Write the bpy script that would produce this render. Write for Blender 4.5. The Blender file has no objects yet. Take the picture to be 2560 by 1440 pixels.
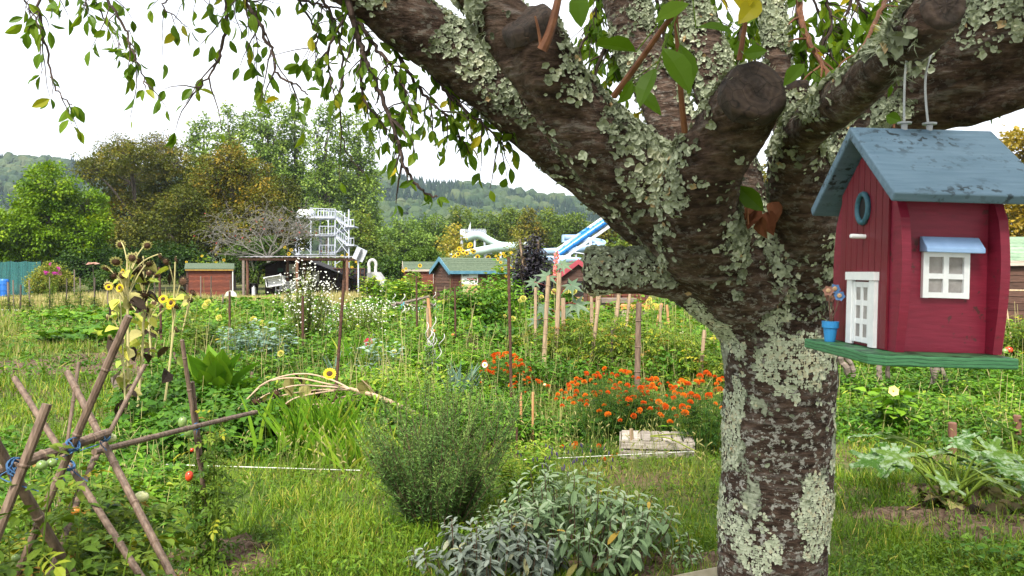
import bpy, bmesh, math, random
import numpy as np
from mathutils import Vector, Matrix, noise as mnoise

# ------------------------------------------------------------------ scene, camera, world, sun
scene = bpy.context.scene
COL = scene.collection
W_PX, H_PX, F_PX, HOR, CAMZ = 2560.0, 1440.0, 1991.0, 680.0, 1.60
cam_d = bpy.data.cameras.new("camera")
cam = bpy.data.objects.new("camera", cam_d)
COL.objects.link(cam)
cam.location = (0, 0, CAMZ)
cam.rotation_euler = (math.radians(90), 0, 0)
cam_d.sensor_width = 36.0
cam_d.lens = 36.0 * F_PX / W_PX
cam_d.shift_y = -(H_PX / 2 - HOR) / W_PX
cam_d.clip_start = 0.05
cam_d.clip_end = 5000
cam_d.dof.use_dof = True
cam_d.dof.focus_distance = 5.5
cam_d.dof.aperture_fstop = 26.0
scene.camera = cam

SUN_EL, SUN_AZ = math.radians(50), math.radians(196)   # azimuth clockwise from +Y: behind the camera, to the left
world = bpy.data.worlds.new("World")
scene.world = world
world.use_nodes = True
nt = world.node_tree
for n in list(nt.nodes): nt.nodes.remove(n)
out = nt.nodes.new('ShaderNodeOutputWorld')
bg = nt.nodes.new('ShaderNodeBackground'); bg.inputs['Strength'].default_value = 0.075
sky = nt.nodes.new('ShaderNodeTexSky'); sky.sky_type = 'NISHITA'; sky.sun_disc = False
sky.sun_elevation = SUN_EL; sky.sun_rotation = SUN_AZ
tc = nt.nodes.new('ShaderNodeTexCoord')
cn = nt.nodes.new('ShaderNodeTexNoise'); cn.inputs['Scale'].default_value = 2.2; cn.inputs['Detail'].default_value = 6
mp = nt.nodes.new('ShaderNodeMapping'); mp.inputs['Scale'].default_value = (1, 1, 2.5)
nt.links.new(tc.outputs['Generated'], mp.inputs[0]); nt.links.new(mp.outputs[0], cn.inputs['Vector'])
cr = nt.nodes.new('ShaderNodeValToRGB')
cr.color_ramp.elements[0].position = 0.30; cr.color_ramp.elements[0].color = (0.66, 0.66, 0.66, 1)
cr.color_ramp.elements[1].position = 0.62; cr.color_ramp.elements[1].color = (0.97, 0.97, 0.97, 1)
nt.links.new(cn.outputs[0], cr.inputs[0])
mx = nt.nodes.new('ShaderNodeMix'); mx.data_type = 'RGBA'
nt.links.new(cr.outputs[0], mx.inputs[0]); nt.links.new(sky.outputs[0], mx.inputs[6])
mx.inputs[7].default_value = (9.3, 9.45, 9.8, 1)
nt.links.new(mx.outputs[2], bg.inputs['Color']); nt.links.new(bg.outputs[0], out.inputs[0])

sun_d = bpy.data.lights.new("sun", 'SUN'); sun = bpy.data.objects.new("sun", sun_d); COL.objects.link(sun)
sun_d.energy = 3.6; sun_d.angle = math.radians(16); sun_d.color = (1.0, 0.95, 0.86)
sd = Vector((math.sin(SUN_AZ) * math.cos(SUN_EL), math.cos(SUN_AZ) * math.cos(SUN_EL), math.sin(SUN_EL)))
sun.rotation_euler = sd.to_track_quat('Z', 'Y').to_euler()
scene.view_settings.view_transform = 'Standard'; scene.view_settings.look = 'None'
scene.view_settings.exposure = 1.45; scene.view_settings.gamma = 1.0
scene.view_settings.use_curve_mapping = False
scene.cycles.use_denoising = True
scene.cycles.max_bounces = 8; scene.cycles.diffuse_bounces = 3; scene.cycles.glossy_bounces = 2
scene.cycles.transmission_bounces = 5; scene.cycles.transparent_max_bounces = 8
scene.cycles.caustics_reflective = False; scene.cycles.caustics_refractive = False
scene.cycles.use_adaptive_sampling = True; scene.cycles.adaptive_threshold = 0.015

# ------------------------------------------------------------------ helpers
RNG = np.random.default_rng(7)
random.seed(7)
def P(u, v, Y):                       # photograph pixel at a distance Y -> world point
    return np.array([(u - W_PX / 2) / F_PX * Y, Y, CAMZ - (v - HOR) / F_PX * Y])
def G(u, v):                          # photograph pixel -> point on the ground
    Y = CAMZ * F_PX / (v - HOR)
    return np.array([(u - W_PX / 2) / F_PX * Y, Y, 0.0])
def px(n, Y): return n / F_PX * Y     # n photograph pixels at distance Y in metres
R = math.radians

class MB:
    """collects vertices and faces of one mesh"""
    def __init__(s): s.V = []; s.F = []; s.T = []; s.M = []; s.n = 0
    def add(s, V, F, tint=0.5, mat=0):
        V = np.asarray(V, float).reshape(-1, 3)
        s.V.append(V)
        t = np.empty(len(V)); t[:] = tint; s.T.append(t)
        if isinstance(F, np.ndarray): Fs = [F]
        else:
            d = {}
            for f in F: d.setdefault(len(f), []).append(f)
            Fs = [np.array(x) for x in d.values()]
        for f in Fs:
            s.F.append(f + s.n); s.M.append(np.full(len(f), mat))
        s.n += len(V)
    def stamp(s, tpl, pos, Rm, scale=1.0, tint=0.5, mat=0):
        V, F = tpl
        N = len(pos)
        if N == 0: return
        sc = np.asarray(scale, float)
        if sc.ndim == 0: sc = np.full(N, float(sc))
        if sc.ndim == 1: VS = V[None] * sc[:, None, None]
        else: VS = V[None] * sc[:, None, :]
        A = np.einsum('nij,nvj->nvi', Rm, VS) + np.asarray(pos)[:, None, :]
        nv = len(V)
        t = np.asarray(tint, float)
        if t.ndim == 0: t = np.full(N, float(t))
        s.V.append(A.reshape(-1, 3)); s.T.append(np.repeat(t, nv))
        d = {}
        for f in F: d.setdefault(len(f), []).append(f)
        off = np.arange(N) * nv + s.n
        for k, x in d.items():
            x = np.array(x)
            FF = (x[None] + off[:, None, None]).reshape(-1, k)
            s.F.append(FF); s.M.append(np.full(len(FF), mat))
        s.n += N * nv
    def tube(s, pts, rad, sides=6, tint=0.5, mat=0, cap=True):
        p = np.asarray(pts, float); n = len(p)
        r = np.asarray(rad, float); r = np.full(n, float(r)) if r.ndim == 0 else r
        t = np.gradient(p, axis=0); t /= np.linalg.norm(t, axis=1)[:, None] + 1e-12
        ref = np.eye(3)[np.argmin(abs(t).max(0))] if abs(t).max(0).min() < .9 else np.array([.57, .58, .59])
        a = np.cross(t, ref); a /= np.linalg.norm(a, axis=1)[:, None] + 1e-9
        b = np.cross(t, a)
        th = np.arange(sides) / sides * 2 * np.pi
        ring = (np.cos(th)[None, :, None] * a[:, None, :] + np.sin(th)[None, :, None] * b[:, None, :]) * r[:, None, None]
        V = (p[:, None, :] + ring).reshape(-1, 3)
        i = np.arange(n - 1)[:, None] * sides; j = np.arange(sides)[None]; j2 = (j + 1) % sides
        F = np.stack([i + j, i + j2, i + sides + j2, i + sides + j], -1).reshape(-1, 4)
        Fl = [F]
        s.V.append(V); tt = np.empty(len(V)); tt[:] = tint; s.T.append(tt)
        s.F.append(F + s.n); s.M.append(np.full(len(F), mat))
        if cap:
            c = np.array([list(range(sides))[::-1], list(range((n - 1) * sides, n * sides))])
            s.F.append(c + s.n); s.M.append(np.full(2, mat))
        s.n += len(V)
    def box(s, lo, hi, tint=0.5, mat=0, M=None):
        x0, y0, z0 = lo; x1, y1, z1 = hi
        V = np.array([[x0, y0, z0], [x1, y0, z0], [x1, y1, z0], [x0, y1, z0], [x0, y0, z1], [x1, y0, z1], [x1, y1, z1], [x0, y1, z1]], float)
        if M is not None: V = V @ np.asarray(M)[:3, :3].T + np.asarray(M)[:3, 3]
        s.add(V, [[3, 2, 1, 0], [4, 5, 6, 7], [0, 1, 5, 4], [1, 2, 6, 5], [2, 3, 7, 6], [3, 0, 4, 7]], tint, mat)
    def beam(s, a, b, w, h=None, tint=0.5, mat=0, up=(0, 0, 1)):
        """square bar from a to b"""
        h = w if h is None else h
        a = np.asarray(a, float); b = np.asarray(b, float); d = b - a; L = np.linalg.norm(d); d = d / L
        u = np.asarray(up, float)
        if abs(d @ u) > 0.97: u = np.array([0, 1.0, 0])
        x = np.cross(d, u); x /= np.linalg.norm(x); z = np.cross(x, d)
        V = [];
        for e in (a, b):
            for (sx, sz) in ((-1, -1), (1, -1), (1, 1), (-1, 1)): V.append(e + x * w / 2 * sx + z * h / 2 * sz)
        s.add(V, [[0, 1, 2, 3], [7, 6, 5, 4], [0, 4, 5, 1], [1, 5, 6, 2], [2, 6, 7, 3], [3, 7, 4, 0]], tint, mat)
    def prism(s, poly, axis, lo, hi, tint=0.5, mat=0):
        """poly: 2-D outline in the plane across axis (axis 0: y,z  1: x,z  2: x,y)"""
        n = len(poly); V = []
        for e in (lo, hi):
            for (a, b) in poly:
                V.append([e, a, b] if axis == 0 else [a, e, b] if axis == 1 else [a, b, e])
        F = [list(range(n)), list(range(n, 2 * n))[::-1]]
        for i in range(n): F.append([i, i + n, (i + 1) % n + n, (i + 1) % n])
        s.add(V, F, tint, mat)
    def mesh(s, name, mats, origin=(0, 0, 0), smooth=False):
        me = bpy.data.meshes.new(name)
        V = np.concatenate(s.V) - np.asarray(origin, float)
        me.vertices.add(len(V)); me.vertices.foreach_set('co', V.astype(np.float32).ravel())
        tot = np.concatenate([np.full(len(f), f.shape[1]) for f in s.F])
        loops = np.concatenate([f.ravel() for f in s.F])
        me.loops.add(len(loops)); me.loops.foreach_set('vertex_index', loops.astype(np.int32))
        me.polygons.add(len(tot))
        st = np.concatenate([[0], np.cumsum(tot)[:-1]])
        me.polygons.foreach_set('loop_start', st.astype(np.int32))
        me.polygons.foreach_set('loop_total', tot.astype(np.int32))
        me.polygons.foreach_set('material_index', np.concatenate(s.M).astype(np.int32))
        me.polygons.foreach_set('use_smooth', np.full(len(tot), bool(smooth)))
        at = me.attributes.new('tint', 'FLOAT', 'POINT'); at.data.foreach_set('value', np.concatenate(s.T).astype(np.float32))
        for m in (mats if isinstance(mats, (list, tuple)) else [mats]): me.materials.append(m)
        me.update(calc_edges=True)
        return me

def rootloc(o):
    while o.parent: o = o.parent
    return np.array(o.location)
def part(name, mb, mats, parent=None, local=False, smooth=False, label=None):
    """link what mb holds as one mesh object; vertices given in world space unless local"""
    org = (0, 0, 0) if (parent is None or local) else rootloc(parent)
    o = bpy.data.objects.new(name, mb.mesh(name, mats, org, smooth))
    COL.objects.link(o)
    if parent: o.parent = parent
    if label: o['label'] = label
    return o
def thing(name, label, cat, loc=(0, 0, 0), group=None, rotz=0.0):
    o = bpy.data.objects.new(name, None); COL.objects.link(o)
    o.empty_display_size = 0.1
    o.location = tuple(loc); o.rotation_euler = (0, 0, rotz)
    o['label'] = label; o['category'] = cat
    if group: o['group'] = group
    return o
def single(name, mb, mats, label, cat, group=None, base=(0, 0, 0), smooth=False):
    """a thing that is one mesh, its origin at its base"""
    o = bpy.data.objects.new(name, mb.mesh(name, mats, base, smooth)); COL.objects.link(o)
    o.location = tuple(base); o['label'] = label; o['category'] = cat
    if group: o['group'] = group
    return o
def setting(name, mb, mats, kind='structure', smooth=False, label=None):
    o = bpy.data.objects.new(name, mb.mesh(name, mats, (0, 0, 0), smooth)); COL.objects.link(o)
    o['kind'] = kind
    if label: o['label'] = label
    return o

def rot_y_to(d, roll=None, normal=None):
    """frames (N,3,3): column 1 along d, column 2 close to normal (default up), rolled about d"""
    d = np.asarray(d, float).reshape(-1, 3); d = d / (np.linalg.norm(d, axis=1)[:, None] + 1e-9)
    N = len(d)
    up = np.tile([0, 0, 1.0], (N, 1)) if normal is None else np.asarray(normal, float).reshape(-1, 3) * np.ones((N, 1))
    x = np.cross(d, up); l = np.linalg.norm(x, axis=1)
    bad = l < 1e-3
    if bad.any(): x[bad] = np.cross(d[bad], np.array([0.31, 0.9, 0.1])); l = np.linalg.norm(x, axis=1)
    x /= l[:, None]; z = np.cross(x, d)
    if roll is not None:
        c, s = np.cos(roll)[:, None], np.sin(roll)[:, None]
        x, z = x * c + z * s, z * c - x * s
    return np.stack([x, d, z], -1)
def rot_z_to(nrm, spin=None):
    """frames: column 2 along nrm, spun about it"""
    nrm = np.asarray(nrm, float).reshape(-1, 3); N = len(nrm)
    nrm = nrm / (np.linalg.norm(nrm, axis=1)[:, None] + 1e-9)
    ref = np.tile([0.0, 1.0, 0.0], (N, 1)); bad = abs(nrm[:, 1]) > .95; ref[bad] = (1, 0, 0)
    x = np.cross(ref, nrm); x /= np.linalg.norm(x, axis=1)[:, None]
    y = np.cross(nrm, x)
    if spin is not None:
        c, s = np.cos(spin)[:, None], np.sin(spin)[:, None]
        x, y = x * c + y * s, y * c - x * s
    return np.stack([x, y, nrm], -1)
def rnd_dirs(n, rng=RNG):
    v = rng.normal(size=(n, 3)); return v / np.linalg.norm(v, axis=1)[:, None]

# ------------------------------------------------------------------ leaf and petal shapes (length 1 along +Y, face +Z)
def leaf_tpl(prof, fold=0.12, droop=0.25, wave=0.0):
    """prof: [(t, half width)], first and last are points"""
    V = []; F = []; rows = []
    for k, (t, w) in enumerate(prof):
        z = -droop * t * t
        if w <= 1e-6: rows.append([len(V)]); V.append([0, t, z])
        else:
            dz = wave * (1 if k % 2 else -1)
            rows.append([len(V), len(V) + 1, len(V) + 2]); V += [[-w, t, z + fold * w * 2 + dz], [0, t, z], [w, t, z + fold * w * 2 - dz]]
    for a, b in zip(rows, rows[1:]):
        if len(a) == 1 and len(b) == 3: F += [[a[0], b[1], b[0]], [a[0], b[2], b[1]]]
        elif len(a) == 3 and len(b) == 3: F += [[a[0], a[1], b[1], b[0]], [a[1], a[2], b[2], b[1]]]
        elif len(a) == 3: F += [[a[0], a[1], b[0]], [a[1], a[2], b[0]]]
    return np.array(V, float), F
LEAF_OVAL = leaf_tpl([(0, 0), (.28, .21), (.6, .24), (1, 0)], .15, .2)
LEAF_FINE = leaf_tpl([(0, 0), (.12, .1), (.35, .23), (.6, .25), (.85, .13), (1, 0)], .18, .25)
LEAF_LONG = leaf_tpl([(0, 0), (.15, .07), (.5, .13), (.8, .09), (1, 0)], .2, .35)
LEAF_HEART = leaf_tpl([(0, 0), (.08, .3), (.35, .42), (.65, .3), (1, 0)], .1, .3, .03)
LEAF_NEEDLE = leaf_tpl([(0, 0), (.5, .07), (1, 0)], 0, -.12)
LEAF_SAGE = leaf_tpl([(0, 0), (.18, .03), (.3, .10), (.6, .152), (.87, .105), (1, 0)], .22, .4)
DIAMOND = (np.array([[0, 0, 0], [-.36, .45, .1], [0, 1, -.12], [.36, .5, .1]], float), [[0, 3, 2, 1]])
BLADE = leaf_tpl([(0, .5), (.5, .38), (1, 0)], 0, 0)
def lobed_tpl(lobes=5, depth=.5, n=30, start=.0, cup=.15, seed=1, teeth=.06):
    """palmate leaf, stalk at the origin, reaching 1 along +Y"""
    r = random.Random(seed); V = [[0, 0, 0]]; F = []
    for i in range(n + 1):
        a = -math.pi * .92 + i / n * math.pi * 1.84
        f = i / n * lobes
        k = 1 - depth * (.5 - .5 * math.cos(2 * math.pi * (f - .5 + .5)) if False else abs(math.cos(math.pi * f)) ** .8)
        main = .62 + .38 * math.cos(a * .5) ** 1.5
        rr = main * k * (1 + teeth * (1 if i % 2 else -1)) * (1 + r.uniform(-.06, .06))
        V.append([rr * math.sin(a), rr * math.cos(a), cup * rr * rr * (1 if i % 2 else .6) - .25 * rr * rr])
    for i in range(1, n + 1): F.append([0, i + 1, i])
    return np.array(V, float), F
LEAF_LOBED = lobed_tpl(5, .45, 30, seed=2)
LEAF_SQUASH = lobed_tpl(5, .62, 40, seed=4, teeth=.14, cup=.3)
LEAF_CASTOR = lobed_tpl(7, .55, 42, seed=5, teeth=.05, cup=.1)
def flower_tpl(n=10, L=1.0, w=.22, inner=.2, up=.25, rows=1):
    V = []; F = []
    for q in range(rows):
        for i in range(n):
            a = 2 * math.pi * (i + .5 * q) / n; c, s = math.cos(a), math.sin(a); k = 1 - .3 * q
            pts = [(inner, -w * .35, 0), (inner + (L * k - inner) * .55, -w * k, up * .7), (L * k, 0, up * (1 + .8 * q)), (inner + (L * k - inner) * .55, w * k, up * .7)]
            b = len(V); V += [[c * x - s * y, s * x + c * y, z + .12 * q] for (x, y, z) in pts]; F.append([b, b + 1, b + 2, b + 3])
    return np.array(V, float), F
def disk_tpl(n=10, r=1, h=.3):
    V = [[0, 0, h]] + [[r * math.cos(2 * math.pi * i / n), r * math.sin(2 * math.pi * i / n), 0] for i in range(n)]
    return np.array(V, float), [[0, 1 + i, 1 + (i + 1) % n] for i in range(n)]
def pompon_tpl(n=60, seed=3, w=.2, hemi=-.2):
    r = np.random.default_rng(seed); V = []; F = []
    for i in range(n):
        z = hemi + (1 - hemi) * (i + .5) / n; a = i * 2.39996; q = math.sqrt(max(0, 1 - z * z))
        d = np.array([q * math.cos(a), q * math.sin(a), z]); x = np.cross(d, [0, 0, 1]); x = x / (np.linalg.norm(x) + 1e-6); y = np.cross(x, d)
        rr = 1 + r.uniform(-.12, .1); b = len(V)
        V += [d * rr * .6 - y * w * .5, d * rr + x * w, d * rr * 1.08 + y * w * .8 * (1 - .5 * z), d * rr - x * w]; F.append([b, b + 1, b + 2, b + 3])
    return np.array(V, float), F
def ico(sub=1, jitter=0.0, seed=0):
    bm = bmesh.new(); bmesh.ops.create_icosphere(bm, subdivisions=sub, radius=1)
    V = np.array([v.co[:] for v in bm.verts]); F = [[v.index for v in f.verts] for f in bm.faces]; bm.free()
    if jitter:
        off = np.array([mnoise.noise(Vector(v * 1.9 + seed * 7.3)) + .5 * mnoise.noise(Vector(v * 4.5 + seed * 3.1)) for v in V])
        V = V * (1 + jitter * off)[:, None]
    return V, F
BALL = ico(2)

# ------------------------------------------------------------------ materials
def newmat(name):
    m = bpy.data.materials.new(name); m.use_nodes = True
    t = m.node_tree; b = t.nodes['Principled BSDF']
    return m, t, b
def ramp(t, stops, src):
    c = t.nodes.new('ShaderNodeValToRGB'); e = c.color_ramp.elements
    while len(e) < len(stops): e.new(.5)
    for k, (p, col) in enumerate(stops):
        e[k].position = p; e[k].color = (*col, 1)
    t.links.new(src, c.inputs[0]); return c.outputs[0]
def noise_node(t, scale, detail=4, stretch=(1, 1, 1), rough=.55, coord='Object'):
    tc = t.nodes.new('ShaderNodeTexCoord'); mp = t.nodes.new('ShaderNodeMapping'); mp.inputs['Scale'].default_value = stretch
    n = t.nodes.new('ShaderNodeTexNoise'); n.inputs['Scale'].default_value = scale; n.inputs['Detail'].default_value = detail; n.inputs['Roughness'].default_value = rough
    t.links.new(tc.outputs[coord], mp.inputs[0]); t.links.new(mp.outputs[0], n.inputs['Vector'])
    return n.outputs[0]
def bump(t, b, src, strength=.3, dist=.01):
    n = t.nodes.new('ShaderNodeBump'); n.inputs['Strength'].default_value = strength; n.inputs['Distance'].default_value = dist
    t.links.new(src, n.inputs['Height']); t.links.new(n.outputs[0], b.inputs['Normal']); return n
def mixcol(t, fac, a, b, mode='MIX'):
    m = t.nodes.new('ShaderNodeMix'); m.data_type = 'RGBA'; m.blend_type = mode
    for v, i in ((fac, 0), (a, 6), (b, 7)):
        if isinstance(v, (int, float)): m.inputs[i].default_value = v
        elif isinstance(v, tuple): m.inputs[i].default_value = (*v, 1)
        else: t.links.new(v, m.inputs[i])
    return m.outputs[2]
def leafmat(name, stops, transl=.35, rough=.5, spec=.35, patch=None):
    """foliage: colour from each leaf's own tint, light shining through"""
    m, t, b = newmat(name)
    if all(c[1] > 1.9 * c[2] and c[1] > 1.05 * c[0] for _, c in stops[:2]):        # leaf greens are strongly coloured and not shiny
        stops = [(p, (c[0] * 1.03, c[1] * 1.05, c[2] * .56)) for p, c in stops]; spec = min(spec, .16); transl *= .8
    a = t.nodes.new('ShaderNodeAttribute'); a.attribute_name = 'tint'
    col = ramp(t, stops, a.outputs['Fac'])
    if patch:
        n = noise_node(t, patch[0], 3)
        f = ramp(t, [(.45, (0, 0, 0)), (.62, (1, 1, 1))], n)
        col = mixcol(t, f, col, patch[1])
    t.links.new(col, b.inputs['Base Color'])
    b.inputs['Roughness'].default_value = rough; b.inputs['Specular IOR Level'].default_value = spec
    tr = t.nodes.new('ShaderNodeBsdfTranslucent')
    tcol = mixcol(t, 1.0, col, (1.0, 1.0, .45), 'MULTIPLY')
    t.links.new(tcol, tr.inputs[0])
    mx = t.nodes.new('ShaderNodeMixShader'); mx.inputs[0].default_value = transl
    t.links.new(b.outputs[0], mx.inputs[1]); t.links.new(tr.outputs[0], mx.inputs[2])
    t.links.new(mx.outputs[0], t.nodes['Material Output'].inputs[0])
    return m
def surf(name, c0, c1, scale=8, stretch=(1, 1, 1), rough=.7, bmp=.2, dist=.01, detail=5, spec=.3, lo=.35, hi=.65, metal=0, tintmix=0):
    """painted, wooden, stone ... surface: two tones of noise and a little relief"""
    m, t, b = newmat(name)
    n = noise_node(t, scale, detail, stretch)
    col = ramp(t, [(lo, c0), (hi, c1)], n)
    if tintmix:
        a = t.nodes.new('ShaderNodeAttribute'); a.attribute_name = 'tint'
        k = ramp(t, [(0, (1 - tintmix,) * 3), (1, (1 + tintmix,) * 3)], a.outputs['Fac'])
        col = mixcol(t, 1.0, col, k, 'MULTIPLY')
    t.links.new(col, b.inputs['Base Color'])
    b.inputs['Roughness'].default_value = rough; b.inputs['Specular IOR Level'].default_value = spec; b.inputs['Metallic'].default_value = metal
    if bmp: bump(t, b, n, bmp, dist)
    return m
def tintmat(name, stops, rough=.6, spec=.3, transl=0.0):
    return leafmat(name, stops, transl, rough, spec)
# ------------------------------------------------------------------ the setting: ground, bare soil, hills, forest, grass
def gz(x, y):
    f = np.clip((40 - y) / 20, 0, 1)
    return f * (.022 * np.sin(x * 1.7 + .6 * y) + .018 * np.sin(y * 1.31 - x * .8) + .012 * np.sin(3.1 * x + 2.3 * y))
def build_ground():
    ys = np.concatenate([np.linspace(-6, 30, 150), np.geomspace(30.5, 1600, 40)])
    xs = np.concatenate([-np.geomspace(12.3, 1800, 30)[::-1], np.linspace(-12, 12, 101), np.geomspace(12.3, 1800, 30)])
    X, Y = np.meshgrid(xs, ys); Z = gz(X, Y)
    V = np.stack([X, Y, Z], -1).reshape(-1, 3); nx = len(xs)
    i = np.arange(len(ys) - 1)[:, None] * nx; j = np.arange(nx - 1)[None]
    F = np.stack([i + j, i + j + 1, i + nx + j + 1, i + nx + j], -1).reshape(-1, 4)
    m, t, b = newmat('meadow_soil')
    n1 = noise_node(t, .9, 6); n2 = noise_node(t, 14, 6); n3 = noise_node(t, .13, 3)
    g = ramp(t, [(.35, (.030, .050, .012)), (.65, (.085, .125, .026))], n2)
    s = ramp(t, [(.3, (.05, .032, .02)), (.7, (.15, .10, .06))], n2)
    f = ramp(t, [(.47, (0, 0, 0)), (.62, (1, 1, 1))], n1)
    c = mixcol(t, f, g, s)
    st = ramp(t, [(.5, (0, 0, 0)), (.64, (.6, .6, .6))], n3)
    c = mixcol(t, st, c, (.20, .18, .07))
    t.links.new(c, b.inputs['Base Color']); b.inputs['Roughness'].default_value = .95; b.inputs['Specular IOR Level'].default_value = .1
    bump(t, b, n2, .8, .03)
    mb = MB(); mb.add(V, F); setting('ground', mb, m, smooth=True)
build_ground()

SOIL = surf('bare_soil', (.045, .026, .017), (.17, .115, .08), 22, rough=.95, bmp=.9, dist=.03, spec=.1)
def soil_patch(cx, cy, rx, ry, seed):
    r = np.random.default_rng(seed); n = 40; nr = 7; V = [[cx, cy, float(gz(cx, cy)) + .035]]; F = []
    w = [1 + .22 * math.sin(3 * a + seed) + .15 * math.sin(5 * a + 2 * seed) + r.uniform(-.08, .08) for a in np.arange(n) / n * 2 * np.pi]
    for k in range(1, nr + 1):
        for i in range(n):
            a = 2 * math.pi * i / n; q = k / nr * w[i]; x, y = cx + rx * q * math.cos(a), cy + ry * q * math.sin(a)
            V.append([x, y, float(gz(x, y)) + (.004 if k == nr else .012 + r.uniform(0, .045))])
    for i in range(n): F.append([0, 1 + i, 1 + (i + 1) % n])
    for k in range(nr - 1):
        for i in range(n): a = 1 + k * n; F.append([a + i, a + n + i, a + n + (i + 1) % n, a + (i + 1) % n])
    mb = MB(); mb.add(V, F); setting('soil_patch', mb, SOIL, smooth=True)
SOILS = [(-6.9, 13.6, 2.6, 2.0), (-1.75, 4.35, .5, .28), (-9.4, 20, 3, 1.6), (.85, 4.35, .55, .22), (2.85, 5.0, .55, .35), (-1.95, 7.3, .5, .3), (-3.6, 17.5, 1.1, .8), (-1.2, 14.5, .8, .5), (-2.6, 22, 1.6, 1.0), (.2, 16.5, .7, .5), (1.0, 9.6, .5, .25), (3.2, 5.6, .5, .3)]
for k, q in enumerate(SOILS): soil_patch(*q, k + 3)

# hills: a wooded ridge that falls to the right, crest about 900 m away
SKY_U = [-900, -300, 0, 180, 400, 700, 900, 960, 1100, 1200, 1300, 1400, 1500, 1700, 2000, 2560, 3600]
SKY_V = [380, 386, 393, 405, 428, 434, 437, 439, 457, 467, 483, 497, 514, 542, 575, 600, 610]
def hill_pt(u, s):
    u = np.asarray(u, float); s = np.asarray(s, float)
    top = np.interp(u, SKY_U, SKY_V) + 3
    Y = 340 + 560 * s
    e = (HOR - top) * np.where(s <= 1, (s ** .75), 1 - (s - 1) * 1.2)
    e = e + 6 * np.sin(u * .011 + s * 4) * np.clip(s * (1 - s), 0, 1) * 2
    return np.stack([(u - 1280) / F_PX * Y, Y, e / F_PX * Y], -1)
def build_hills():
    us = np.linspace(-900, 3600, 160); ss = np.linspace(-.03, 1.5, 46)
    U, S = np.meshgrid(us, np.maximum(ss, 0)); V = hill_pt(U, S).reshape(-1, 3); V[:len(us), 2] -= 3
    nx = len(us); i = np.arange(len(ss) - 1)[:, None] * nx; j = np.arange(nx - 1)[None]
    F = np.stack([i + j, i + j + 1, i + nx + j + 1, i + nx + j], -1).reshape(-1, 4)
    mb = MB(); mb.add(V, F)
    setting('hills', mb, surf('hill_scrub', (.02, .035, .014), (.045, .07, .025), .02, rough=.95, bmp=0), smooth=True)
    r = np.random.default_rng(11)
    FOR = tintmat('hill_forest', [(0, (.010, .024, .018)), (.35, (.024, .046, .022)), (.7, (.050, .076, .032)), (1, (.085, .10, .045))], .9, .1)
    mb = MB()
    N = 6800
    u = r.uniform(-500, 2300, N); s = r.uniform(.12, 1.0, N) ** .9
    s[:900] = r.uniform(.95, 1.03, 900)                       # a close row along the crest
    p = hill_pt(u, s)
    nv = np.array([mnoise.noise(Vector((a * .006, b * 5, 1.0))) for a, b in zip(u, s)])
    nv2 = np.array([mnoise.noise(Vector((a * .012, b * 9, 5.0))) for a, b in zip(u, s)])
    con = (nv > .16) | ((u > 890) & (u < 1090) & (s > .75) & (nv > -.25)) | (u < 250) & (nv > -.05)
    tint = np.clip(.56 + nv2 * .4 + r.normal(0, .13, N), .18, 1); tint[con] = np.clip(r.normal(.12, .1, con.sum()), 0, .3)
    size = r.uniform(3.6, 6.6, N)
    tpls = [ico(2, .42, k) for k in range(5)]
    which = r.integers(0, 5, N)
    for k in range(5):
        q = (which == k) & ~con
        Rm = rot_z_to(np.tile([0, 0, 1.], (q.sum(), 1)), r.uniform(0, 6.28, q.sum()))
        mb.stamp(tpls[k], p[q] + [0, 0, 2.5], Rm, np.stack([size[q], size[q], size[q] * r.uniform(.8, 1.25, q.sum())], -1), tint[q])
    # conifers: ragged cones
    V = [[0, 0, 1]]; F = []
    for L in range(4):
        for i in range(9):
            a = 2 * math.pi * (i + .5 * L) / 9; rr = (.1 + .24 * L) * (1.15 if i % 2 else .8); V.append([rr * math.cos(a), rr * math.sin(a), .72 - .26 * L - (.1 if i % 2 else 0)])
    for i in range(9): F.append([0, 1 + i, 1 + (i + 1) % 9])
    for L in range(3):
        for i in range(9): a = 1 + 9 * L; F.append([a + i, a + 9 + i, a + 9 + (i + 1) % 9, a + (i + 1) % 9])
    q = con; Rm = rot_z_to(np.tile([0, 0, 1.], (q.sum(), 1)), r.uniform(0, 6.28, q.sum()))
    mb.stamp((np.array(V), F), p[q] + [0, 0, 1.5], Rm, np.stack([size[q] * .62, size[q] * .62, size[q] * r.uniform(1.3, 1.9, q.sum())], -1), tint[q])
    setting('forest', mb, FOR, 'stuff', smooth=False, label='mixed broadleaf and conifer forest covering the far hillside')
build_hills()

# ------------------------------------------------------------------ grass and low weeds
GRASS = leafmat('grass_blades', [(0, (.030, .070, .008)), (.45, (.095, .180, .018)), (.75, (.19, .27, .035)), (.9, (.32, .29, .09)), (1, (.42, .34, .15))], .4, .45, .3)
WEED = leafmat('weed_leaves', [(0, (.030, .075, .010)), (.5, (.085, .165, .022)), (.85, (.17, .25, .035)), (1, (.26, .27, .06))], .35, .45, .35)
STRAW = leafmat('dry_grass', [(0, (.18, .20, .05)), (.4, (.36, .32, .12)), (1, (.58, .47, .25))], .3, .7, .15)
def screen_ground(n, u0, u1, v0, v1, r):
    u = r.uniform(u0, u1, n); v = r.uniform(v0, v1, n); Y = CAMZ * F_PX / (v - HOR)
    return np.stack([(u - 1280) / F_PX * Y, Y, np.zeros(n)], -1)
def soil_keep(p, r, k=.26):
    keep = np.ones(len(p), bool)
    for (cx, cy, rx, ry) in SOILS:
        d = ((p[:, 0] - cx) / rx) ** 2 + ((p[:, 1] - cy) / ry) ** 2
        keep &= (d > 1.0) | (r.random(len(p)) < k)
    return keep
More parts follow.
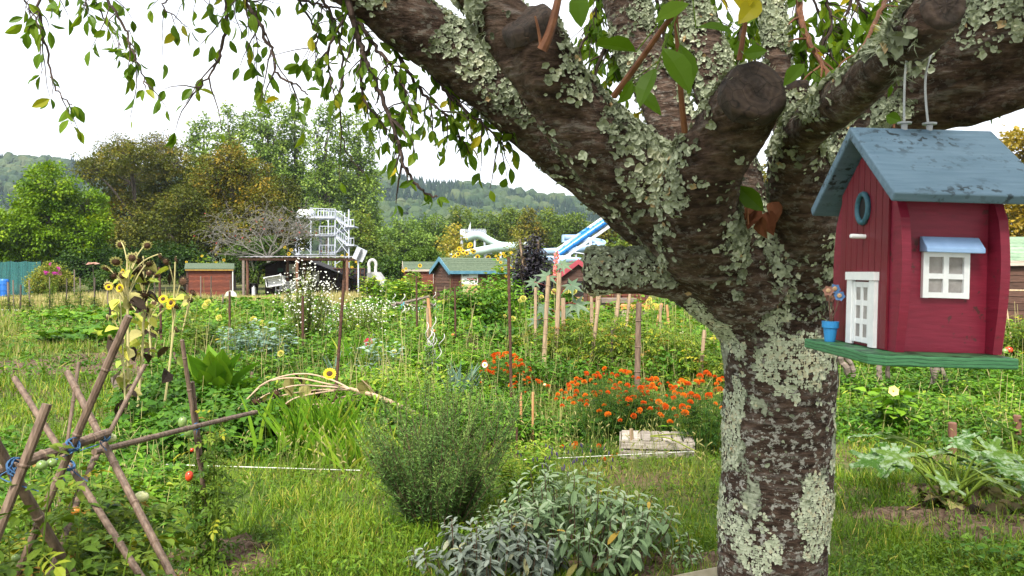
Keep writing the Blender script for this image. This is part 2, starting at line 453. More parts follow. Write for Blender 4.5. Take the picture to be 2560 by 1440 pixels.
def pnoise(p, sc, seed): return np.array([mnoise.noise(Vector((a * sc, b * sc, seed))) for a, b in p[:, :2]])
def build_grass():
    r = np.random.default_rng(5)
    p = np.concatenate([screen_ground(190000, -350, 2900, 890, 1620, r), screen_ground(70000, -200, 2750, 730, 890, r)])
    p = p[soil_keep(p, r)]
    nz = pnoise(p, .55, 3.0); nz2 = pnoise(p, 2.4, 8.0)
    keep = r.random(len(p)) < np.clip(.72 + nz2 * 1.1, .22, 1); p = p[keep]; nz = nz[keep]; nz2 = nz2[keep]
    N = len(p); p[:, 2] = gz(p[:, 0], p[:, 1]) - .005
    h = np.clip(.060 + .06 * nz + .05 * r.random(N) + np.clip((p[:, 1] - 6) / 60, 0, .1), .04, .4)
    w = np.maximum(.0042, p[:, 1] * .00105) * r.uniform(.7, 1.3, N)
    a = r.uniform(0, 2 * np.pi, N); tilt = np.abs(r.normal(.62, .36, N))
    d = np.stack([np.cos(a) * np.sin(tilt), np.sin(a) * np.sin(tilt), np.cos(tilt)], -1)
    tint = np.clip(.45 + .35 * nz2 - .15 * nz + r.normal(0, .17, N), 0, 1); dry = r.random(N) < .06; tint[dry] = r.uniform(.85, 1, dry.sum())
    mb = MB()
    tpl = leaf_tpl([(0, .5), (.55, .42), (1, 0)], 0, .22)
    tpl = (tpl[0] * np.array([1, 1, 1]), tpl[1])
    half = r.random(N) < .5
    for q, dr in ((half, .12), (~half, .42)):
        t2 = leaf_tpl([(0, .5), (.55, .42), (1, 0)], 0, dr)
        mb.stamp(t2, p[q], rot_y_to(d[q], r.uniform(-.5, .5, q.sum())), np.stack([w[q], h[q] * 1.25, h[q]], -1), tint[q])
    setting('grass', mb, GRASS, 'stuff', label='short tufty green lawn grass running through the allotment')
    # low weeds and clover in the lawn
    p = np.concatenate([screen_ground(80000, -350, 2900, 900, 1600, r), screen_ground(12000, -200, 2750, 760, 900, r)])
    p = p[soil_keep(p, r)]
    nz = pnoise(p, 1.1, 21.0); p = p[r.random(len(p)) < np.clip(.35 + nz * 1.6, .05, 1)]
    N = len(p); p[:, 2] = gz(p[:, 0], p[:, 1]) + r.uniform(.01, .09, N)
    a = r.uniform(0, 2 * np.pi, N); el = r.uniform(-.1, .9, N)
    d = np.stack([np.cos(a) * np.cos(el), np.sin(a) * np.cos(el), np.sin(el)], -1)
    L = np.maximum(.024, p[:, 1] * .0042) * r.uniform(.6, 1.5, N)
    mb = MB(); q = r.random(N) < .55
    mb.stamp(LEAF_OVAL, p[q], rot_y_to(d[q], r.normal(0, .4, q.sum())), L[q], np.clip(r.normal(.5, .2, q.sum()), 0, 1))
    mb.stamp(LEAF_LONG, p[~q], rot_y_to(d[~q], r.normal(0, .4, (~q).sum())), L[~q] * 1.6, np.clip(r.normal(.45, .2, (~q).sum()), 0, 1))
    setting('weeds', mb, WEED, 'stuff', label='low clover and broadleaf weeds between the grass blades')
    # straw coloured meadow strip in front of the sheds
    n = 26000; p = np.stack([r.uniform(-34, 6, n), r.uniform(36, 50, n), np.zeros(n)], -1)
    p = p[(p[:, 1] < 47 + 2 * np.sin(p[:, 0] * .3)) & ((p[:, 0] < -7) | (r.random(n) < .3))]; N = len(p)
    a = r.uniform(0, 6.28, N); tl = np.abs(r.normal(.2, .15, N)); d = np.stack([np.cos(a) * np.sin(tl), np.sin(a) * np.sin(tl), np.cos(tl)], -1)
    h = r.uniform(.28, .62, N) * (.8 + .3 * np.sin(p[:, 0] * .5))
    mb = MB(); mb.stamp(BLADE, p, rot_y_to(d), np.stack([r.uniform(.03, .055, N), h, h], -1), np.clip(r.normal(.45, .25, N), 0, 1))
    n = 9000; q1 = screen_ground(n, -200, 330, 775, 905, r); q2 = screen_ground(6000, 300, 1300, 770, 1000, r); q3 = screen_ground(2600, 1320, 1800, 780, 1100, r); p = np.concatenate([q1, q2, q3]); nz = pnoise(p, .35, 5.); p = p[soil_keep(p, r, .3) & (r.random(len(p)) < np.clip(.5 + nz * 1.4, .05, 1))]; N = len(p)
    a = r.uniform(0, 6.28, N); tl = np.abs(r.normal(.3, .2, N)); d = np.stack([np.cos(a) * np.sin(tl), np.sin(a) * np.sin(tl), np.cos(tl)], -1); h = np.where(p[:, 0] < -4.5, r.uniform(.10, .34, N), r.uniform(.2, .6, N))
    mb.stamp(BLADE, p, rot_y_to(d), np.stack([np.maximum(.006, p[:, 1] * .0007), h, h], -1), np.clip(r.normal(.18, .22, N), 0, 1))
    setting('dry_grass', mb, STRAW, 'stuff', label='tall straw coloured dry meadow grass in front of the sheds')
    # foxtail seed heads over the lawn
    SEED = leafmat('foxtail_heads', [(0, (.14, .19, .04)), (.5, (.27, .28, .09)), (1, (.42, .36, .16))], .3, .7, .1)
    mb = MB(); regs = [(690, 960, 1010, 1230, 240), (1330, 1800, 1090, 1270, 340), (200, 900, 1150, 1330, 110), (2090, 2560, 930, 1190, 130), (1430, 1800, 960, 1110, 80)]
    sh = ico(1)
    for (u0, u1, v0, v1, n) in regs:
        p = screen_ground(n, u0, u1, v0, v1, r); h = r.uniform(.16, .36, n)
        a = r.uniform(0, 6.28, n); lean = r.uniform(.02, .12, n)
        top = p + np.stack([np.cos(a) * lean, np.sin(a) * lean, h], -1)
        for k in range(n):
            m_ = (p[k] + top[k]) / 2 + np.array([0, 0, .02]); mb.tube([p[k], m_, top[k]], [.0016, .0014, .001], 3, .2, cap=False)
        d = top - p; d[:, 2] *= .5; d += np.stack([np.cos(a), np.sin(a), 0 * a], -1) * .08
        Rm = rot_y_to(d); L = r.uniform(.013, .024, n)
        mb.stamp((sh[0] + [0, .8, 0], sh[1]), top, Rm, np.stack([np.maximum(L * .2, p[:, 1] * .0004), L, L * .24], -1), r.uniform(.3, 1, n))
    setting('foxtail_grass', mb, SEED, 'stuff', label='pale foxtail grass seed heads nodding above the lawn')
build_grass()
# ------------------------------------------------------------------ the slightly hazy air that lets the hill fade
def haze():
    m = bpy.data.materials.new('haze'); m.use_nodes = True; t = m.node_tree
    t.nodes.remove(t.nodes['Principled BSDF']); v = t.nodes.new('ShaderNodeVolumePrincipled'); v.inputs['Color'].default_value = (.70, .82, 1.0, 1); v.inputs['Density'].default_value = .00014; v.inputs['Anisotropy'].default_value = .2
    t.links.new(v.outputs[0], t.nodes['Material Output'].inputs['Volume'])
    mb = MB(); mb.box((-2400, -60, -40), (3000, 1900, 260)); setting('haze', mb, m, 'stuff', label='thin bluish haze over the valley')
haze()
# ------------------------------------------------------------------ trees beyond the garden
BARK = surf('tree_bark', (.035, .028, .022), (.11, .09, .07), 9, (1, 1, .25), .9, .4, .02)
GREYBARK = surf('pale_bark', (.10, .095, .08), (.21, .20, .17), 9, (1, 1, .25), .9, .3, .02)
L_MAPLE = leafmat('maple_leaves', [(0, (0.053, 0.120, 0.012)), (.5, (0.150, 0.255, 0.018)), (.85, (0.300, 0.375, 0.027)), (1, (0.495, 0.390, 0.030))], .4)
L_WALNUT = leafmat('walnut_leaves', [(0, (.045, .060, .012)), (.45, (.10, .112, .022)), (.75, (.16, .14, .028)), (1, (.25, .165, .03))], .3, .5, .15)
L_POPLAR = leafmat('poplar_leaves', [(0, (.055, .105, .035)), (.5, (.15, .235, .075)), (.85, (.27, .36, .13)), (1, (.36, .44, .18))], .4, .5, .15)
L_WILLOW = leafmat('willow_leaves', [(0, (0.051, 0.094, 0.029)), (.5, (0.116, 0.174, 0.043)), (.85, (0.203, 0.246, 0.065)), (1, (0.275, 0.246, 0.072))], .35)
L_DARK = leafmat('dark_shrub_leaves', [(0, (0.013, 0.035, 0.009)), (.5, (0.033, 0.072, 0.015)), (1, (0.077, 0.132, 0.028))], .3)
L_YELLOW = leafmat('yellow_leaves', [(0, (.16, .18, .02)), (.5, (.33, .30, .04)), (1, (.50, .38, .06))], .4)
L_GOLD = leafmat('golden_leaves', [(0, (0.130, 0.130, 0.016)), (.5, (0.286, 0.221, 0.026)), (1, (0.468, 0.312, 0.039))], .4)
L_RED = leafmat('red_leaves', [(0, (.25, .03, .03)), (1, (.5, .08, .07))], .4)
def crown_leaves(blobs, size, dens, rng, fill=.55, droop=.3, tint0=.5, spread=.17):
    """leaf faces in tufts over ellipsoids (x,y,z,rx,ry,rz)"""
    Ps, Ds, Ts, Pf = [], [], [], []
    for (cx, cy, cz, rx, ry, rz) in blobs:
        area = 4 * math.pi * ((rx * ry) ** 1.6 / 3 + (rx * rz) ** 1.6 / 3 + (ry * rz) ** 1.6 / 3) ** (1 / 1.6)
        tuft_r = max(size * 1.6, .3 * min(rx, rz))
        npf = max(5, int(area / (tuft_r * tuft_r * 2.4)))
        d = rnd_dirs(npf, rng); rad = 1 - fill * rng.random(npf) ** 2.2 + rng.normal(0, .10, npf)
        c = np.array([cx, cy, cz]) + d * np.array([rx, ry, rz]) * rad[:, None]
        k = max(6, int(17 * dens * tuft_r * tuft_r / (size * size)))
        q = rng.normal(size=(npf, k, 3)) * tuft_r * np.array([.52, .52, .38]) * (.7 + .6 * rng.random(npf))[:, None, None]
        pos = c[:, None] + q
        dr = q / (np.linalg.norm(q, axis=2)[..., None] + 1e-6) + d[:, None] * .5 + rng.normal(size=q.shape) * .45 - np.array([0, 0, droop])
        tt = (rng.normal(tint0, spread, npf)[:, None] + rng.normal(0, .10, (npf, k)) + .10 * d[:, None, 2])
        Ps.append(pos.reshape(-1, 3)); Ds.append(dr.reshape(-1, 3)); Ts.append(np.clip(tt, 0, 1).ravel()); Pf.append(c)
    return np.concatenate(Ps), np.concatenate(Ds), np.concatenate(Ts), np.concatenate(Pf)
def tree(name, label, base, blobs, leaf, size=.22, dens=.55, seed=1, bark=None, trunk_r=.2, group=None, fill=.55, tint0=.5, tpl=DIAMOND, cat='tree', twigs=.35, trunk_top=.55, spread=.17):
    rng = np.random.default_rng(seed); base = np.asarray(base, float); bark = bark or BARK
    root = thing(name, label, cat, base, group)
    pos, d, tt, puffs = crown_leaves(blobs, size, dens, rng, fill, tint0=tint0, spread=spread)
    ok = pos[:, 2] > .05; pos, d, tt = pos[ok], d[ok], tt[ok]
    mb = MB(); L = size * rng.uniform(.7, 1.35, len(pos))
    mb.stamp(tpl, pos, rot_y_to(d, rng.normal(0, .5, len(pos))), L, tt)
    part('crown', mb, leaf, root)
    mb = MB(); bl = np.array(blobs)[:, :3]; ctr = bl.mean(0); top = bl[bl[:, 2].argmax()]
    tp = base + (np.array([ctr[0], ctr[1], base[2]]) - base) * .6; tp[2] = base[2] + (top[2] - base[2]) * trunk_top
    mid = (base + tp) / 2 + rng.normal(0, trunk_r * .6, 3) * [1, 1, 0]
    n0 = base - [0, 0, .1]
    mb.tube([n0, base + (mid - base) * .3, mid, tp, top - [0, 0, .1 * top[2]]], [trunk_r * 1.25, trunk_r, trunk_r * .85, trunk_r * .6, trunk_r * .12], 8)
    for b in bl:
        s = base + (tp - base) * rng.uniform(.45, 1.0); m_ = (s + b) / 2 + rng.normal(0, .05, 3) * np.linalg.norm(b - s) + [0, 0, .08 * np.linalg.norm(b - s)]
        mb.tube([s, m_, b], [trunk_r * .42, trunk_r * .27, trunk_r * .1], 6)
    for c in puffs:
        if rng.random() < twigs:
            b = bl[np.argmin(((bl - c) ** 2).sum(1))]; m_ = (b + c) / 2 + rng.normal(0, .06, 3) * np.linalg.norm(c - b)
            mb.tube([b, m_, c], [trunk_r * .12, trunk_r * .08, trunk_r * .03], 4, cap=False)
    part('trunk', mb, bark, root)
    return root
def blobs_px(lst, Y, seed=0, dy=.8):
    r = random.Random(seed); o = []
    for (u, v, ru, rv) in lst:
        c = P(u, v, Y); rx, rz = px(ru, Y), px(rv, Y); o.append((c[0], Y + r.uniform(-dy, dy) * rx, c[2], rx, rx * .95, rz))
    return o
def at_ground(u, Y): return np.array([(u - 1280) / F_PX * Y, Y, 0.0])
Y = 62
tree('maple_tree', 'rounded bright yellow green maple at the left end of the treeline', at_ground(130, Y),
     blobs_px([(140, 470, 62, 52), (85, 520, 60, 50), (205, 525, 52, 52), (35, 580, 62, 58), (130, 570, 80, 60), (225, 590, 52, 60), (60, 640, 70, 40), (160, 640, 70, 42), (-30, 620, 60, 60), (235, 645, 40, 30)], Y, 1),
     L_MAPLE, .21, .85, 1, trunk_r=.3, tint0=.38, spread=.13)
Y = 76
tree('walnut_tree', 'wide olive brown tree with thin airy top behind the maple', at_ground(345, Y),
     blobs_px([(300, 450, 75, 55), (400, 450, 70, 52), (250, 430, 45, 36), (345, 400, 60, 38), (430, 405, 46, 34), (300, 540, 90, 70), (410, 540, 90, 70), (345, 610, 95, 60), (230, 560, 50, 70)], Y, 2),
     L_WALNUT, .22, .40, 2, trunk_r=.35, tint0=.42)
tree('walnut_tree', 'sparse grey brown tree top rising behind the olive brown walnut', at_ground(350, Y + 14),
     blobs_px([(300, 375, 60, 34), (385, 365, 60, 36), (250, 400, 45, 30), (440, 390, 50, 34), (350, 430, 80, 50)], Y + 14, 12),
     L_WALNUT, .2, .16, 12, trunk_r=.35, tint0=.5, twigs=1.0)
tree('walnut_tree', 'olive brown tree with orange tinted leaves in front of the poplars', at_ground(580, Y - 4),
     blobs_px([(580, 405, 52, 42), (540, 450, 60, 50), (620, 450, 55, 52), (500, 520, 65, 62), (590, 530, 80, 60), (660, 520, 50, 56), (560, 600, 95, 55), (660, 590, 60, 50)], Y - 4, 3),
     L_WALNUT, .22, .40, 3, trunk_r=.34, tint0=.62)
tree('walnut_tree', 'low dark olive tree between the two larger brown trees', at_ground(470, Y - 8),
     blobs_px([(470, 510, 60, 50), (440, 580, 80, 60), (510, 590, 70, 55), (390, 620, 70, 45)], Y - 8, 4), L_WALNUT, .22, .42, 4, trunk_r=.28, tint0=.25)
tree('walnut_tree', 'dark leafy tree behind the bare grey branches', at_ground(690, Y + 2),
     blobs_px([(690, 520, 55, 55), (660, 590, 60, 50), (725, 580, 45, 55), (700, 470, 40, 36)], Y + 2, 5), L_WALNUT, .22, .42, 5, trunk_r=.28, tint0=.22)
Y = 118
def poplar_columns(cols, seed):
    r = random.Random(seed); o = []
    for (u, top, w) in cols:
        v = top + 22
        while v < 575:
            f = min(1, (v - top) / 150); o.append((u + r.uniform(-.3, .3) * w, v, w * (.36 + .5 * f) * r.uniform(.75, 1.2), 27 * r.uniform(.8, 1.2))); v += r.uniform(30, 46)
    return o
for k, (lab, u, cols) in enumerate([
    ('leftmost poplar of the tall row, lower and broader', 500, [(478, 300, 30), (515, 282, 32), (545, 300, 24)]),
    ('second poplar from the left in the tall row', 592, [(575, 258, 28), (608, 268, 28)]),
    ('highest poplar with a feathery top in the tall row', 665, [(640, 244, 30), (672, 238, 32), (700, 262, 28)]),
    ('fourth poplar with dark gaps in its crown', 735, [(728, 252, 28), (755, 285, 26)]),
    ('fifth poplar standing above the white stair tower', 815, [(795, 268, 28), (828, 258, 30)]),
    ('rightmost poplar of the tall row, loose light crown', 905, [(868, 290, 28), (900, 280, 30), (932, 305, 26)])]):
    yy = Y + 3 * (k % 2); tree('poplar_tree', lab, at_ground(u, yy), blobs_px(poplar_columns(cols, 20 + k), yy, 20 + k), L_POPLAR, .40, .46, 20 + k, trunk_r=.3, group='row of tall poplars', tint0=.55, fill=.75, trunk_top=.8, twigs=.35)
Y = 96
for k, (lab, u, lst, L, t0, yy) in enumerate([
    ('yellowish willow right beside the white stair tower', 905, [(905, 585, 32, 40), (890, 630, 36, 40), (930, 625, 36, 40), (905, 560, 22, 26)], L_WILLOW, .6, 92),
    ('dark rounded tree between the willow and the broad green tree', 950, [(950, 630, 40, 38), (935, 660, 40, 26)], L_WILLOW, .22, 90),
    ('broad green tree at the foot of the wooded hill', 1010, [(1010, 580, 40, 34), (985, 610, 36, 38), (1045, 610, 38, 38), (1010, 640, 52, 34)], L_POPLAR, .36, 108),
    ('green tree left of the yellow leaved sapling', 1080, [(1085, 575, 36, 32), (1065, 610, 36, 36), (1105, 615, 36, 34), (1090, 640, 50, 26)], L_POPLAR, .3, 116),
    ('tall pointed tree above the flag platform', 1150, [(1152, 545, 28, 28), (1135, 580, 34, 34), (1170, 585, 34, 34), (1150, 620, 44, 34)], L_WILLOW, .5, 140),
    ('olive tree behind the white water slide', 1215, [(1215, 560, 34, 28), (1200, 590, 36, 32), (1240, 590, 30, 32), (1215, 625, 44, 30)], L_WILLOW, .38, 135),
    ('feathery light tree with several pointed tops', 1282, [(1265, 545, 22, 28), (1295, 550, 22, 30), (1255, 585, 32, 34), (1305, 590, 32, 34), (1280, 630, 46, 32)], L_WILLOW, .55, 135),
    ('brownish tree with bare limbs showing through', 1322, [(1325, 550, 24, 24), (1310, 590, 30, 34), (1342, 590, 26, 34), (1322, 630, 38, 30)], L_WALNUT, .5, 130),
    ('bushy green tree left of the blue slide', 1375, [(1372, 552, 32, 26), (1355, 590, 34, 34), (1400, 590, 34, 34), (1375, 630, 48, 30)], L_WILLOW, .42, 135),
    ('olive tree behind the blue slide', 1440, [(1435, 565, 34, 26), (1420, 600, 34, 34), (1465, 600, 36, 34), (1440, 635, 46, 26)], L_WILLOW, .35, 130),
    ('olive tree partly hidden by the big lichen trunk', 1520, [(1515, 575, 38, 30), (1495, 610, 40, 34), (1545, 605, 40, 38), (1520, 640, 60, 26)], L_WALNUT, .45, 104)]):
    tree('riverside_tree', lab, at_ground(u, yy), blobs_px(lst, yy, 40 + k), L, .36, .5, 40 + k, trunk_r=.3, group='trees along the foot of the hill', tint0=t0, fill=.6)
for k, (lab, u, lst, L, t0, yy) in enumerate([
    ('golden autumn tree at the edge beside the birdhouse roof', 2640, [(2560, 380, 70, 60), (2600, 470, 80, 70), (2700, 400, 90, 80), (2540, 560, 70, 60), (2660, 560, 100, 70)], L_GOLD, .5, 34),
    ('dark green tree behind the green roofed shed', 2480, [(2500, 540, 60, 50), (2420, 560, 60, 60), (2460, 620, 90, 50), (2350, 620, 60, 50)], L_WALNUT, .25, 40),
    ('yellow green tree seen through the gap beside the limbs', 2060, [(2060, 410, 60, 55), (2110, 450, 60, 55), (2010, 470, 60, 60), (2080, 530, 90, 60), (2180, 500, 70, 60), (2050, 600, 100, 60)], L_MAPLE, .45, 56),
    ('olive tree seen between the trunk forks', 1900, [(1890, 470, 55, 50), (1850, 540, 60, 60), (1930, 550, 60, 60), (1880, 620, 90, 50)], L_WALNUT, .6, 62)]):
    tree('autumn_tree', lab, at_ground(u, yy), blobs_px(lst, yy, 60 + k), L, .2 if yy < 50 else .24, .55, 60 + k, trunk_r=.25, tint0=t0)
# shrubs and hedge at the foot of the trees
for k, (nm, lab, cat, u, lst, L, t0, yy, sz) in enumerate([
    ('hedge', 'dark shaded hedge below the maple and walnut trees', 'hedge', 330, [(220, 660, 60, 32), (300, 655, 70, 36), (390, 650, 60, 40), (455, 655, 50, 38)], L_DARK, .3, 60, .2),
    ('hedge', 'dark clipped hedge right of the outdoor oven', 'hedge', 1010, [(950, 672, 35, 22), (1000, 670, 40, 24), (1050, 668, 40, 26)], L_DARK, .5, 60, .2),
    ('shrub', 'dense green shrub below the bare grey branches', 'shrub', 640, [(620, 645, 45, 34), (665, 630, 40, 38), (690, 655, 40, 28)], L_DARK, .7, 57, .16),
    ('shrub', 'pale feathery shrub in front of the green net fence', 'shrub', 130, [(125, 690, 36, 32), (150, 705, 30, 26), (105, 712, 30, 22)], L_WILLOW, .8, 46, .10),
    ('shrub', 'leafy dark shrub behind the stakes left of the red shed', 'shrub', 330, [(250, 700, 45, 22), (310, 695, 50, 28), (360, 700, 40, 24)], L_DARK, .55, 50, .14),
    ('shrub', 'rounded green bush behind the shed with the poster', 'shrub', 1075, [(1060, 640, 34, 20), (1085, 648, 30, 18)], L_DARK, .9, 48, .13)]):
    tree(nm, lab, at_ground(u, yy), blobs_px(lst, yy, 80 + k), L, sz, .6, 80 + k, trunk_r=.08, tint0=t0, cat=cat, twigs=.1)
tree('yellow_sapling', 'slender yellow leaved sapling left of the flag platform', at_ground(1140, 52), blobs_px([(1135, 590, 24, 26), (1120, 620, 26, 28), (1150, 620, 26, 30), (1130, 650, 36, 22)], 52, 91), L_YELLOW, .16, .22, 91, trunk_r=.06, tint0=.5, twigs=.8)
tree('yellow_sapling', 'thin yellow green sapling in front of the white slide end', at_ground(1298, 45), blobs_px([(1298, 595, 18, 22), (1285, 625, 22, 26), (1312, 628, 22, 26), (1295, 660, 30, 22)], 45, 92), L_YELLOW, .14, .2, 92, trunk_r=.05, tint0=.12, twigs=.8)
# bare tree with grey branches and a few red leaves
def bare_tree():
    Yb = 54; base = at_ground(672, Yb); rng = np.random.default_rng(33)
    root = thing('bare_tree', 'leafless tree with pale grey twigs and a few red leaves', 'tree', base)
    mb = MB(); tips = []
    def grow(p, d, L, r, lev):
        q = [p]; n = 4
        for i in range(n):
            d = d + rng.normal(0, .22, 3); d[2] += .015 * (3 - lev); d /= np.linalg.norm(d); p = p + d * L / n; q.append(p)
        mb.tube(q, np.maximum(np.linspace(r, r * .5, n + 1), .009), 5 if lev < 2 else 4, cap=False); tips.append(p)
        if lev < 6:
            for k in range(3 if lev < 2 else 2):
                e = d + rng.normal(0, .62, 3) * [1, .8, .6]; e /= np.linalg.norm(e)
                grow(q[rng.integers(2, n + 1)], e, L * rng.uniform(.6, .85), r * .52, lev + 1)
    fork = base + [0, 0, 2.5]
    mb.tube([base - [0, 0, .1], fork], [.17, .13], 8)
    for (dx, dz) in ((-1.3, .55), (-.5, 1), (.25, 1.1), (.9, .7), (-.9, .25), (.5, .9)): grow(fork, np.array([dx, rng.uniform(-.6, .3), dz]) / 1.4, rng.uniform(1.5, 2.0), .07, 0)
    part('trunk', mb, GREYBARK, root)
    tips = np.array(tips); s = rng.choice(len(tips), 60)
    m2 = MB(); m2.stamp(DIAMOND, tips[s], rot_y_to(rnd_dirs(60, rng)), .16, rng.random(60)); part('red_leaves', m2, L_RED, root)
bare_tree()

# ------------------------------------------------------------------ white stair tower
STEEL = surf('galvanised_steel', (.38, .41, .48), (.50, .53, .61), 3, rough=.45, bmp=.05, metal=.0, spec=.5)
WHITE = surf('white_gelcoat', (.52, .55, .54), (.62, .65, .64), 1.5, rough=.35, bmp=.02, spec=.5)
def stair_tower():
    Yt = 86.0; s = Yt / F_PX; base = at_ground(800, Yt)
    root = thing('stair_tower', 'white steel water slide tower with zigzag stairs', 'tower', base)
    X = lambda u: (u - 1280) * s
    Z = lambda v: CAMZ - (v - HOR) * s
    def deck(u0, u1, v, d0, d1, th=.25, name='platform'):
        mb = MB(); mb.box((X(u0), Yt + d0, Z(v)), (X(u1), Yt + d1, Z(v) + th)); part(name, mb, STEEL, root)
    def rail(u0, v0, u1, v1, y, name='railing', h=22):
        mb = MB(); a = np.array([X(u0), y, Z(v0)]); b = np.array([X(u1), y, Z(v1)]); hh = np.array([0, 0, h * s])
        mb.beam(a + hh, b + hh, .07); mb.beam(a + hh * .15, b + hh * .15, .05)
        L = np.linalg.norm(b - a); n = max(2, int(L / .28))
        for i in range(n + 1):
            p = a + (b - a) * i / n; mb.beam(p, p + hh, .07 if i % 5 == 0 else .035)
        part(name, mb, STEEL, root)
    for (u, yy, v, r) in [(777, 0, 519, .075), (784, 3, 545, .07), (821, 0, 522, .07), (838, 0, 522, .075), (813, 3, 545, .06), (872, 0, 524, .08), (847, 3, 527, .06), (748, 0, 587, .07), (791, 2.2, 588, .06)]:
        mb = MB(); mb.tube([[X(u), Yt + yy, 0], [X(u), Yt + yy, Z(v)]], r, 10); mb.tube([[X(u), Yt + yy, Z(618) - .08], [X(u), Yt + yy, Z(618) + .08]], r * 1.5, 10); part('post', mb, STEEL, root)
    for (u, yy, v, r) in [(737, 1, 540, .26), (719, 2, 560, .19)]:
        mb = MB(); mb.tube([[X(u), Yt + yy, 0], [X(u), Yt + yy, Z(v)]], r, 16); part('column', mb, STEEL, root)
    deck(742, 838, 546, -.2, 3.3); deck(750, 838, 590, -.2, 3.2, .18); deck(748, 838, 638, -.2, 3.2, .12)
    deck(866, 886, 568, -.3, 2.2, .15, 'landing'); deck(866, 886, 615, -.3, 2.2, .15, 'landing')
    rail(777, 543, 838, 545, Yt - .2); rail(777, 543, 838, 545, Yt + 3.2)
    rail(800, 588, 838, 588, Yt - .3); rail(800, 635, 838, 635, Yt - .3)
    rail(872, 567, 886, 567, Yt - .3, h=18); rail(872, 614, 886, 614, Yt - .3, h=18)
    for (u0, v0, u1, v1, y0) in [(838, 545, 870, 567, .0), (838, 588, 870, 614, 0), (870, 567, 812, 588, 1.4), (870, 614, 812, 636, 1.4)]:
        mb = MB(); a = np.array([X(u0), Yt + y0, Z(v0)]); b = np.array([X(u1), Yt + y0, Z(v1)])
        for dy in (0, 1.0): mb.beam(a + [0, dy, 0], b + [0, dy, 0], .06, .22)
        for i in range(10): p = a + (b - a) * (i + .5) / 10; mb.box((p[0] - .13, p[1] + .03, p[2] + .02), (p[0] + .13, p[1] + .97, p[2] + .06))
        part('stair_flight', mb, STEEL, root); rail(u0, v0, u1, v1, Yt + y0 - .05, 'stair_railing', 20)
    mb = MB()
    for (u0, v0, u1, v1, y) in [(744, 587, 777, 556, 0), (744, 550, 777, 587, 0), (748, 632, 777, 600, 0), (748, 600, 777, 632, 0), (839, 587, 871, 543, -.05), (839, 545, 871, 585, -.05), (839, 634, 871, 592, -.05), (839, 592, 871, 634, -.05), (839, 660, 871, 640, -.05), (784, 590, 791, 612, 2.4), (777, 590, 872, 590, 3.1), (772, 546, 780, 556, 0), (813, 546, 822, 556, 0)]:
        mb.beam([X(u0), Yt + y, Z(v0)], [X(u1), Yt + y, Z(v1)], .07)
    part('cross_bracing', mb, STEEL, root)['kind'] = 'stuff'
    mb = MB(); c = np.array([X(757), Yt + 1.5, Z(536)])
    mb.tube([c + [-.9, 0, 0], c + [-.75, 0, .05], c + [.6, 0, .05], c + [.72, 0, 0]], [.4, .62, .66, .5], 16); part('slide_mouth', mb, WHITE, root, smooth=True)
stair_tower()

# ------------------------------------------------------------------ water slides
MINT = surf('pale_mint_gelcoat', (.40, .54, .51), (.48, .61, .58), 1.2, rough=.35, bmp=.02, spec=.5)
BLUE = surf('blue_gelcoat', (.012, .15, .50), (.02, .20, .60), 1.2, rough=.3, bmp=.02, spec=.5)
SKYB = surf('light_blue_gelcoat', (.26, .40, .60), (.33, .47, .66), 1.2, rough=.35, bmp=.02, spec=.5)
def smooth_path(pts, n=8):
    p = np.asarray(pts, float); m = len(p); o = []
    for i in range(m - 1):
        p0, p1, p2, p3 = p[max(i - 1, 0)], p[i], p[i + 1], p[min(i + 2, m - 1)]
        for t in np.arange(n) / n:
            o.append(.5 * (2 * p1 + (p2 - p0) * t + (2 * p0 - 5 * p1 + 4 * p2 - p3) * t * t + (3 * p1 - p0 - 3 * p2 + p3) * t ** 3))
    o.append(p[-1]); return np.array(o)
def trough(mb, path, r, th=.06, a0=180, a1=360, n=12, mat=0):
    """half pipe open to the sky along a path, with real thickness and rolled rims"""
    p = np.asarray(path); t = np.gradient(p, axis=0); t /= np.linalg.norm(t, axis=1)[:, None]
    x = np.cross(t, [0, 0, 1.]); x /= np.linalg.norm(x, axis=1)[:, None]; z = np.cross(x, t)
    th_ = np.radians(np.linspace(a0, a1, n + 1)); sec = [(r * math.cos(a), r * math.sin(a)) for a in th_] + [((r - th) * math.cos(a), (r - th) * math.sin(a)) for a in th_[::-1]]
    k = len(sec); V = np.concatenate([p[i] + np.array([x[i] * a + z[i] * b for a, b in sec]) for i in range(len(p))])
    F = []
    for i in range(len(p) - 1):
        for j in range(k): F.append([i * k + j, i * k + (j + 1) % k, (i + 1) * k + (j + 1) % k, (i + 1) * k + j])
    F += [list(range(k)), list(range((len(p) - 1) * k, len(p) * k))[::-1]]
    mb.add(V, F, mat=mat)
def white_slide():
    Ys = 97.0; base = at_ground(1230, Ys)
    root = thing('water_slide', 'pale mint white water slide curving out from the platform', 'slide', base)
    mb = MB(); p = smooth_path([P(1162, 594, 98), P(1185, 586, 98), P(1205, 588, 98), P(1228, 601, 98), P(1252, 611, 98), P(1285, 612, 98), P(1306, 611, 96.5), P(1310, 612, 94.5), P(1298, 613, 92.6), P(1270, 615, 92), P(1232, 618, 92), P(1205, 624, 92), P(1160, 634, 93), P(1130, 642, 94)])
    trough(mb, p, .62, .08, 150, 390); part('chute', mb, MINT, root, smooth=True)
    for (u, v, yy) in [(1187, 596, 98), (1252, 622, 98), (1215, 634, 92), (1280, 626, 92.2)]:
        m2 = MB(); q = P(u, v, yy); m2.tube([[q[0], yy, 0], q], .14, 10); m2.beam(q + [-.7, 0, 0], q + [.7, 0, 0], .12); part('support', m2, STEEL, root)
white_slide()
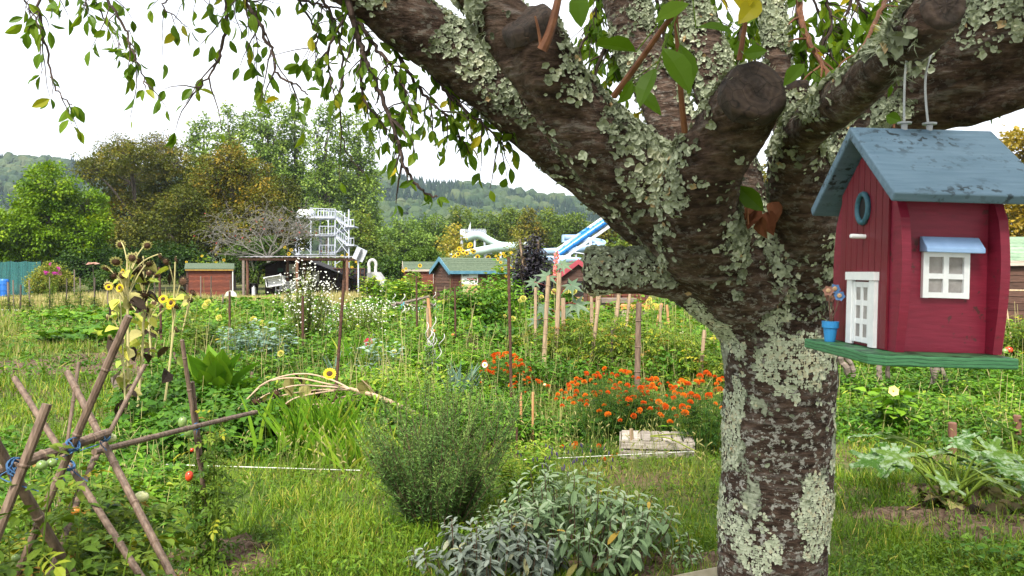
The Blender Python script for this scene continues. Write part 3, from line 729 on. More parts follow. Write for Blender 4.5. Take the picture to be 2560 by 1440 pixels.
def flag_platform():
    Yp = 100.0; s = Yp / F_PX; base = at_ground(1182, Yp); root = thing('slide_platform', 'grey railed start platform with a white pennant flag', 'platform', base)
    a, b = P(1151, 592, Yp), P(1213, 592, Yp)
    mb = MB(); mb.box((a[0], Yp, a[2] - .2), (b[0], Yp + 3, a[2])); part('deck', mb, STEEL, root)
    for y in (Yp, Yp + 3):
        mb = MB()
        for h in np.linspace(.1, .95, 4): mb.beam([a[0], y, a[2] + h], [b[0], y, a[2] + h], .05)
        for i in range(17): x = a[0] + (b[0] - a[0]) * i / 16; mb.beam([x, y, a[2]], [x, y, a[2] + 1.0], .05)
        part('railing', mb, STEEL, root)
    mb = MB(); q = P(1156, 574, Yp); mb.box((q[0] - .3, Yp - .05, q[2] - .75), (q[0] + .35, Yp - .02, q[2])); part('notice', mb, WHITE, root)
    for u in (1153, 1211):
        for dy in (.15, 2.85): mb = MB(); mb.tube([[P(u, 0, Yp)[0], Yp + dy, 0], [P(u, 0, Yp)[0], Yp + dy, a[2]]], .1, 8); part('post', mb, STEEL, root)
    mb = MB(); q = P(1176, 592, Yp); mb.tube([q, q + [0, 0, 1.85]], .03, 6); part('flagpole', mb, STEEL, root)
    mb = MB(); t = q + [0, 0, 1.8]; mb.prism([(t[0], t[2]), (t[0] - .12, t[2] - .35), (t[0] - .3, t[2] - .95), (t[0] - .02, t[2] - .95)], 1, Yp - .02, Yp + .02)
    mb.prism([(t[0] - .02, t[2] - .96), (t[0] - .3, t[2] - .96), (t[0] - .28, t[2] - 1.1), (t[0] - .02, t[2] - 1.1)], 1, Yp - .02, Yp + .02, mat=1); part('flag', mb, [WHITE, SKYB], root)
flag_platform()
def blue_slide():
    Yb = 82.0; root = thing('water_slide', 'steep straight blue and white water slide', 'slide', at_ground(1450, Yb))
    a, b = P(1396, 636, Yb), P(1560, 522, Yb + 1)
    d = (b - a); L = np.linalg.norm(d); t = d / L; nrm = np.cross([0, 1., 0], t); nrm = -nrm if nrm[2] < 0 else nrm
    mb = MB(); mb.tube([a, b], .34, 18); part('tube', mb, BLUE, root, smooth=False)
    for k in range(1, 9):
        c = a + d * k / 9; m2 = MB(); m2.tube([c - t * .05, c + t * .05], .41, 18); part('flange', m2, BLUE, root)
    for k, m_ in enumerate([WHITE, WHITE, SKYB, BLUE, WHITE, WHITE, BLUE, WHITE]):
        m2 = MB(); p0 = a + d * (k / 8) + nrm * .52 + [0, .5, 0]; p1 = a + d * ((k + 1) / 8 - .002) + nrm * .52 + [0, .5, 0]
        trough(m2, [p0, (p0 + p1) / 2, p1], .42, .06, 170, 370); part('chute', m2, m_, root, smooth=True)
    m2 = MB(); m2.beam(a - nrm * .62, b - nrm * .62, .16, .3); part('girder', m2, STEEL, root)
    top = a + d * .42 - nrm * .8
    for dx, dy in ((-.5, 0), (.6, 0), (.1, 2)):
        m2 = MB(); m2.beam([top[0] + dx, Yb + dy, 0], top, .2); part('pylon', m2, STEEL, root)
    m2 = MB(); m2.beam([top[0], Yb, top[2] - 1.4], a + d * .16 - nrm * .6, .1); part('strut', m2, STEEL, root)
    root = thing('water_slide', 'light blue water slide winding round behind the steep blue one', 'slide', at_ground(1430, 88))
    p = smooth_path([P(1410, 592, 92), P(1450, 594, 92), P(1485, 600, 91), P(1500, 606, 89.5), P(1498, 612, 87.5), P(1470, 617, 86.5), P(1420, 623, 86), P(1370, 626, 86), P(1338, 629, 87), P(1328, 632, 89), P(1340, 638, 90), P(1380, 645, 89), P(1430, 652, 88)])
    mb = MB(); trough(mb, p, .6, .08, 160, 380); part('chute', mb, SKYB, root, smooth=True)
    mb = MB(); q = P(1412, 596, 92); mb.box((q[0] - .3, 91.6, q[2] - .45), (q[0] + 2.5, 93.5, q[2] + .42)); part('start_box', mb, SKYB, root)
    for (u, v, yy) in [(1345, 640, 87.5), (1440, 630, 86), (1492, 615, 89)]:
        mb = MB(); q = P(u, v, yy); mb.tube([[q[0], yy, 0], q], .12, 8); part('support', mb, STEEL, root)
    mb = MB(); p = smooth_path([P(1385, 656, 78), P(1410, 648, 78), P(1440, 647, 78), P(1475, 652, 78)])
    root = thing('splash_chute', 'short light blue splash chute below the slides', 'slide', at_ground(1420, 78)); trough(mb, p, .5, .08, 165, 375); part('chute', mb, SKYB, root, smooth=True)
    mb = MB(); q = P(1413, 641, 78); mb.box((q[0] - .6, 78.5, 0), (q[0] + .6, 79.2, q[2] + .1)); part('box', mb, WHITE, root)
blue_slide()
# ------------------------------------------------------------------ undergrowth that closes the view below the tree crowns
def undergrowth():
    r = np.random.default_rng(71); bl = []
    for k in range(58):
        u = -260 + k * 36 + r.uniform(-12, 12); yy = r.uniform(98, 125); h = r.uniform(2.2, 4.6); c = at_ground(u, yy)
        bl.append((c[0], yy, h * .45, r.uniform(1.6, 2.8), 1.6, h * .6))
    for k in range(34):
        u = 1560 + k * 42 + r.uniform(-12, 12); yy = r.uniform(55, 75); h = r.uniform(2.0, 4.2); c = at_ground(u, yy)
        bl.append((c[0], yy, h * .45, r.uniform(1.4, 2.4), 1.4, h * .6))
    pos, d, tt, _ = crown_leaves(bl, .34, .42, r, .5, tint0=.42, spread=.2)
    ok = pos[:, 2] > .05; pos, d, tt = pos[ok], d[ok], tt[ok]
    mb = MB(); mb.stamp(DIAMOND, pos, rot_y_to(d, r.normal(0, .5, len(pos))), .34 * r.uniform(.7, 1.35, len(pos)), tt)
    setting('undergrowth', mb, L_WILLOW, 'stuff', label='unbroken green undergrowth below the trees along the valley')
undergrowth()
# ------------------------------------------------------------------ garden sheds and what stands round them
W_RED = surf('red_stained_boards', (.085, .022, .012), (.16, .045, .024), 6, (.6, 4, 8), .75, .25, .01, tintmix=.25)
W_REDD = surf('dark_red_boards', (.050, .018, .012), (.10, .036, .022), 6, (.6, 4, 8), .75, .25, .01, tintmix=.25)
W_BROWN = surf('brown_stained_boards', (.045, .022, .015), (.10, .05, .034), 6, (.6, .6, 8), .75, .25, .01, tintmix=.25)
W_DARK = surf('dark_brown_boards', (.012, .007, .006), (.030, .017, .013), 6, (.6, .6, 8), .75, .25, .01, tintmix=.25)
W_GREY = surf('weathered_boards', (.10, .075, .06), (.20, .16, .13), 6, (.6, .6, 8), .8, .3, .01, tintmix=.25)
POSTWOOD = surf('reddish_post_wood', (.10, .045, .028), (.19, .095, .06), 5, (5, 5, .6), .75, .25, .01)
FELT = surf('green_felt', (.055, .078, .050), (.095, .122, .080), 14, rough=.9, bmp=.4, dist=.01, spec=.15, tintmix=.12)
FASC_BLUE = surf('blue_fascia_paint', (.055, .15, .21), (.10, .23, .31), 6, rough=.5, bmp=.1)
FASC_PINK = surf('pink_fascia_paint', (.24, .035, .05), (.33, .06, .075), 6, rough=.5, bmp=.1)
FASC_OCHRE = surf('ochre_fascia_paint', (.30, .17, .03), (.42, .26, .05), 6, rough=.6, bmp=.1)
FASC_GREY = surf('bare_fascia_wood', (.26, .21, .17), (.42, .36, .30), 6, (.5, 4, 4), .8, .3, .01)
DARKIN = surf('dark_inside', (.008, .006, .006), (.014, .011, .01), 3, bmp=0)
def boards(mb, x0, x1, y, z0, z1, face, step=.12, r=None, gable=None):
    """lapped boards on a wall facing -y (face 'y') or -x (face 'x'); gable(z) -> half-width limits"""
    n = max(1, int(round((z1 - z0) / step))); h = (z1 - z0) / n
    for i in range(n):
        a, b = z0 + i * h + .006, z0 + (i + 1) * h; t = r.random()
        lo, hi = (x0, x1) if gable is None else gable((a + b) / 2 + .3 * h)
        if hi - lo < .05: continue
        if face == 'y': V = [[lo, y, a], [hi, y, a], [hi, y - .022, a], [lo, y - .022, a], [lo, y, b], [hi, y, b], [hi, y - .010, b], [lo, y - .010, b]]
        else: V = [[y, lo, a], [y, hi, a], [y - .022, hi, a], [y - .022, lo, a], [y, lo, b], [y, hi, b], [y - .010, hi, b], [y - .010, lo, b]]
        mb.add(V, [[0, 1, 2, 3], [7, 6, 5, 4], [2, 1, 5, 6], [3, 2, 6, 7], [0, 3, 7, 4], [1, 0, 4, 5]], t)
def gable_shed(name, label, loc, rot, Wd, D, He, Hr, wall, roofm, fasc, oh=.18, seed=1, gable_wall=None, cat='shed', step=.12):
    """ridge along local x; front wall faces -y; gables at both x ends"""
    r = random.Random(seed); root = thing(name, label, cat, loc, rotz=rot)
    hw, hd = Wd / 2, D / 2
    mb = MB(); mb.box((-hw, -hd, -.05), (hw, hd, He))
    mb.prism([(-hd, He + .001), (hd, He + .001), (0, Hr - .03)], 0, -hw, hw)
    boards(mb, -hw, hw, -hd - .001, .05, He, 'y', step, r)
    part('wall', mb, wall, root, local=True)
    mb = MB(); sl = (Hr - He) / hd
    boards(mb, -hd, hd, -hw - .001, .05, Hr - .1, 'x', step, r, gable=lambda z: (-hd, hd) if z < He else (-(Hr - z) / sl, (Hr - z) / sl))
    part('gable_wall', mb, gable_wall or wall, root, local=True)
    for (x, y) in ((-hw, -hd), (hw, -hd), (-hw, hd)): mb = MB(); mb.box((x - .045, y - .045, -.05), (x + .045, y + .045, He - .01)); part('corner_post', mb, wall, root, local=True)
    ex = hw + oh; ey = hd + oh * .9; ez = He - sl * oh * .9; th = .05
    mb = MB(); nr = 7                                       # overlapping felt courses
    for s in (-1, 1):
        for i in range(nr):
            a, b = i / nr, (i + 1) / nr
            y0, z0 = s * ey * (1 - a), ez + (Hr - ez) * a; y1, z1 = s * ey * (1 - b), ez + (Hr - ez) * b
            V = [[-ex, y0, z0 + .002], [ex, y0, z0 + .002], [ex, y1, z1 + .002], [-ex, y1, z1 + .002], [-ex, y0, z0 + th + .012], [ex, y0, z0 + th + .012], [ex, y1, z1 + th], [-ex, y1, z1 + th]]
            mb.add(V, [[3, 2, 1, 0], [4, 5, 6, 7], [0, 1, 5, 4], [1, 2, 6, 5], [2, 3, 7, 6], [3, 0, 4, 7]], r.random())
    part('roof', mb, roofm, root, local=True)
    mb = MB(); fh = .13
    for e in (-1, 1):
        x = e * (ex + .013)
        for s in (-1, 1):
            V = []
            for xx in (x - .011, x + .011):
                V += [[xx, s * (ey + .02), ez - .09], [xx, 0, Hr - .09 + (0 if s < 0 else .002)], [xx, 0, Hr + th + .03], [xx, s * (ey + .02), ez + th + .03]]
            mb.add(V, [[0, 1, 2, 3], [7, 6, 5, 4], [0, 4, 5, 1], [1, 5, 6, 2], [2, 6, 7, 3], [3, 7, 4, 0]])
    for s in (-1, 1): mb.box((-ex + .001, s * (ey + .012) - .010, ez - .06), (ex - .001, s * (ey + .012) + .010, ez + th + .01))
    part('fascia', mb, fasc, root, local=True)
    return root
def text_mb(mb, txt, size, M, mat=0, bold=0.0, depth=.002):
    cu = bpy.data.curves.new('lettering', 'FONT'); cu.body = txt; cu.size = size; cu.extrude = depth; cu.offset = bold; cu.resolution_u = 2
    o = bpy.data.objects.new('lettering', cu); COL.objects.link(o)
    dg = bpy.context.evaluated_depsgraph_get(); me = bpy.data.meshes.new_from_object(o.evaluated_get(dg))
    V = np.array([v.co[:] for v in me.vertices]); F = [list(p.vertices) for p in me.polygons]
    bpy.data.objects.remove(o); bpy.data.curves.remove(cu); bpy.data.meshes.remove(me)
    if len(V) == 0: return
    V = V @ np.asarray(M)[:3, :3].T + np.asarray(M)[:3, 3]; mb.add(V, F, mat=mat)
UPRIGHT = np.array(Matrix.Rotation(math.pi / 2, 4, 'X'))          # text in x,z facing -y
def at(M, x, y, z): A = np.array(M); A[:3, 3] = (x, y, z); return A
def flat(name, c, rough=.6): return surf(name, c, tuple(min(1, k * 1.06) for k in c), 20, rough=rough, bmp=0)
PAPER = flat('sign_white', (.62, .62, .57)); INK = flat('sign_dark_ink', (.03, .05, .07)); INKRED = flat('sign_red_ink', (.32, .03, .03))
SIGNGREEN = flat('sign_green', (.05, .28, .10)); SKIN = flat('sign_beige', (.55, .34, .20)); SKIN2 = flat('sign_tan', (.40, .22, .12)); YEL = flat('sign_yellow', (.50, .55, .05)); ORANGE = flat('sign_orange', (.62, .27, .03)); SIGNGRASS = flat('sign_olive', (.34, .38, .16))

# the shed with the poster
Yt = 31.0
def poster_shed():
    c = P(1180, 780, Yt + .9); root = gable_shed('garden_shed', 'brown shed with green felt roof, blue edging and a poster on its side', (c[0], Yt + .95, 0), R(27), 2.5, 1.75, 1.66, 2.12, W_REDD, FELT, FASC_BLUE, .16, 3, gable_wall=W_BROWN)
    t = MB(); hd = 1.75 / 2; y = -hd - .03; x0, x1, z0, z1 = -.86, -.16, .55, 1.56
    t.box((x0, y - .012, z0), (x1, y, z1)); sign = part('poster', t, PAPER, root, local=True)
    t = MB(); text_mb(t, 'EPICE', .105, at(UPRIGHT, x0 + .05, y - .016, z1 - .13), 0, .004); text_mb(t, 'LA', .075, at(UPRIGHT, x0 + .13, y - .016, z1 - .27), 0, .002)
    text_mb(t, 'TATATE', .115, at(UPRIGHT, x0 + .235, y - .016, z1 - .28), 1, .006)
    part('lettering', t, [INK, INKRED], sign, local=True)
    t = MB(); q = [(x0 + .01, z0 + .01), (x1 - .01, z0 + .01), (x1 - .01, z1 - .46), (x0 + .01, z1 - .42)]; t.prism(q, 1, y - .016, y - .0125)
    for k, (ax, az, bx, bz, w) in enumerate([(-.80, .62, -.47, 1.05, .055), (-.72, .60, -.36, 1.06, .06), (-.60, .62, -.26, 1.08, .06), (-.46, .66, -.20, 1.0, .055)]):
        d = np.array([bx - ax, bz - az]); d /= np.linalg.norm(d); n_ = np.array([-d[1], d[0]]) * w
        pts = []
        for j in range(9): a = math.pi * (j / 8) - math.pi / 2; pts.append((bx + d[0] * w * math.cos(a) + n_[0] * math.sin(a), bz + d[1] * w * math.cos(a) + n_[1] * math.sin(a)))
        pts += [(ax + n_[0] * .8, az + n_[1] * .8), (ax - n_[0] * .8, az - n_[1] * .8)]
        t.prism(pts, 1, y - .019 - .002 * k, y - .0165 - .002 * k, mat=1 + k % 2)
    t.prism([(x0 + .02, z1 - .50), (x0 + .11, z1 - .50), (x0 + .10, z1 - .45), (x0 + .02, z1 - .45)], 1, y - .022, y - .017, mat=3)
    part('picture', t, [SIGNGRASS, SKIN, SKIN2, ORANGE], sign, local=True)
    t = MB(); t.box((x0 - .05, y - .04, .3), (x0 - .012, y - .004, 1.6)); part('batten', t, POSTWOOD, root, local=True)
poster_shed()
c = P(1052, 0, 46); g = gable_shed('garden_shed', 'small reddish shed with green roof partly hidden by the poster shed', (c[0] + .1, 46, 0), R(10), 2.0, 1.7, 1.75, 2.15, W_RED, FELT, FASC_GREY, .14, 4)
t = MB(); t.box((.55, -.91, .95), (.98, -.88, 1.5)); sg = part('poster', t, PAPER, g, local=True)
t = MB(); t.prism([(.58, 1.0), (.95, 1.0), (.95, 1.16), (.78, 1.22), (.58, 1.12)], 1, -.915, -.911); part('picture', t, SKIN, sg, local=True)
# red shed on the left: felt lid sloping to the viewer
def red_shed():
    Ys = 49.5; x = (524 - 1280) / F_PX * Ys; root = thing('tool_shed', 'low red board shed with flat green felt roof left of the pergola', 'shed', (x, Ys, 0), rotz=R(19)); r = random.Random(8)
    mb = MB(); mb.box((-1.29, 0, -.05), (1.29, 1.8, 1.72)); boards(mb, -1.29, 1.29, -.001, .05, 1.70, 'y', .15, r); part('wall', mb, W_RED, root, local=True)
    for xx in (-1.29, 1.29): mb = MB(); mb.box((xx - .06, -.05, -.05), (xx + .06, .05, 1.7)); part('corner_post', mb, W_BROWN, root, local=True)
    mb = MB(); mb.prism([(-.2, 1.76), (-.2, 1.82), (.9, 2.16), (2.0, 1.82), (2.0, 1.76), (.9, 2.10)], 0, -1.45, 1.45); part('roof', mb, FELT, root, local=True)
    mb = MB(); mb.box((-1.40, -.19, 1.69), (1.40, -.165, 1.755)); part('fascia', mb, FASC_OCHRE, root, local=True)
    mb = MB(); mb.tube([[1.36, -.1, 1.7], [1.36, -.1, .1]], .035, 6); part('downpipe', mb, PAPER, root, local=True)
red_shed()
# pergola with corrugated roof, the dark shed below it
def pergola():
    Yp = 50.0; s = Yp / F_PX; X = lambda u: (u - 1280) * s; base = (X(733), Yp, 0)
    root = thing('pergola', 'open pergola of brown posts with a corrugated sheet roof', 'pergola', base)
    mb = MB(); zt = CAMZ - (646 - HOR) * s
    for (u, dy, nm) in [(598, 1.6, 0), (609, 0, 1), (743, 0, 0), (845, 1.8, 0), (868, 0, 0), (690, 2.6, 0)]:
        m2 = MB(); x = X(u); m2.box((x - .075, Yp + dy - .075, 0), (x + .075, Yp + dy + .075, zt - .12)); part('post', m2, W_GREY if nm else POSTWOOD, root)
    for dy in (-.05, 2.9):
        m2 = MB(); m2.box((X(597), Yp + dy, zt - .12), (X(870), Yp + dy + .1, zt + .03)); part('beam', m2, POSTWOOD, root)
    for u in (600, 868): m2 = MB(); m2.box((X(u) - .06, Yp + .06, zt - .115), (X(u) + .06, Yp + 2.88, zt + .025)); part('beam', m2, POSTWOOD, root)
    n = 120; V = []; F = []
    for i in range(n + 1):
        x = X(594) + (X(872) - X(594)) * i / n; z = zt + .06 + .035 * abs(math.sin(i / n * math.pi * 22)) ** .6
        V += [[x, Yp - .25, z], [x, Yp + 3.1, z + .1], [x, Yp - .25, z + .012], [x, Yp + 3.1, z + .112]]
    for i in range(n): a = 4 * i; F += [[a, a + 4, a + 5, a + 1], [a + 2, a + 3, a + 7, a + 6], [a, a + 2, a + 6, a + 4]]
    mb = MB(); mb.add(V, F); part('roof_sheet', mb, surf('corrugated_sheet', (.16, .15, .16), (.30, .29, .31), 6, rough=.5, bmp=0), root)
    # the dark lean-to shed
    b0 = (X(725), Yp + 3.4, 0); sh = thing('dark_shed', 'dark brown gabled shed with lean-to standing behind the pergola', 'shed', b0); r = random.Random(5)
    xl, xa, xr = X(621), X(700), X(845); z_e, z_a, z_r = 2.05, 2.62, 1.22
    prof = lambda x: z_e + (z_a - z_e) * (x - xl) / (xa - xl) if x < xa else z_a + (z_r - z_a) * (x - xa) / (xr - xa)
    mb = MB(); y0 = Yp + 3.4; mb.prism([(xl, -.05), (xr, -.05), (xr, z_r), (xa, z_a), (xl, z_e)], 1, y0, y0 + 2.6)
    for i in range(19):
        za, zb = .03 + i * .135, .03 + (i + 1) * .135 - .006; t = r.random()
        hi = xr if zb < z_r else xa + (z_a - zb) / (z_a - z_r) * (xr - xa); lo = xl if zb < z_e else xl + (zb - z_e) / (z_a - z_e) * (xa - xl)
        if hi - lo > .1 and zb < z_a: mb.add([[lo, y0 - .001, za], [hi, y0 - .001, za], [hi, y0 - .024, za], [lo, y0 - .024, za], [lo, y0 - .001, zb], [hi, y0 - .001, zb], [hi, y0 - .012, zb], [lo, y0 - .012, zb]], [[0, 1, 2, 3], [7, 6, 5, 4], [2, 1, 5, 6], [3, 2, 6, 7], [0, 3, 7, 4], [1, 0, 4, 5]], t)
    part('wall', mb, W_DARK, sh)
    for (xa_, za_, xb_, zb_, nm) in [(xl - .35, z_e - .12, xa, z_a + .02, 'roof'), (xa, z_a + .02, xr + .3, z_r - .14, 'lean_to_roof')]:
        mb = MB(); mb.prism([(xa_, za_ + .02), (xb_, zb_ + .02), (xb_, zb_ + .10), (xa_, za_ + .10)], 1, y0 - .35, y0 + 2.8); part(nm, mb, FELT if nm == 'roof' else DARKIN, sh)
    mb = MB(); mb.box((X(677), y0 - .06, CAMZ - (683 - HOR) * s), (X(702), y0 - .03, CAMZ - (659 - HOR) * s)); nb = part('notice_board', mb, PAPER, sh)
    mb = MB()
    for i, w in enumerate((.30, .42, .36, .40, .28)): mb.box((X(689) - w / 2, y0 - .064, 1.98 - i * .07), (X(689) + w / 2, y0 - .061, 2.0 - i * .07))
    mb.box((X(686), y0 - .064, 1.56), (X(693), y0 - .061, 1.64), mat=1); part('print', mb, [flat('faint_print', (.42, .43, .42)), SIGNGREEN], nb)
    mb = MB(); mb.box((X(732), y0 - .06, .85), (X(742), y0 - .03, 1.65)); part('yellow_notice', mb, YEL, sh)
    mb = MB(); mb.box((X(748), y0 - .06, .95), (X(765), y0 - .03, 1.62)); part('grey_notice', mb, flat('grey_notice', (.35, .35, .33)), sh)
    mb = MB(); mb.box((X(655), y0 - .06, 1.6), (X(669), y0 - .03, 1.85)); part('green_plate', mb, flat('dark_green_plate', (.02, .07, .04)), sh)
    mb = MB(); mb.box((X(721), y0 - .05, .02), (X(730), y0 - .026, 2.3)); part('door_post', mb, POSTWOOD, sh)
    # white plastic benches
    PLA = flat('white_plastic', (.74, .75, .76), .4)
    def bench(lab, loc, rotz, tilt):
        o = thing('plastic_bench', lab, 'bench', loc, 'white plastic garden benches'); o.rotation_euler = (tilt[0], tilt[1], rotz)
        m = MB()
        for i in range(5): m.box((-.6, -.22 + i * .1, .42), (.6, -.14 + i * .1, .45))
        m.box((-.62, -.26, .40), (.62, -.23, .46)); part('seat', m, PLA, o, local=True)
        m = MB()
        for i in range(6): m.box((-.58, .24 + i * .012, .50 + i * .075), (.58, .265 + i * .012, .555 + i * .075))
        for x in (-.6, .55): m.box((x, .235, .4), (x + .06, .30, .97))
        m.box((-.6, .30, .93), (.61, .335, .99)); part('backrest', m, PLA, o, local=True)
        for x in (-.62, .56):
            m = MB(); m.tube(smooth_path([[x + .03, .28, .72], [x + .03, .05, .70], [x + .03, -.22, .66], [x + .03, -.27, .58], [x + .03, -.25, .40]], 4), .032, 6); part('armrest', m, PLA, o, local=True)
            for y in (-.24, .24): m = MB(); m.beam([x + .03, y * 1.1, 0], [x + .03, y, .44], .06); part('leg', m, PLA, o, local=True)
    bench('white plastic garden bench tipped upside down on the other bench', (X(682), Yp + 1.5, .92), R(-10), (R(84), R(-9), 0))
    bench('white plastic garden bench standing upright below the notice board', (X(690), Yp + 2.2, 0), R(-14), (0, 0, 0))
    o = thing('compost_bin', 'dark bin and white canister beside the left pergola post', 'bin', (X(602), Yp + 2, 0))
    m = MB(); m.tube([[X(604), Yp + 2.2, 0], [X(604), Yp + 2.2, .8]], [.33, .28], 14); m.tube([[X(604), Yp + 2.2, .8], [X(604), Yp + 2.2, .86]], [.31, .25], 14); part('barrel', m, DARKIN, o)
    m = MB(); m.box((X(614), Yp + 1.2, 0), (X(621), Yp + 1.5, .62)); m.tube([[X(617), Yp + 1.35, .62], [X(617), Yp + 1.35, .7]], .05, 8); part('canister', m, PLA, o)
    # red parasol canopy behind, dark tank with wire cage
    o = thing('parasol', 'half hidden red parasol behind the dark shed roof', 'parasol', at_ground(770, 60)); q = P(760, 650, 60); m = MB(); n = 8
    V = [[q[0], 60, q[2] + .15]] + [[q[0] + 1.35 * math.cos(2 * math.pi * i / n), 60 + 1.35 * math.sin(2 * math.pi * i / n), q[2] - .32] for i in range(n)] + [[q[0], 60, q[2] + .12]] + [[q[0] + 1.32 * math.cos(2 * math.pi * i / n), 60 + 1.32 * math.sin(2 * math.pi * i / n), q[2] - .35] for i in range(n)]
    m.add(V, [[0, 1 + i, 1 + (i + 1) % n] for i in range(n)] + [[n + 1, n + 2 + (i + 1) % n, n + 2 + i] for i in range(n)] + [[1 + i, n + 2 + i, n + 2 + (i + 1) % n, 1 + (i + 1) % n] for i in range(n)]); part('canopy', m, flat('red_canvas', (.50, .04, .08)), o)
    m = MB(); m.tube([[q[0], 60, 0], [q[0], 60, q[2]]], .03, 8); part('pole', m, PLA, o)
    o = thing('water_tank', 'black water tank in a rusty wire cage right of the pergola', 'tank', (X(845), Yp + 4.5, 0)); RUST = surf('rust', (.09, .035, .02), (.19, .08, .045), 40, rough=.85, bmp=.4, dist=.003)
    globals()['RUST'] = RUST
    m = MB(); x0, x1, z0, z1 = X(796), X(880), .25, 1.85; y = Yp + 4.2
    m.box((x0, y + .05, z0), (x1, y + 1.3, z1)); part('tank', m, surf('black_plastic', (.012, .012, .016), (.03, .03, .04), 5, rough=.5, bmp=.1), o)
    m = MB()
    for i in range(9): m.beam([x0 + (x1 - x0) * i / 8, y, z0 - .2], [x0 + (x1 - x0) * i / 8, y, z1 + .04], .025)
    for i in range(6): m.beam([x0, y - .026, z0 + (z1 - z0) * i / 5], [x1, y - .026, z0 + (z1 - z0) * i / 5], .025)
    part('cage', m, RUST, o)
pergola()
# solar panel on its pole, masonry oven
def oven():
    Yo = 47.0; s = Yo / F_PX; X = lambda u: (u - 1280) * s; Z = lambda v: CAMZ - (v - HOR) * s
    CON = surf('pale_concrete', (.36, .35, .34), (.54, .53, .51), 7, rough=.85, bmp=.3, dist=.02)
    o = thing('masonry_oven', 'pale concrete garden oven with arched mouth and ring topped chimney', 'oven', (X(936), Yo, 0))
    m = MB(); x0, x1 = X(917), X(960); zt = Z(680)
    # body: side sloping down to the right, arched opening cut in the front
    outer = [(x0, 0), (x0, Z(682)), (X(931), zt), (X(943), zt), (x1, Z(704)), (x1, 0)]
    arch = [(X(945), 0)] + [(X(934) + (X(945) - X(934)) * math.cos(a), Z(712) + (Z(697) - Z(712)) * 1.35 * math.sin(a)) for a in np.linspace(0, math.pi, 9)] + [(X(923), 0)]
    m.prism(outer, 1, Yo + .5, Yo + 1.3)
    f = [outer[0], outer[1], outer[2], outer[3], outer[4], outer[5]] + arch
    m.prism(f[::-1], 1, Yo, Yo + .499); part('body', m, CON, o)
    m = MB(); m.box((X(921), Yo - .15, Z(713)), (X(947), Yo + .49, Z(711))); part('hearth_slab', m, surf('brick_hearth', (.20, .08, .05), (.30, .14, .09), 10), o)
    m = MB(); pts = []
    for a in np.linspace(-.15 * math.pi, 1.15 * math.pi, 15): pts.append([X(917) + .13 + .22 * math.cos(a), Yo + .6, Z(662) + .3 * math.sin(a)])
    pts = [[pts[0][0], Yo + .6, zt - .1]] + pts + [[pts[-1][0], Yo + .6, zt - .1]]
    for p_ in pts: p_[0] += (X(916) - X(912))
    m.tube(pts, .09, 10); part('chimney', m, CON, o)
    so = thing('solar_panel', 'tilted grey solar panel on a thin white pole', 'solar panel', (X(904), Yo - 1, 0)); m = MB(); m.tube([[X(904), Yo - 1, 0], [X(904), Yo - 1, Z(652)]], .045, 8); part('pole', m, STEEL, so)
    Mx = Matrix.Translation((X(908), Yo - 1, Z(637))) @ Matrix.Rotation(R(24), 4, 'Y') @ Matrix.Rotation(R(-8), 4, 'Z')
    m = MB(); m.box((-.02, -.3, -.34), (.02, .3, .34), M=Mx); m.box((-.30, -.03, -.34), (.30, -.005, .34), M=Mx); part('panel', m, surf('panel_back', (.30, .31, .33), (.42, .43, .46), 3, rough=.4, bmp=0), so)
    m = MB()
    for (a, b) in (((-.32, -.05, -.36), (.32, .03, -.33)), ((-.32, -.05, .33), (.32, .03, .36)), ((-.33, -.05, -.329), (-.30, .03, .329)), ((.30, -.05, -.329), (.33, .03, .329))): m.box(a, b, M=Mx)
    part('frame', m, STEEL, so)
oven()
# pink edged shed behind the short limb, planter boxes before it
def pink_shed():
    Yk = 25.0; s = Yk / F_PX; X = lambda u: (u - 1280) * s
    g = gable_shed('garden_shed', 'dark red shed with pink roof edging behind the short cut limb', (X(1446), Yk + 1.3, 0), R(90), 2.4, 1.06, 1.52, 1.93, W_BROWN, FELT, FASC_PINK, .14, 6)
    # after the turn the gable (local -x) faces the viewer
    m = MB(); m.box((-1.235, -.30, .85), (-1.224, .35, 1.32)); part('window_opening_shade', m, DARKIN, g, local=True)  # near-black panel on the boards stands for the shade behind the opening
    m = MB(); m.box((-1.25, -.34, .30), (-1.236, .38, .80)); part('shutter', m, surf('ochre_board', (.36, .22, .08), (.48, .32, .13), 6), g, local=True)
    o = thing('board_fence', 'low dark red board wall below the lichen covered limb', 'fence', (X(1530), Yk - 1, 0)); r = random.Random(3); m = MB(); m.box((X(1455), Yk - .9, 0), (X(1606), Yk - .85, 1.02)); boards(m, X(1455), X(1606), Yk - .901, .02, 1.0, 'y', .14, r); part('boards', m, W_RED, o)
    for u in (1456, 1530, 1605): m = MB(); m.box((X(u) - .05, Yk - .99, 0), (X(u) + .05, Yk - .925, 1.1)); part('post', m, W_BROWN, o)
    Yq = 21.0; s2 = Yq / F_PX; X2 = lambda u: (u - 1280) * s2; o = thing('planter_box', 'raised wooden planter with orange rim among the tomato stakes', 'planter', (X2(1560), Yq, 0))
    m = MB(); m.box((X2(1555), Yq, 0), (X2(1622), Yq + .8, .62)); part('box', m, flat('pale_planter', (.42, .33, .25)), o)
    m = MB(); m.box((X2(1552), Yq - .03, .62), (X2(1625), Yq + .83, .72)); part('rim', m, flat('orange_rim', (.52, .22, .06)), o)
    m = MB(); m.box((X2(1517), Yq + 1.2, .74), (X2(1612), Yq + 1.9, .86)); m.box((X2(1520), Yq + 1.25, 0), (X2(1526), Yq + 1.85, .739)); m.box((X2(1604), Yq + 1.25, 0), (X2(1610), Yq + 1.85, .739)); single('potting_bench', m, W_GREY, 'weathered grey bench top behind the orange rimmed planter', 'bench', base=(X2(1560), Yq + 1.5, 0))
pink_shed()
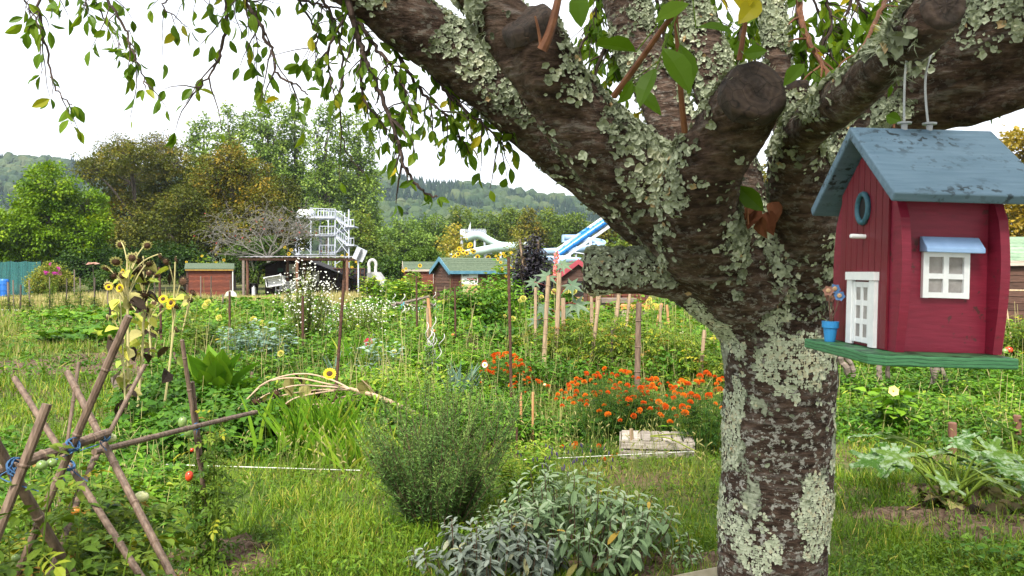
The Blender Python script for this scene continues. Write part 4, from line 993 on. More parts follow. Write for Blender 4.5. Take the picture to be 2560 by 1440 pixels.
# green roofed shed at the right edge
def right_shed():
    Yr = 17.5; s = Yr / F_PX; X = lambda u: (u - 1280) * s
    g = gable_shed('garden_shed', 'brown log shed with pale green shingle roof at the edge behind the birdhouse', (X(2690), Yr + 2.2, 0), R(-3), 4.6, 2.6, 1.85, 2.42, W_BROWN, surf('pale_green_shingle', (.13, .20, .13), (.20, .28, .18), 9, rough=.9, bmp=.3, tintmix=.18), FASC_GREY, .12, 9, step=.17)
    o = thing('bean_tripod', 'bamboo canes tied in a cross with a horizontal cane before the shed', 'cane frame', at_ground(2508, 13)); BY = 13.0
    m = [((2488, 830), (2521, 690)), ((2533, 880), (2504, 690))]
    for a, b in m: k = MB(); k.tube([P(*a, BY), P(*b, BY)], .014, 6); part('cane', k, BAMBOO_L, o)
    k = MB(); k.tube([P(2470, 725, BY - .03), P(2640, 727, BY - .03)], .012, 6); part('cane', k, BAMBOO_L, o)
    k = MB()
    for i in range(3): k.tube([P(2505, 722 + 4 * i, BY - .04), P(2519, 726 + 4 * i, BY - .04)], .008, 5)
    part('string', k, PAPER, o)
BAMBOO_L = surf('pale_bamboo', (.36, .26, .15), (.55, .43, .28), 14, (3, 3, .5), .55, .2, .004)
right_shed()
# green shade net with blue barrels behind it
def net_fence():
    Yn = 52.0; s = Yn / F_PX; X = lambda u: (u - 1280) * s
    m, t, b = newmat('green_shade_net'); n = noise_node(t, 2, 3, (6, 1, .3)); c = ramp(t, [(.35, (.01, .07, .075)), (.7, (.025, .15, .14))], n); t.links.new(c, b.inputs['Base Color']); b.inputs['Roughness'].default_value = .8
    tr = t.nodes.new('ShaderNodeBsdfTransparent'); mx = t.nodes.new('ShaderNodeMixShader'); mx.inputs[0].default_value = .28
    t.links.new(b.outputs[0], mx.inputs[1]); t.links.new(tr.outputs[0], mx.inputs[2]); t.links.new(mx.outputs[0], t.nodes['Material Output'].inputs[0])
    o = thing('net_fence', 'teal green shade net fence at the left edge', 'fence', (X(0), Yn, 0)); V = []; F = []; N = 60
    for i in range(N + 1):
        x = X(-90) + (X(102) - X(-90)) * i / N; y = Yn + .05 * math.sin(i * .9); sag = .05 * abs(math.sin(i / N * math.pi * 5)); V += [[x, y, .1], [x, y, 2.3 - sag], [x, y + .01, .1], [x, y + .01, 2.3 - sag]]
    for i in range(N): a = 4 * i; F += [[a, a + 4, a + 5, a + 1], [a + 2, a + 3, a + 7, a + 6]]
    k = MB(); k.add(V, F); part('net', k, m, o)
    for i in range(6): k = MB(); x = X(-90) + (X(102) - X(-90)) * i / 5; k.tube([[x, Yn + .1, 0], [x, Yn + .1, 2.4]], .03, 6); part('post', k, DARKIN, o)
    BL = flat('blue_barrel', (.02, .12, .42), .45); GN = flat('green_barrel', (.06, .30, .18), .45)
    for (u, yy, h, rr, mm, lab) in [(34, 51.0, 1.15, .30, BL, 'tall blue barrel in front of the green net'), (20, 50.6, .95, .26, GN, 'light green barrel next to the blue barrel'), (-2, 50.4, .7, .3, BL, 'low blue barrel at the very edge by the green net')]:
        k = MB(); x = X(u); q = np.array([x, yy, 0]); k.tube([q, q + [0, 0, .05], q + [0, 0, h * .33], q + [0, 0, h * .36], q + [0, 0, h * .66], q + [0, 0, h * .69], q + [0, 0, h * .92], q + [0, 0, h]], [rr * .93, rr, rr, rr * 1.06, rr, rr * 1.06, rr, rr * .8], 14)
        single('barrel', k, mm, lab, 'barrel', base=(x, yy, 0), smooth=False)
net_fence()
# ------------------------------------------------------------------ the old lichen covered fruit tree in front
def bark_material():
    m, t, b = newmat('fruit_tree_bark')
    tc = t.nodes.new('ShaderNodeTexCoord')
    n1 = noise_node(t, 7, 8, (1, 1, 5), .65); n2 = noise_node(t, 30, 6, (1, 1, 2.5), .6); n3 = noise_node(t, 2.2, 4)
    c = ramp(t, [(.25, (.016, .011, .009)), (.40, (.060, .035, .025)), (.56, (.135, .087, .064)), (.72, (.29, .25, .225))], n1)
    c2 = ramp(t, [(.35, (.35, .35, .35)), (.7, (1.25, 1.25, 1.25))], n2)
    c = mixcol(t, 1.0, c, c2, 'MULTIPLY')
    # grey flecks of crust lichen
    nf = noise_node(t, 46, 5, (1, 1, 1.4), .7); ff = ramp(t, [(.54, (0, 0, 0)), (.58, (1, 1, 1))], nf)
    nm = ramp(t, [(.34, (0, 0, 0)), (.52, (1, 1, 1))], n3)
    sz = t.nodes.new('ShaderNodeSeparateXYZ'); t.links.new(tc.outputs['Object'], sz.inputs[0]); mz = t.nodes.new('ShaderNodeMapRange'); mz.inputs[1].default_value = 1.3; mz.inputs[2].default_value = 1.6; mz.inputs[3].default_value = 1; mz.inputs[4].default_value = .22; t.links.new(sz.outputs[2], mz.inputs[0])
    fm = mixcol(t, 1.0, mixcol(t, 1.0, ff, nm, 'MULTIPLY'), mz.outputs[0], 'MULTIPLY')
    c = mixcol(t, fm, c, (.45, .44, .385))
    # wide pale green crusts with crisp lobed edges
    np_ = noise_node(t, 6.5, 9, (1, 1, .85), .72); fp = ramp(t, [(.56, (0, 0, 0)), (.572, (1, 1, 1))], np_)
    nc = noise_node(t, 60, 4); pc = ramp(t, [(.3, (.27, .31, .21)), (.6, (.47, .50, .37)), (.8, (.56, .58, .46))], nc)
    sx = t.nodes.new('ShaderNodeSeparateXYZ'); t.links.new(tc.outputs['Object'], sx.inputs[0]); lowz = ramp(t, [(.0, (1, 1, 1)), (1, (.0, .0, .0))], sx.outputs[2]); mr = t.nodes.new('ShaderNodeMapRange'); mr.inputs[1].default_value = 1.25; mr.inputs[2].default_value = 1.5; mr.inputs[3].default_value = 1; mr.inputs[4].default_value = 0; t.links.new(sx.outputs[2], mr.inputs[0]); fp = mixcol(t, 1.0, fp, mr.outputs[0], 'MULTIPLY')
    c = mixcol(t, fp, c, pc)
    t.links.new(c, b.inputs['Base Color']); b.inputs['Roughness'].default_value = .88; b.inputs['Specular IOR Level'].default_value = .2
    add = t.nodes.new('ShaderNodeMath'); add.operation = 'MULTIPLY_ADD'; add.inputs[1].default_value = .5
    t.links.new(n2, add.inputs[0]); t.links.new(n1, add.inputs[2])
    a2 = t.nodes.new('ShaderNodeMath'); a2.operation = 'MULTIPLY_ADD'; a2.inputs[1].default_value = .35
    g2 = t.nodes.new('ShaderNodeRGBToBW'); t.links.new(fp, g2.inputs[0]); t.links.new(g2.outputs[0], a2.inputs[0]); t.links.new(add.outputs[0], a2.inputs[2])
    bump(t, b, a2.outputs[0], 1.0, .035)
    return m
BARKM = bark_material()
LICHEN = tintmat('lichen', [(0, (.10, .11, .075)), (.35, (.25, .28, .19)), (.7, (.42, .46, .33)), (.92, (.60, .63, .47)), (1, (.50, .36, .20))], .9, .1, .12)
CUTWOOD, _t, _b = newmat('cut_wood')
def _cut():
    t, b = _t, _b; vo = t.nodes.new('ShaderNodeTexVoronoi'); vo.feature = 'DISTANCE_TO_EDGE'; vo.inputs['Scale'].default_value = 26; tc = t.nodes.new('ShaderNodeTexCoord'); w = t.nodes.new('ShaderNodeTexWave'); w.wave_type = 'RINGS'; w.rings_direction = 'Z'
    w.inputs['Scale'].default_value = 22; w.inputs['Distortion'].default_value = 9; w.inputs['Detail'].default_value = 3
    t.links.new(tc.outputs['Object'], w.inputs[0]); n = noise_node(t, 25, 5)
    c = ramp(t, [(0, (.026, .018, .015)), (1, (.040, .029, .023))], w.outputs[0]); c2 = ramp(t, [(.3, (.55, .55, .55)), (.7, (1.7, 1.5, 1.35))], n)
    c = mixcol(t, 1.0, c, c2, 'MULTIPLY'); tw_ = t.nodes.new('ShaderNodeTexCoord'); nz_ = t.nodes.new('ShaderNodeTexNoise'); nz_.inputs['Scale'].default_value = 9; va = t.nodes.new('ShaderNodeVectorMath'); va.operation = 'MULTIPLY_ADD'; va.inputs[1].default_value = (.12, .12, .12); t.links.new(tw_.outputs['Object'], nz_.inputs['Vector']); t.links.new(nz_.outputs[1], va.inputs[0]); t.links.new(tw_.outputs['Object'], va.inputs[2]); t.links.new(va.outputs[0], vo.inputs['Vector']); ck = ramp(t, [(.0, (.25, .25, .25)), (.035, (1, 1, 1))], vo.outputs['Distance']); c = mixcol(t, 1.0, c, ck, 'MULTIPLY'); t.links.new(c, b.inputs['Base Color']); b.inputs['Roughness'].default_value = .9; bump(t, b, n, .9, .012)
_cut()
TREE_BASE = np.array([(1928 - 1280) / F_PX * 2.45, 2.45, 0.0])
FT = thing('fruit_tree', 'old fruit tree with thick lichen crusted trunk and sawn limbs in front', 'tree', TREE_BASE)
# limbs: (photograph u, v, distance, radius in photograph pixels)
LIMBS = [
    [(1925, 2300, 2.45, 165), (1928, 1800, 2.45, 142), (1930, 1440, 2.45, 131), (1940, 1200, 2.44, 132), (1948, 1000, 2.43, 136), (1950, 900, 2.42, 138), (1935, 800, 2.42, 148), (1900, 690, 2.4, 160)],
    [(1900, 800, 2.40, 95), (1800, 745, 2.36, 78), (1700, 700, 2.31, 62), (1600, 682, 2.27, 58), (1472, 678, 2.29, 57)],
    [(1890, 720, 2.50, 120), (1760, 650, 2.5, 105), (1650, 560, 2.46, 92), (1540, 462, 2.42, 84), (1420, 370, 2.38, 80), (1290, 262, 2.32, 78), (1170, 165, 2.28, 78), (1040, 70, 2.22, 74), (900, -25, 2.15, 62), (760, -110, 2.1, 46), (560, -190, 2.05, 32), (300, -250, 2.0, 22), (60, -280, 2.0, 14)],
    [(1880, 700, 2.30, 140), (1770, 600, 2.2, 125), (1690, 520, 2.13, 112), (1580, 425, 2.06, 98), (1480, 335, 2.0, 90), (1400, 230, 1.96, 86), (1300, 105, 1.92, 78), (1215, -10, 1.9, 66), (1150, -120, 1.86, 56)],
    [(1440, 290, 1.98, 76), (1385, 190, 1.9, 74), (1335, 90, 1.86, 72), (1318, 55, 1.84, 71)],
    [(1760, 620, 2.16, 110), (1745, 530, 2.02, 100), (1765, 430, 1.90, 92), (1832, 318, 1.78, 86), (1886, 228, 1.63, 80)],
    [(1850, 600, 2.62, 75), (1760, 460, 2.68, 66), (1690, 330, 2.72, 60), (1640, 210, 2.76, 58), (1590, 90, 2.8, 54), (1540, -60, 2.85, 48)],
    [(1870, 560, 2.6, 70), (1830, 380, 2.62, 58), (1790, 230, 2.66, 55), (1752, 110, 2.7, 52), (1700, -40, 2.75, 44)],
    [(1985, 640, 2.55, 60), (1975, 400, 2.6, 42), (1955, 220, 2.62, 36), (1938, 80, 2.66, 32), (1930, -80, 2.7, 28)],
    [(1950, 760, 2.36, 110), (2000, 640, 2.25, 88), (2010, 520, 2.12, 78), (1995, 400, 2.0, 66), (2010, 330, 1.86, 52), (2090, 262, 1.58, 52), (2170, 200, 1.36, 56), (2250, 130, 1.18, 60), (2322, 62, 1.06, 58), (2352, 26, 1.02, 56)],
    [(2005, 340, 1.95, 40), (1990, 270, 1.95, 32), (1992, 215, 1.94, 30)],
    [(1960, 760, 2.5, 110), (2055, 560, 2.45, 82), (2130, 430, 2.4, 76), (2215, 322, 2.3, 84), (2320, 222, 2.2, 104), (2430, 132, 2.1, 128), (2570, 45, 2.0, 140), (2760, -60, 1.9, 120)],
    [(2170, 400, 2.4, 50), (2260, 310, 2.3, 46), (2350, 285, 2.2, 46), (2440, 268, 2.1, 46), (2560, 222, 2.0, 46), (2760, 140, 1.9, 42)],
]
def build_trunk():
    mb = MB(); r = np.random.default_rng(3)
    for L in LIMBS:
        c = np.array([P(u, v, y) for (u, v, y, _) in L]); c[:, 2] = np.maximum(c[:, 2], -.05); rad = np.array([px(q, y) for (_, _, y, q) in L])
        p4 = smooth_path(np.concatenate([c, rad[:, None]], 1), 6); mb.tube(p4[:, :3], p4[:, 3], 20)
    for (x, y) in ((-.22, -.1), (.2, -.12), (.05, .25), (-.15, .2)):            # root flare
        mb.tube([TREE_BASE + [0, 0, .35], TREE_BASE + [x * .6, y * .6, .12], TREE_BASE + [x * 1.3, y * 1.3, -.06]], [.14, .11, .05], 10)
    me = mb.mesh('raw', [], TREE_BASE); o = bpy.data.objects.new('raw', me); COL.objects.link(o)
    rm = o.modifiers.new('r', 'REMESH'); rm.mode = 'VOXEL'; rm.voxel_size = .0075
    sm = o.modifiers.new('s', 'SMOOTH'); sm.factor = .5; sm.iterations = 6
    dg = bpy.context.evaluated_depsgraph_get(); me2 = bpy.data.meshes.new_from_object(o.evaluated_get(dg))
    bpy.data.objects.remove(o); bpy.data.meshes.remove(me)
    n = len(me2.vertices); V = np.empty(n * 3, np.float32); me2.vertices.foreach_get('co', V); V = V.reshape(-1, 3); N = np.empty(n * 3, np.float32); me2.vertices.foreach_get('normal', N); N = N.reshape(-1, 3)
    d = np.array([mnoise.noise(Vector(v * np.array([4, 4, 3]))) * .012 + mnoise.noise(Vector(v * np.array([13, 13, 22]))) * .0055 + abs(mnoise.noise(Vector(v * np.array([26, 26, 40])))) * .004 for v in V.astype(float)])
    V = V + N * d[:, None]; me2.vertices.foreach_set('co', V.astype(np.float32).ravel()); me2.polygons.foreach_set('use_smooth', np.ones(len(me2.polygons), bool)); me2.update()
    me2.name = 'trunk'; me2.materials.clear(); me2.materials.append(BARKM)
    tr = bpy.data.objects.new('trunk', me2); COL.objects.link(tr); tr.parent = FT
    # faces for the lichen
    nf = len(me2.polygons); C = np.empty(nf * 3, np.float32); me2.polygons.foreach_get('center', C); C = C.reshape(-1, 3).astype(float); FN = np.empty(nf * 3, np.float32); me2.polygons.foreach_get('normal', FN); FN = FN.reshape(-1, 3).astype(float)
    Wc = C + TREE_BASE
    nzv = np.array([mnoise.noise(Vector(c * 6.5)) + .55 * mnoise.noise(Vector(c * 15)) for c in Wc])
    limb = np.clip((Wc[:, 2] - 1.35) / .25, 0, 1)                               # foliose lichen is thick on the limbs, thin on the trunk
    near_stub = (Wc[:, 0] < .62) & (Wc[:, 2] < 1.72) & (Wc[:, 2] > 1.5) & (Wc[:, 0] < .9)
    dens = np.clip((nzv + .20 + .34 * FN[:, 2]) * 1.9, 0, 1) * (.05 + .95 * limb)
    dens = np.where(near_stub, np.maximum(dens, 1.2 * np.clip(FN[:, 2] * 3 + 2.2, 0, 1)), dens)
    dens = np.where(FN[:, 2] < -.55, dens * .15, dens)
    for li in (4, 5, 9, 10):
        e = P(*LIMBS[li][-1][:3]); rr_ = px(LIMBS[li][-1][3], LIMBS[li][-1][2]); e0 = P(*LIMBS[li][-2][:3]); ax_ = (e - e0) / np.linalg.norm(e - e0)
        dens = np.where(((Wc - e) @ ax_ > -.25 * rr_) & (np.linalg.norm(Wc - e, axis=1) < 1.6 * rr_), dens * .04, dens)
    r = np.random.default_rng(17); pick = np.nonzero(r.random(nf) < dens * .62)[0]; K = len(pick)
    hue = np.zeros(nf); big = np.zeros(nf)
    for i_ in pick: hue[i_] = mnoise.noise(Vector(Wc[i_] * 9 + np.array([4, 8, 2]))); big[i_] = max(0, mnoise.noise(Vector(Wc[i_] * 7 + np.array([1, 5, 7]))))
    # ruffled flakes
    tp = []
    for k in range(4):
        rr = np.random.default_rng(50 + k); nn = 9; V = [[0, 0, -.15]]; F = []
        for i in range(nn): a = 2 * math.pi * i / nn; q = rr.uniform(.65, 1.25); V.append([q * math.cos(a), q * math.sin(a), rr.uniform(.0, .65)])
        for i in range(nn): F.append([0, 1 + i, 1 + (i + 1) % nn])
        tp.append((np.array(V), F))
    mb = MB(); w = r.integers(0, 4, K)
    for k in range(4):
        q = pick[w == k]; n_ = FN[q] + r.normal(0, .36, (len(q), 3)); s = (.0024 + .0085 * r.random(len(q)) ** 1.6) * np.where(limb[q] > .5, 1.0, .75) * (1 + .7 * big[q])
        tin = np.clip(.46 + .22 * nzv[q] + .55 * hue[q] + r.normal(0, .15, len(q)), 0, .93); rust = r.random(len(q)) < .012; tin[rust] = 1
        mb.stamp(tp[k], Wc[q] + FN[q] * r.uniform(.001, .006, (len(q), 1)), rot_z_to(n_, r.uniform(0, 6.28, len(q))), s, tin)
    # flat cream green crust that lies on the lower trunk in lobed patches
    crust = np.array([mnoise.noise(Vector(c * np.array([5.5, 5.5, 4.6]) + np.array([3.1, 7.7, .4]))) + .38 * mnoise.noise(Vector(c * 17)) + .16 * mnoise.noise(Vector(c * 45)) for c in Wc])
    low = (Wc[:, 2] < 1.55); side = np.clip(.5 - .5 * FN[:, 0], 0, 1)
    cq = np.nonzero(low & (crust > .33 - .20 * side) & (r.random(nf) < .8))[0]; w = r.integers(0, 4, len(cq))
    for k in range(4):
        q = cq[w == k]; mb.stamp((tp[k][0] * [1, 1, .35], tp[k][1]), Wc[q] + FN[q] * r.uniform(.0005, .003, (len(q), 1)), rot_z_to(FN[q] + r.normal(0, .16, (len(q), 3)), r.uniform(0, 6.28, len(q))), r.uniform(.0025, .0065, len(q)), np.clip(.80 + .30 * (crust[q] - .3) + r.normal(0, .09, len(q)), 0, .95))
    # beard tufts
    pn = np.array([mnoise.noise(Vector(c * 5.0 + np.array([9, 3, 1]))) for c in Wc[pick]])
    tuft = pick[(pn > .26) & (limb[pick] > .8) & (r.random(K) < .22) & ~near_stub[pick]]
    hair = leaf_tpl([(0, .045), (.5, .035), (1, .0)], 0, .6)
    for rep in range(7):
        d_ = FN[tuft] + rnd_dirs(len(tuft), r) * .75; mb.stamp(hair, Wc[tuft] + rnd_dirs(len(tuft), r) * .004, rot_y_to(d_, r.uniform(0, 6.28, len(tuft))), r.uniform(.010, .022, len(tuft)), np.clip(r.normal(.62, .12, len(tuft)), 0, .9))
    lo = part('lichen', mb, LICHEN, FT); lo['kind'] = 'stuff'
    # sawn ends
    for li, rr, sc in ((1, 56, .96), (4, 70, .98), (5, 82, .98), (9, 55, .98), (10, 29, .98)):
        (u1, v1, y1, _), (u0, v0, y0, _) = LIMBS[li][-1], LIMBS[li][-2]; a, b_ = P(u0, v0, y0), P(u1, v1, y1); d = (b_ - a) / np.linalg.norm(b_ - a)
        rad = px(rr, y1) * sc; nn = 40; rows = []
        Rm = rot_z_to(d[None])[0]; V = [[0, 0, .010]]; F = []
        for q, z in ((.25, .0095), (.5, .0085), (.75, .009), (.93, .007), (1.0, -.004), (1.03, -.03)):
            rows.append(len(V))
            for i in range(nn):
                an = 2 * math.pi * i / nn; f = 1 + .035 * math.sin(3 * an + li) + .02 * math.sin(7 * an); V.append([rad * q * f * math.cos(an), rad * q * f * math.sin(an), z + .0015 * math.sin(9 * an + 5 * q)])
        for i in range(nn): F.append([0, 1 + i, 1 + (i + 1) % nn])
        for a_, c_ in zip(rows, rows[1:]):
            for i in range(nn): F.append([a_ + i, c_ + i, c_ + (i + 1) % nn, a_ + (i + 1) % nn])
        k = MB(); k.add(V, F); o = bpy.data.objects.new('cut_face', k.mesh('cut_face', CUTWOOD, smooth=True)); COL.objects.link(o); o.parent = FT
        M4 = Matrix.Identity(4)
        for i in range(3):
            for j in range(3): M4[i][j] = Rm[i][j]
        M4.translation = Vector(b_ + d * .004 - TREE_BASE); o.matrix_local = M4
build_trunk()

# hanging leafy twigs
PLUM = leafmat('plum_leaves', [(0, (.038, .085, .012)), (.5, (.095, .175, .022)), (.82, (.20, .27, .035)), (.93, (.28, .27, .03)), (1, (.55, .43, .04))], .55, .42, .4)
TWIG = surf('twig_bark', (.030, .020, .017), (.085, .055, .045), 30, rough=.85, bmp=.3, dist=.002)
TWIGRED = surf('young_shoot_bark', (.13, .05, .025), (.24, .10, .05), 30, rough=.6, bmp=.1, dist=.001)
def hanging_twig(path, Yd, r0, n_side, seed, leaf_px=46, dens=1.0, bark=None, side=1.0, yel=.04, sag=1.0, first=0.0):
    """path: photograph pixels [(u, v)...] from root to tip at a distance Yd (or (Y0, Y1))"""
    r = np.random.default_rng(seed); y0, y1 = Yd if isinstance(Yd, tuple) else (Yd, Yd)
    m = len(path); c = np.array([P(u, v, y0 + (y1 - y0) * i / (m - 1)) for i, (u, v) in enumerate(path)]); c[:, 1] += np.cumsum(r.normal(0, .015, m))
    p = smooth_path(c, 6); p += r.normal(0, .0022, p.shape)
    mb = MB(); rr = px(r0, (y0 + y1) / 2); mb.tube(p, np.linspace(rr, rr * .28, len(p)), 6)
    seg = np.linalg.norm(np.diff(p, axis=0), axis=1); cum = np.concatenate([[0], np.cumsum(seg)]); T = cum[-1]
    LL = px(leaf_px, (y0 + y1) / 2); pos = []; dirs = []
    def put(q, t, n):
        for _ in range(n):
            d = t * .5 + r.normal(0, .55, 3) + np.array([0, 0, -.75 * sag]); pos.append(q + d / np.linalg.norm(d) * LL * .12); dirs.append(d)
    def point(s): i = min(len(p) - 2, np.searchsorted(cum, s) - 1 if s > 0 else 0); f = (s - cum[i]) / max(seg[i], 1e-6); return p[i] * (1 - f) + p[i + 1] * f, (p[i + 1] - p[i]) / max(seg[i], 1e-6)
    s = T * first
    while s < T:
        q, t = point(s); put(q, t, r.integers(1, 3) if r.random() < .62 * dens else 0); s += LL * .42 / max(dens, .3)
    put(p[-1], point(T * .99)[1], 3)
    for k in range(n_side):
        q, t = point(T * r.uniform(max(.08, first), .95)); d = t + r.normal(0, .8, 3) * side + np.array([0, 0, -.35 * sag]); d /= np.linalg.norm(d)
        L = LL * r.uniform(.9, 3.6) * side; n = 5; pts = [q]; dd = d.copy()
        for i in range(n): dd = dd + np.array([0, 0, -.16 * sag]) + r.normal(0, .16, 3); dd /= np.linalg.norm(dd); pts.append(pts[-1] + dd * L / n)
        mb.tube(pts, np.linspace(rr * .4, max(rr * .13, .0007), n + 1), 5)
        for i in range(1, n + 1):
            if r.random() < .5 * dens: put(pts[i], dd, 1)
        put(pts[-1], dd, 1)
    tw = part('leafy_twig', mb, bark or TWIG, FT)
    N = len(pos); pos = np.array(pos); d = np.array(dirs); L = LL * r.uniform(.6, 1.15, N); tt = np.clip(r.normal(.5, .17, N), 0, .86); y = r.random(N) < yel; tt[y] = r.uniform(.9, 1, y.sum())
    lf = MB(); nrm = rnd_dirs(N, r) + np.array([0, -.25, .3]); lf.stamp(LEAF_FINE, pos, rot_y_to(d, None, nrm), np.stack([L * r.uniform(.8, 1.1, N), L, L], -1), tt)
    part('leaves', lf, PLUM, tw)
HT = hanging_twig
HT([(100, -60), (118, 0), (125, 90), (140, 190), (160, 235), (192, 268)], 2.15, 4.5, 9, 101, 40, 0.43)
HT([(30, -60), (45, 0), (70, 60), (82, 150), (88, 180)], 2.2, 2.5, 5, 102, 40, 0.39)
HT([(240, -60), (275, 10), (310, 70), (335, 130), (355, 190), (372, 225)], 2.1, 4.5, 10, 103, 42, 0.66)
HT([(200, -70), (225, -10), (262, 50), (290, 90), (300, 130)], 2.15, 3, 7, 104, 40, 0.55)
HT([(570, -60), (562, 20), (545, 85), (525, 150), (505, 185), (470, 215)], 2.2, 6, 8, 105, 40, 0.39)
HT([(520, -40), (420, -10), (400, 10), (440, 45), (460, 60)], 2.2, 3, 6, 106, 40, 0.47)
HT([(590, -60), (615, 0), (650, 60), (680, 130), (700, 190), (745, 215), (772, 240)], 2.15, 6, 10, 107, 42, 0.58)
HT([(620, -50), (600, 10), (625, 90), (620, 150)], 2.25, 3, 6, 108, 40, 0.55)
HT([(720, -60), (745, 5), (780, 60), (790, 120), (795, 165)], 2.2, 4, 9, 109, 42, 0.70)
HT([(850, -60), (872, 20), (888, 80), (905, 135), (925, 175), (950, 230), (985, 320), (1000, 390), (1022, 440), (1052, 472), (1090, 492)], 2.1, 9, 12, 110, 38, .75)
HT([(790, -40), (830, 40), (855, 110), (862, 180), (855, 260), (850, 330), (870, 390), (905, 430)], 2.2, 4, 8, 111, 36, .6)
HT([(900, 60), (940, 120), (975, 160), (1000, 200), (1020, 260), (1000, 300)], 2.15, 6, 12, 112, 38, 1.0)
HT([(960, 80), (1010, 160), (1050, 220), (1090, 270), (1130, 300), (1150, 350)], 2.25, 6, 14, 113, 38, 1.0)
HT([(1030, 120), (1090, 200), (1130, 250), (1180, 290), (1230, 330), (1255, 360)], 2.3, 6, 14, 114, 38, 1.0)
HT([(1080, 140), (1150, 215), (1205, 260), (1245, 300)], 2.35, 5, 11, 115, 38, 1.0)
HT([(880, 20), (850, 70), (820, 130), (830, 200), (845, 250)], 2.15, 5, 7, 116, 38, .8)
HT([(930, 100), (900, 180), (915, 260), (955, 310), (970, 350)], 2.2, 5, 11, 117, 38, .9)
HT([(690, -60), (730, -10), (790, 10), (850, 30), (900, 50)], 2.2, 5, 5, 118, 38, .7)
HT([(430, -70), (520, -30), (600, -5), (660, 10)], 2.2, 4, 8, 119, 38, .8)
HT([(10, -70), (90, -25), (180, -10), (260, 0)], 2.15, 4, 8, 120, 40, .6)
# behind the limbs, right half
HT([(1620, -40), (1560, 50), (1500, 150), (1470, 260), (1480, 330)], 2.9, 8, 14, 130, 40, .7)
HT([(1500, -30), (1480, 60), (1440, 140), (1430, 200), (1450, 240)], 2.95, 5, 14, 131, 40, .9)
HT([(1640, -20), (1660, 80), (1650, 180), (1680, 260), (1720, 300)], 2.95, 5, 16, 132, 40, 1.0, yel=.1)
HT([(1880, -20), (1850, 80), (1840, 150), (1820, 230)], 2.9, 5, 14, 133, 40, 1.0)
HT([(2000, -40), (2010, 60), (2040, 120), (2075, 180), (2095, 220)], (2.7, 2.3), 10, 14, 134, 42, .8, bark=TWIGRED)
HT([(2060, -40), (2080, 60), (2050, 130), (2060, 200), (2090, 250)], 2.8, 5, 18, 135, 42, 1.0)
HT([(2230, -30), (2190, 40), (2160, 110), (2120, 180)], (2.3, 1.75), 8, 12, 136, 42, .8, bark=TWIGRED)
HT([(2120, -40), (2150, 30), (2180, 90), (2200, 140)], 2.8, 5, 18, 137, 44, 1.0)
HT([(2300, -40), (2260, 10), (2230, 60), (2240, 110)], 2.7, 5, 14, 138, 44, 1.0)
HT([(1990, -20), (1985, 60), (2000, 140), (1990, 200)], 2.85, 5, 14, 139, 40, 1.0)
for k_, pth in enumerate([[(1560, -40), (1575, 60), (1540, 130), (1520, 210)], [(1660, -60), (1690, 60), (1650, 130), (1620, 200)], [(1770, -40), (1790, 60), (1770, 140), (1800, 220)], [(2020, -60), (2060, 40), (2110, 100), (2130, 170)], [(2150, -60), (2120, 30), (2090, 90), (2060, 150)], [(1900, -30), (1880, 120), (1900, 220), (1870, 300)], [(2200, -60), (2230, 30), (2200, 100), (2180, 170)], [(1480, -60), (1500, 20), (1470, 90)]]): HT(pth, 3.0 + .05 * k_, 4, 14, 150 + k_, 40, 1.0, yel=.08)
HT([(2560, 120), (2545, 160), (2555, 200)], 2.2, 4, 5, 140, 40, .7)
HT([(1720, 330), (1760, 260), (1740, 210), (1780, 160)], 2.8, 4, 8, 141, 40, .7, sag=.3)
HT([(2060, 470), (2045, 400), (2080, 350), (2120, 330)], 2.9, 4, 8, 142, 38, .8, sag=.3)
def overhead_crown():  # out-of-view part of the crown, added to shade limbs and birdhouse
    r = np.random.default_rng(5); n = 300; x = r.uniform(-.9, 4.0, n); y = r.uniform(-1.5, 3.2, n); z = 1.98 + .345 * np.maximum(y, 0) + .25 + r.uniform(0, 1.1, n); c = np.stack([x, y, z], -1); k = 95
    pos = (c[:, None] + r.normal(0, 1, (n, k, 3)) * [.22, .22, .10]).reshape(-1, 3); ok = pos[:, 2] > 1.78 + .345 * np.maximum(pos[:, 1], 0) + .06; pos = pos[ok]; N = len(pos)
    m = MB(); d = rnd_dirs(N, r) + [0, 0, -.4]; m.stamp(LEAF_OVAL, pos, rot_y_to(d), .062 * r.uniform(.7, 1.2, N), np.clip(r.normal(.5, .2, N), 0, .9)); part('crown', m, PLUM, FT)
    m = MB(); hub = P(1900, 500, 2.3)
    for q in c[::3]:
        a = np.array([hub[0] + (q[0] - hub[0]) * .35, 2.3 + (q[1] - 2.3) * .35, 2.95]); m.tube(smooth_path([a, (a + q) / 2 + [0, 0, .1], q], 3), [.012, .011, .010, .008, .007, .005, .004], 5, cap=False)
    part('upper_branches', m, TWIG, FT)
overhead_crown()
# young reddish shoots with large near leaves
def shoot(path, Ys, r0, leaves, seed):
    r = np.random.default_rng(seed); m = len(path); c = np.array([P(u, v, Ys[0] + (Ys[1] - Ys[0]) * i / (m - 1)) for i, (u, v) in enumerate(path)]); p = smooth_path(c, 5)
    mb = MB(); rr = px(r0, Ys[0]) * .8; mb.tube(p, np.linspace(rr, rr * .5, len(p)), 8); tw = part('leafy_twig', mb, TWIGRED, FT)
    lf = MB()
    for (u0, v0, u1, v1, w, t) in leaves:
        yy = Ys[1] - .02; a, b = P(u0, v0, yy), P(u1, v1, yy - .03); L = np.linalg.norm(b - a)
        lf.stamp(LEAF_FINE, [a], rot_y_to([b - a], None, [r.normal(0, .4, 3) + [0, -.8, .6]]), np.array([[L * w, L, L]]), t)
        lf.tube([p[np.argmin(((p - a) ** 2).sum(1))], a], .0012, 4, .6)
    if leaves: part('leaves', lf, PLUM, tw)
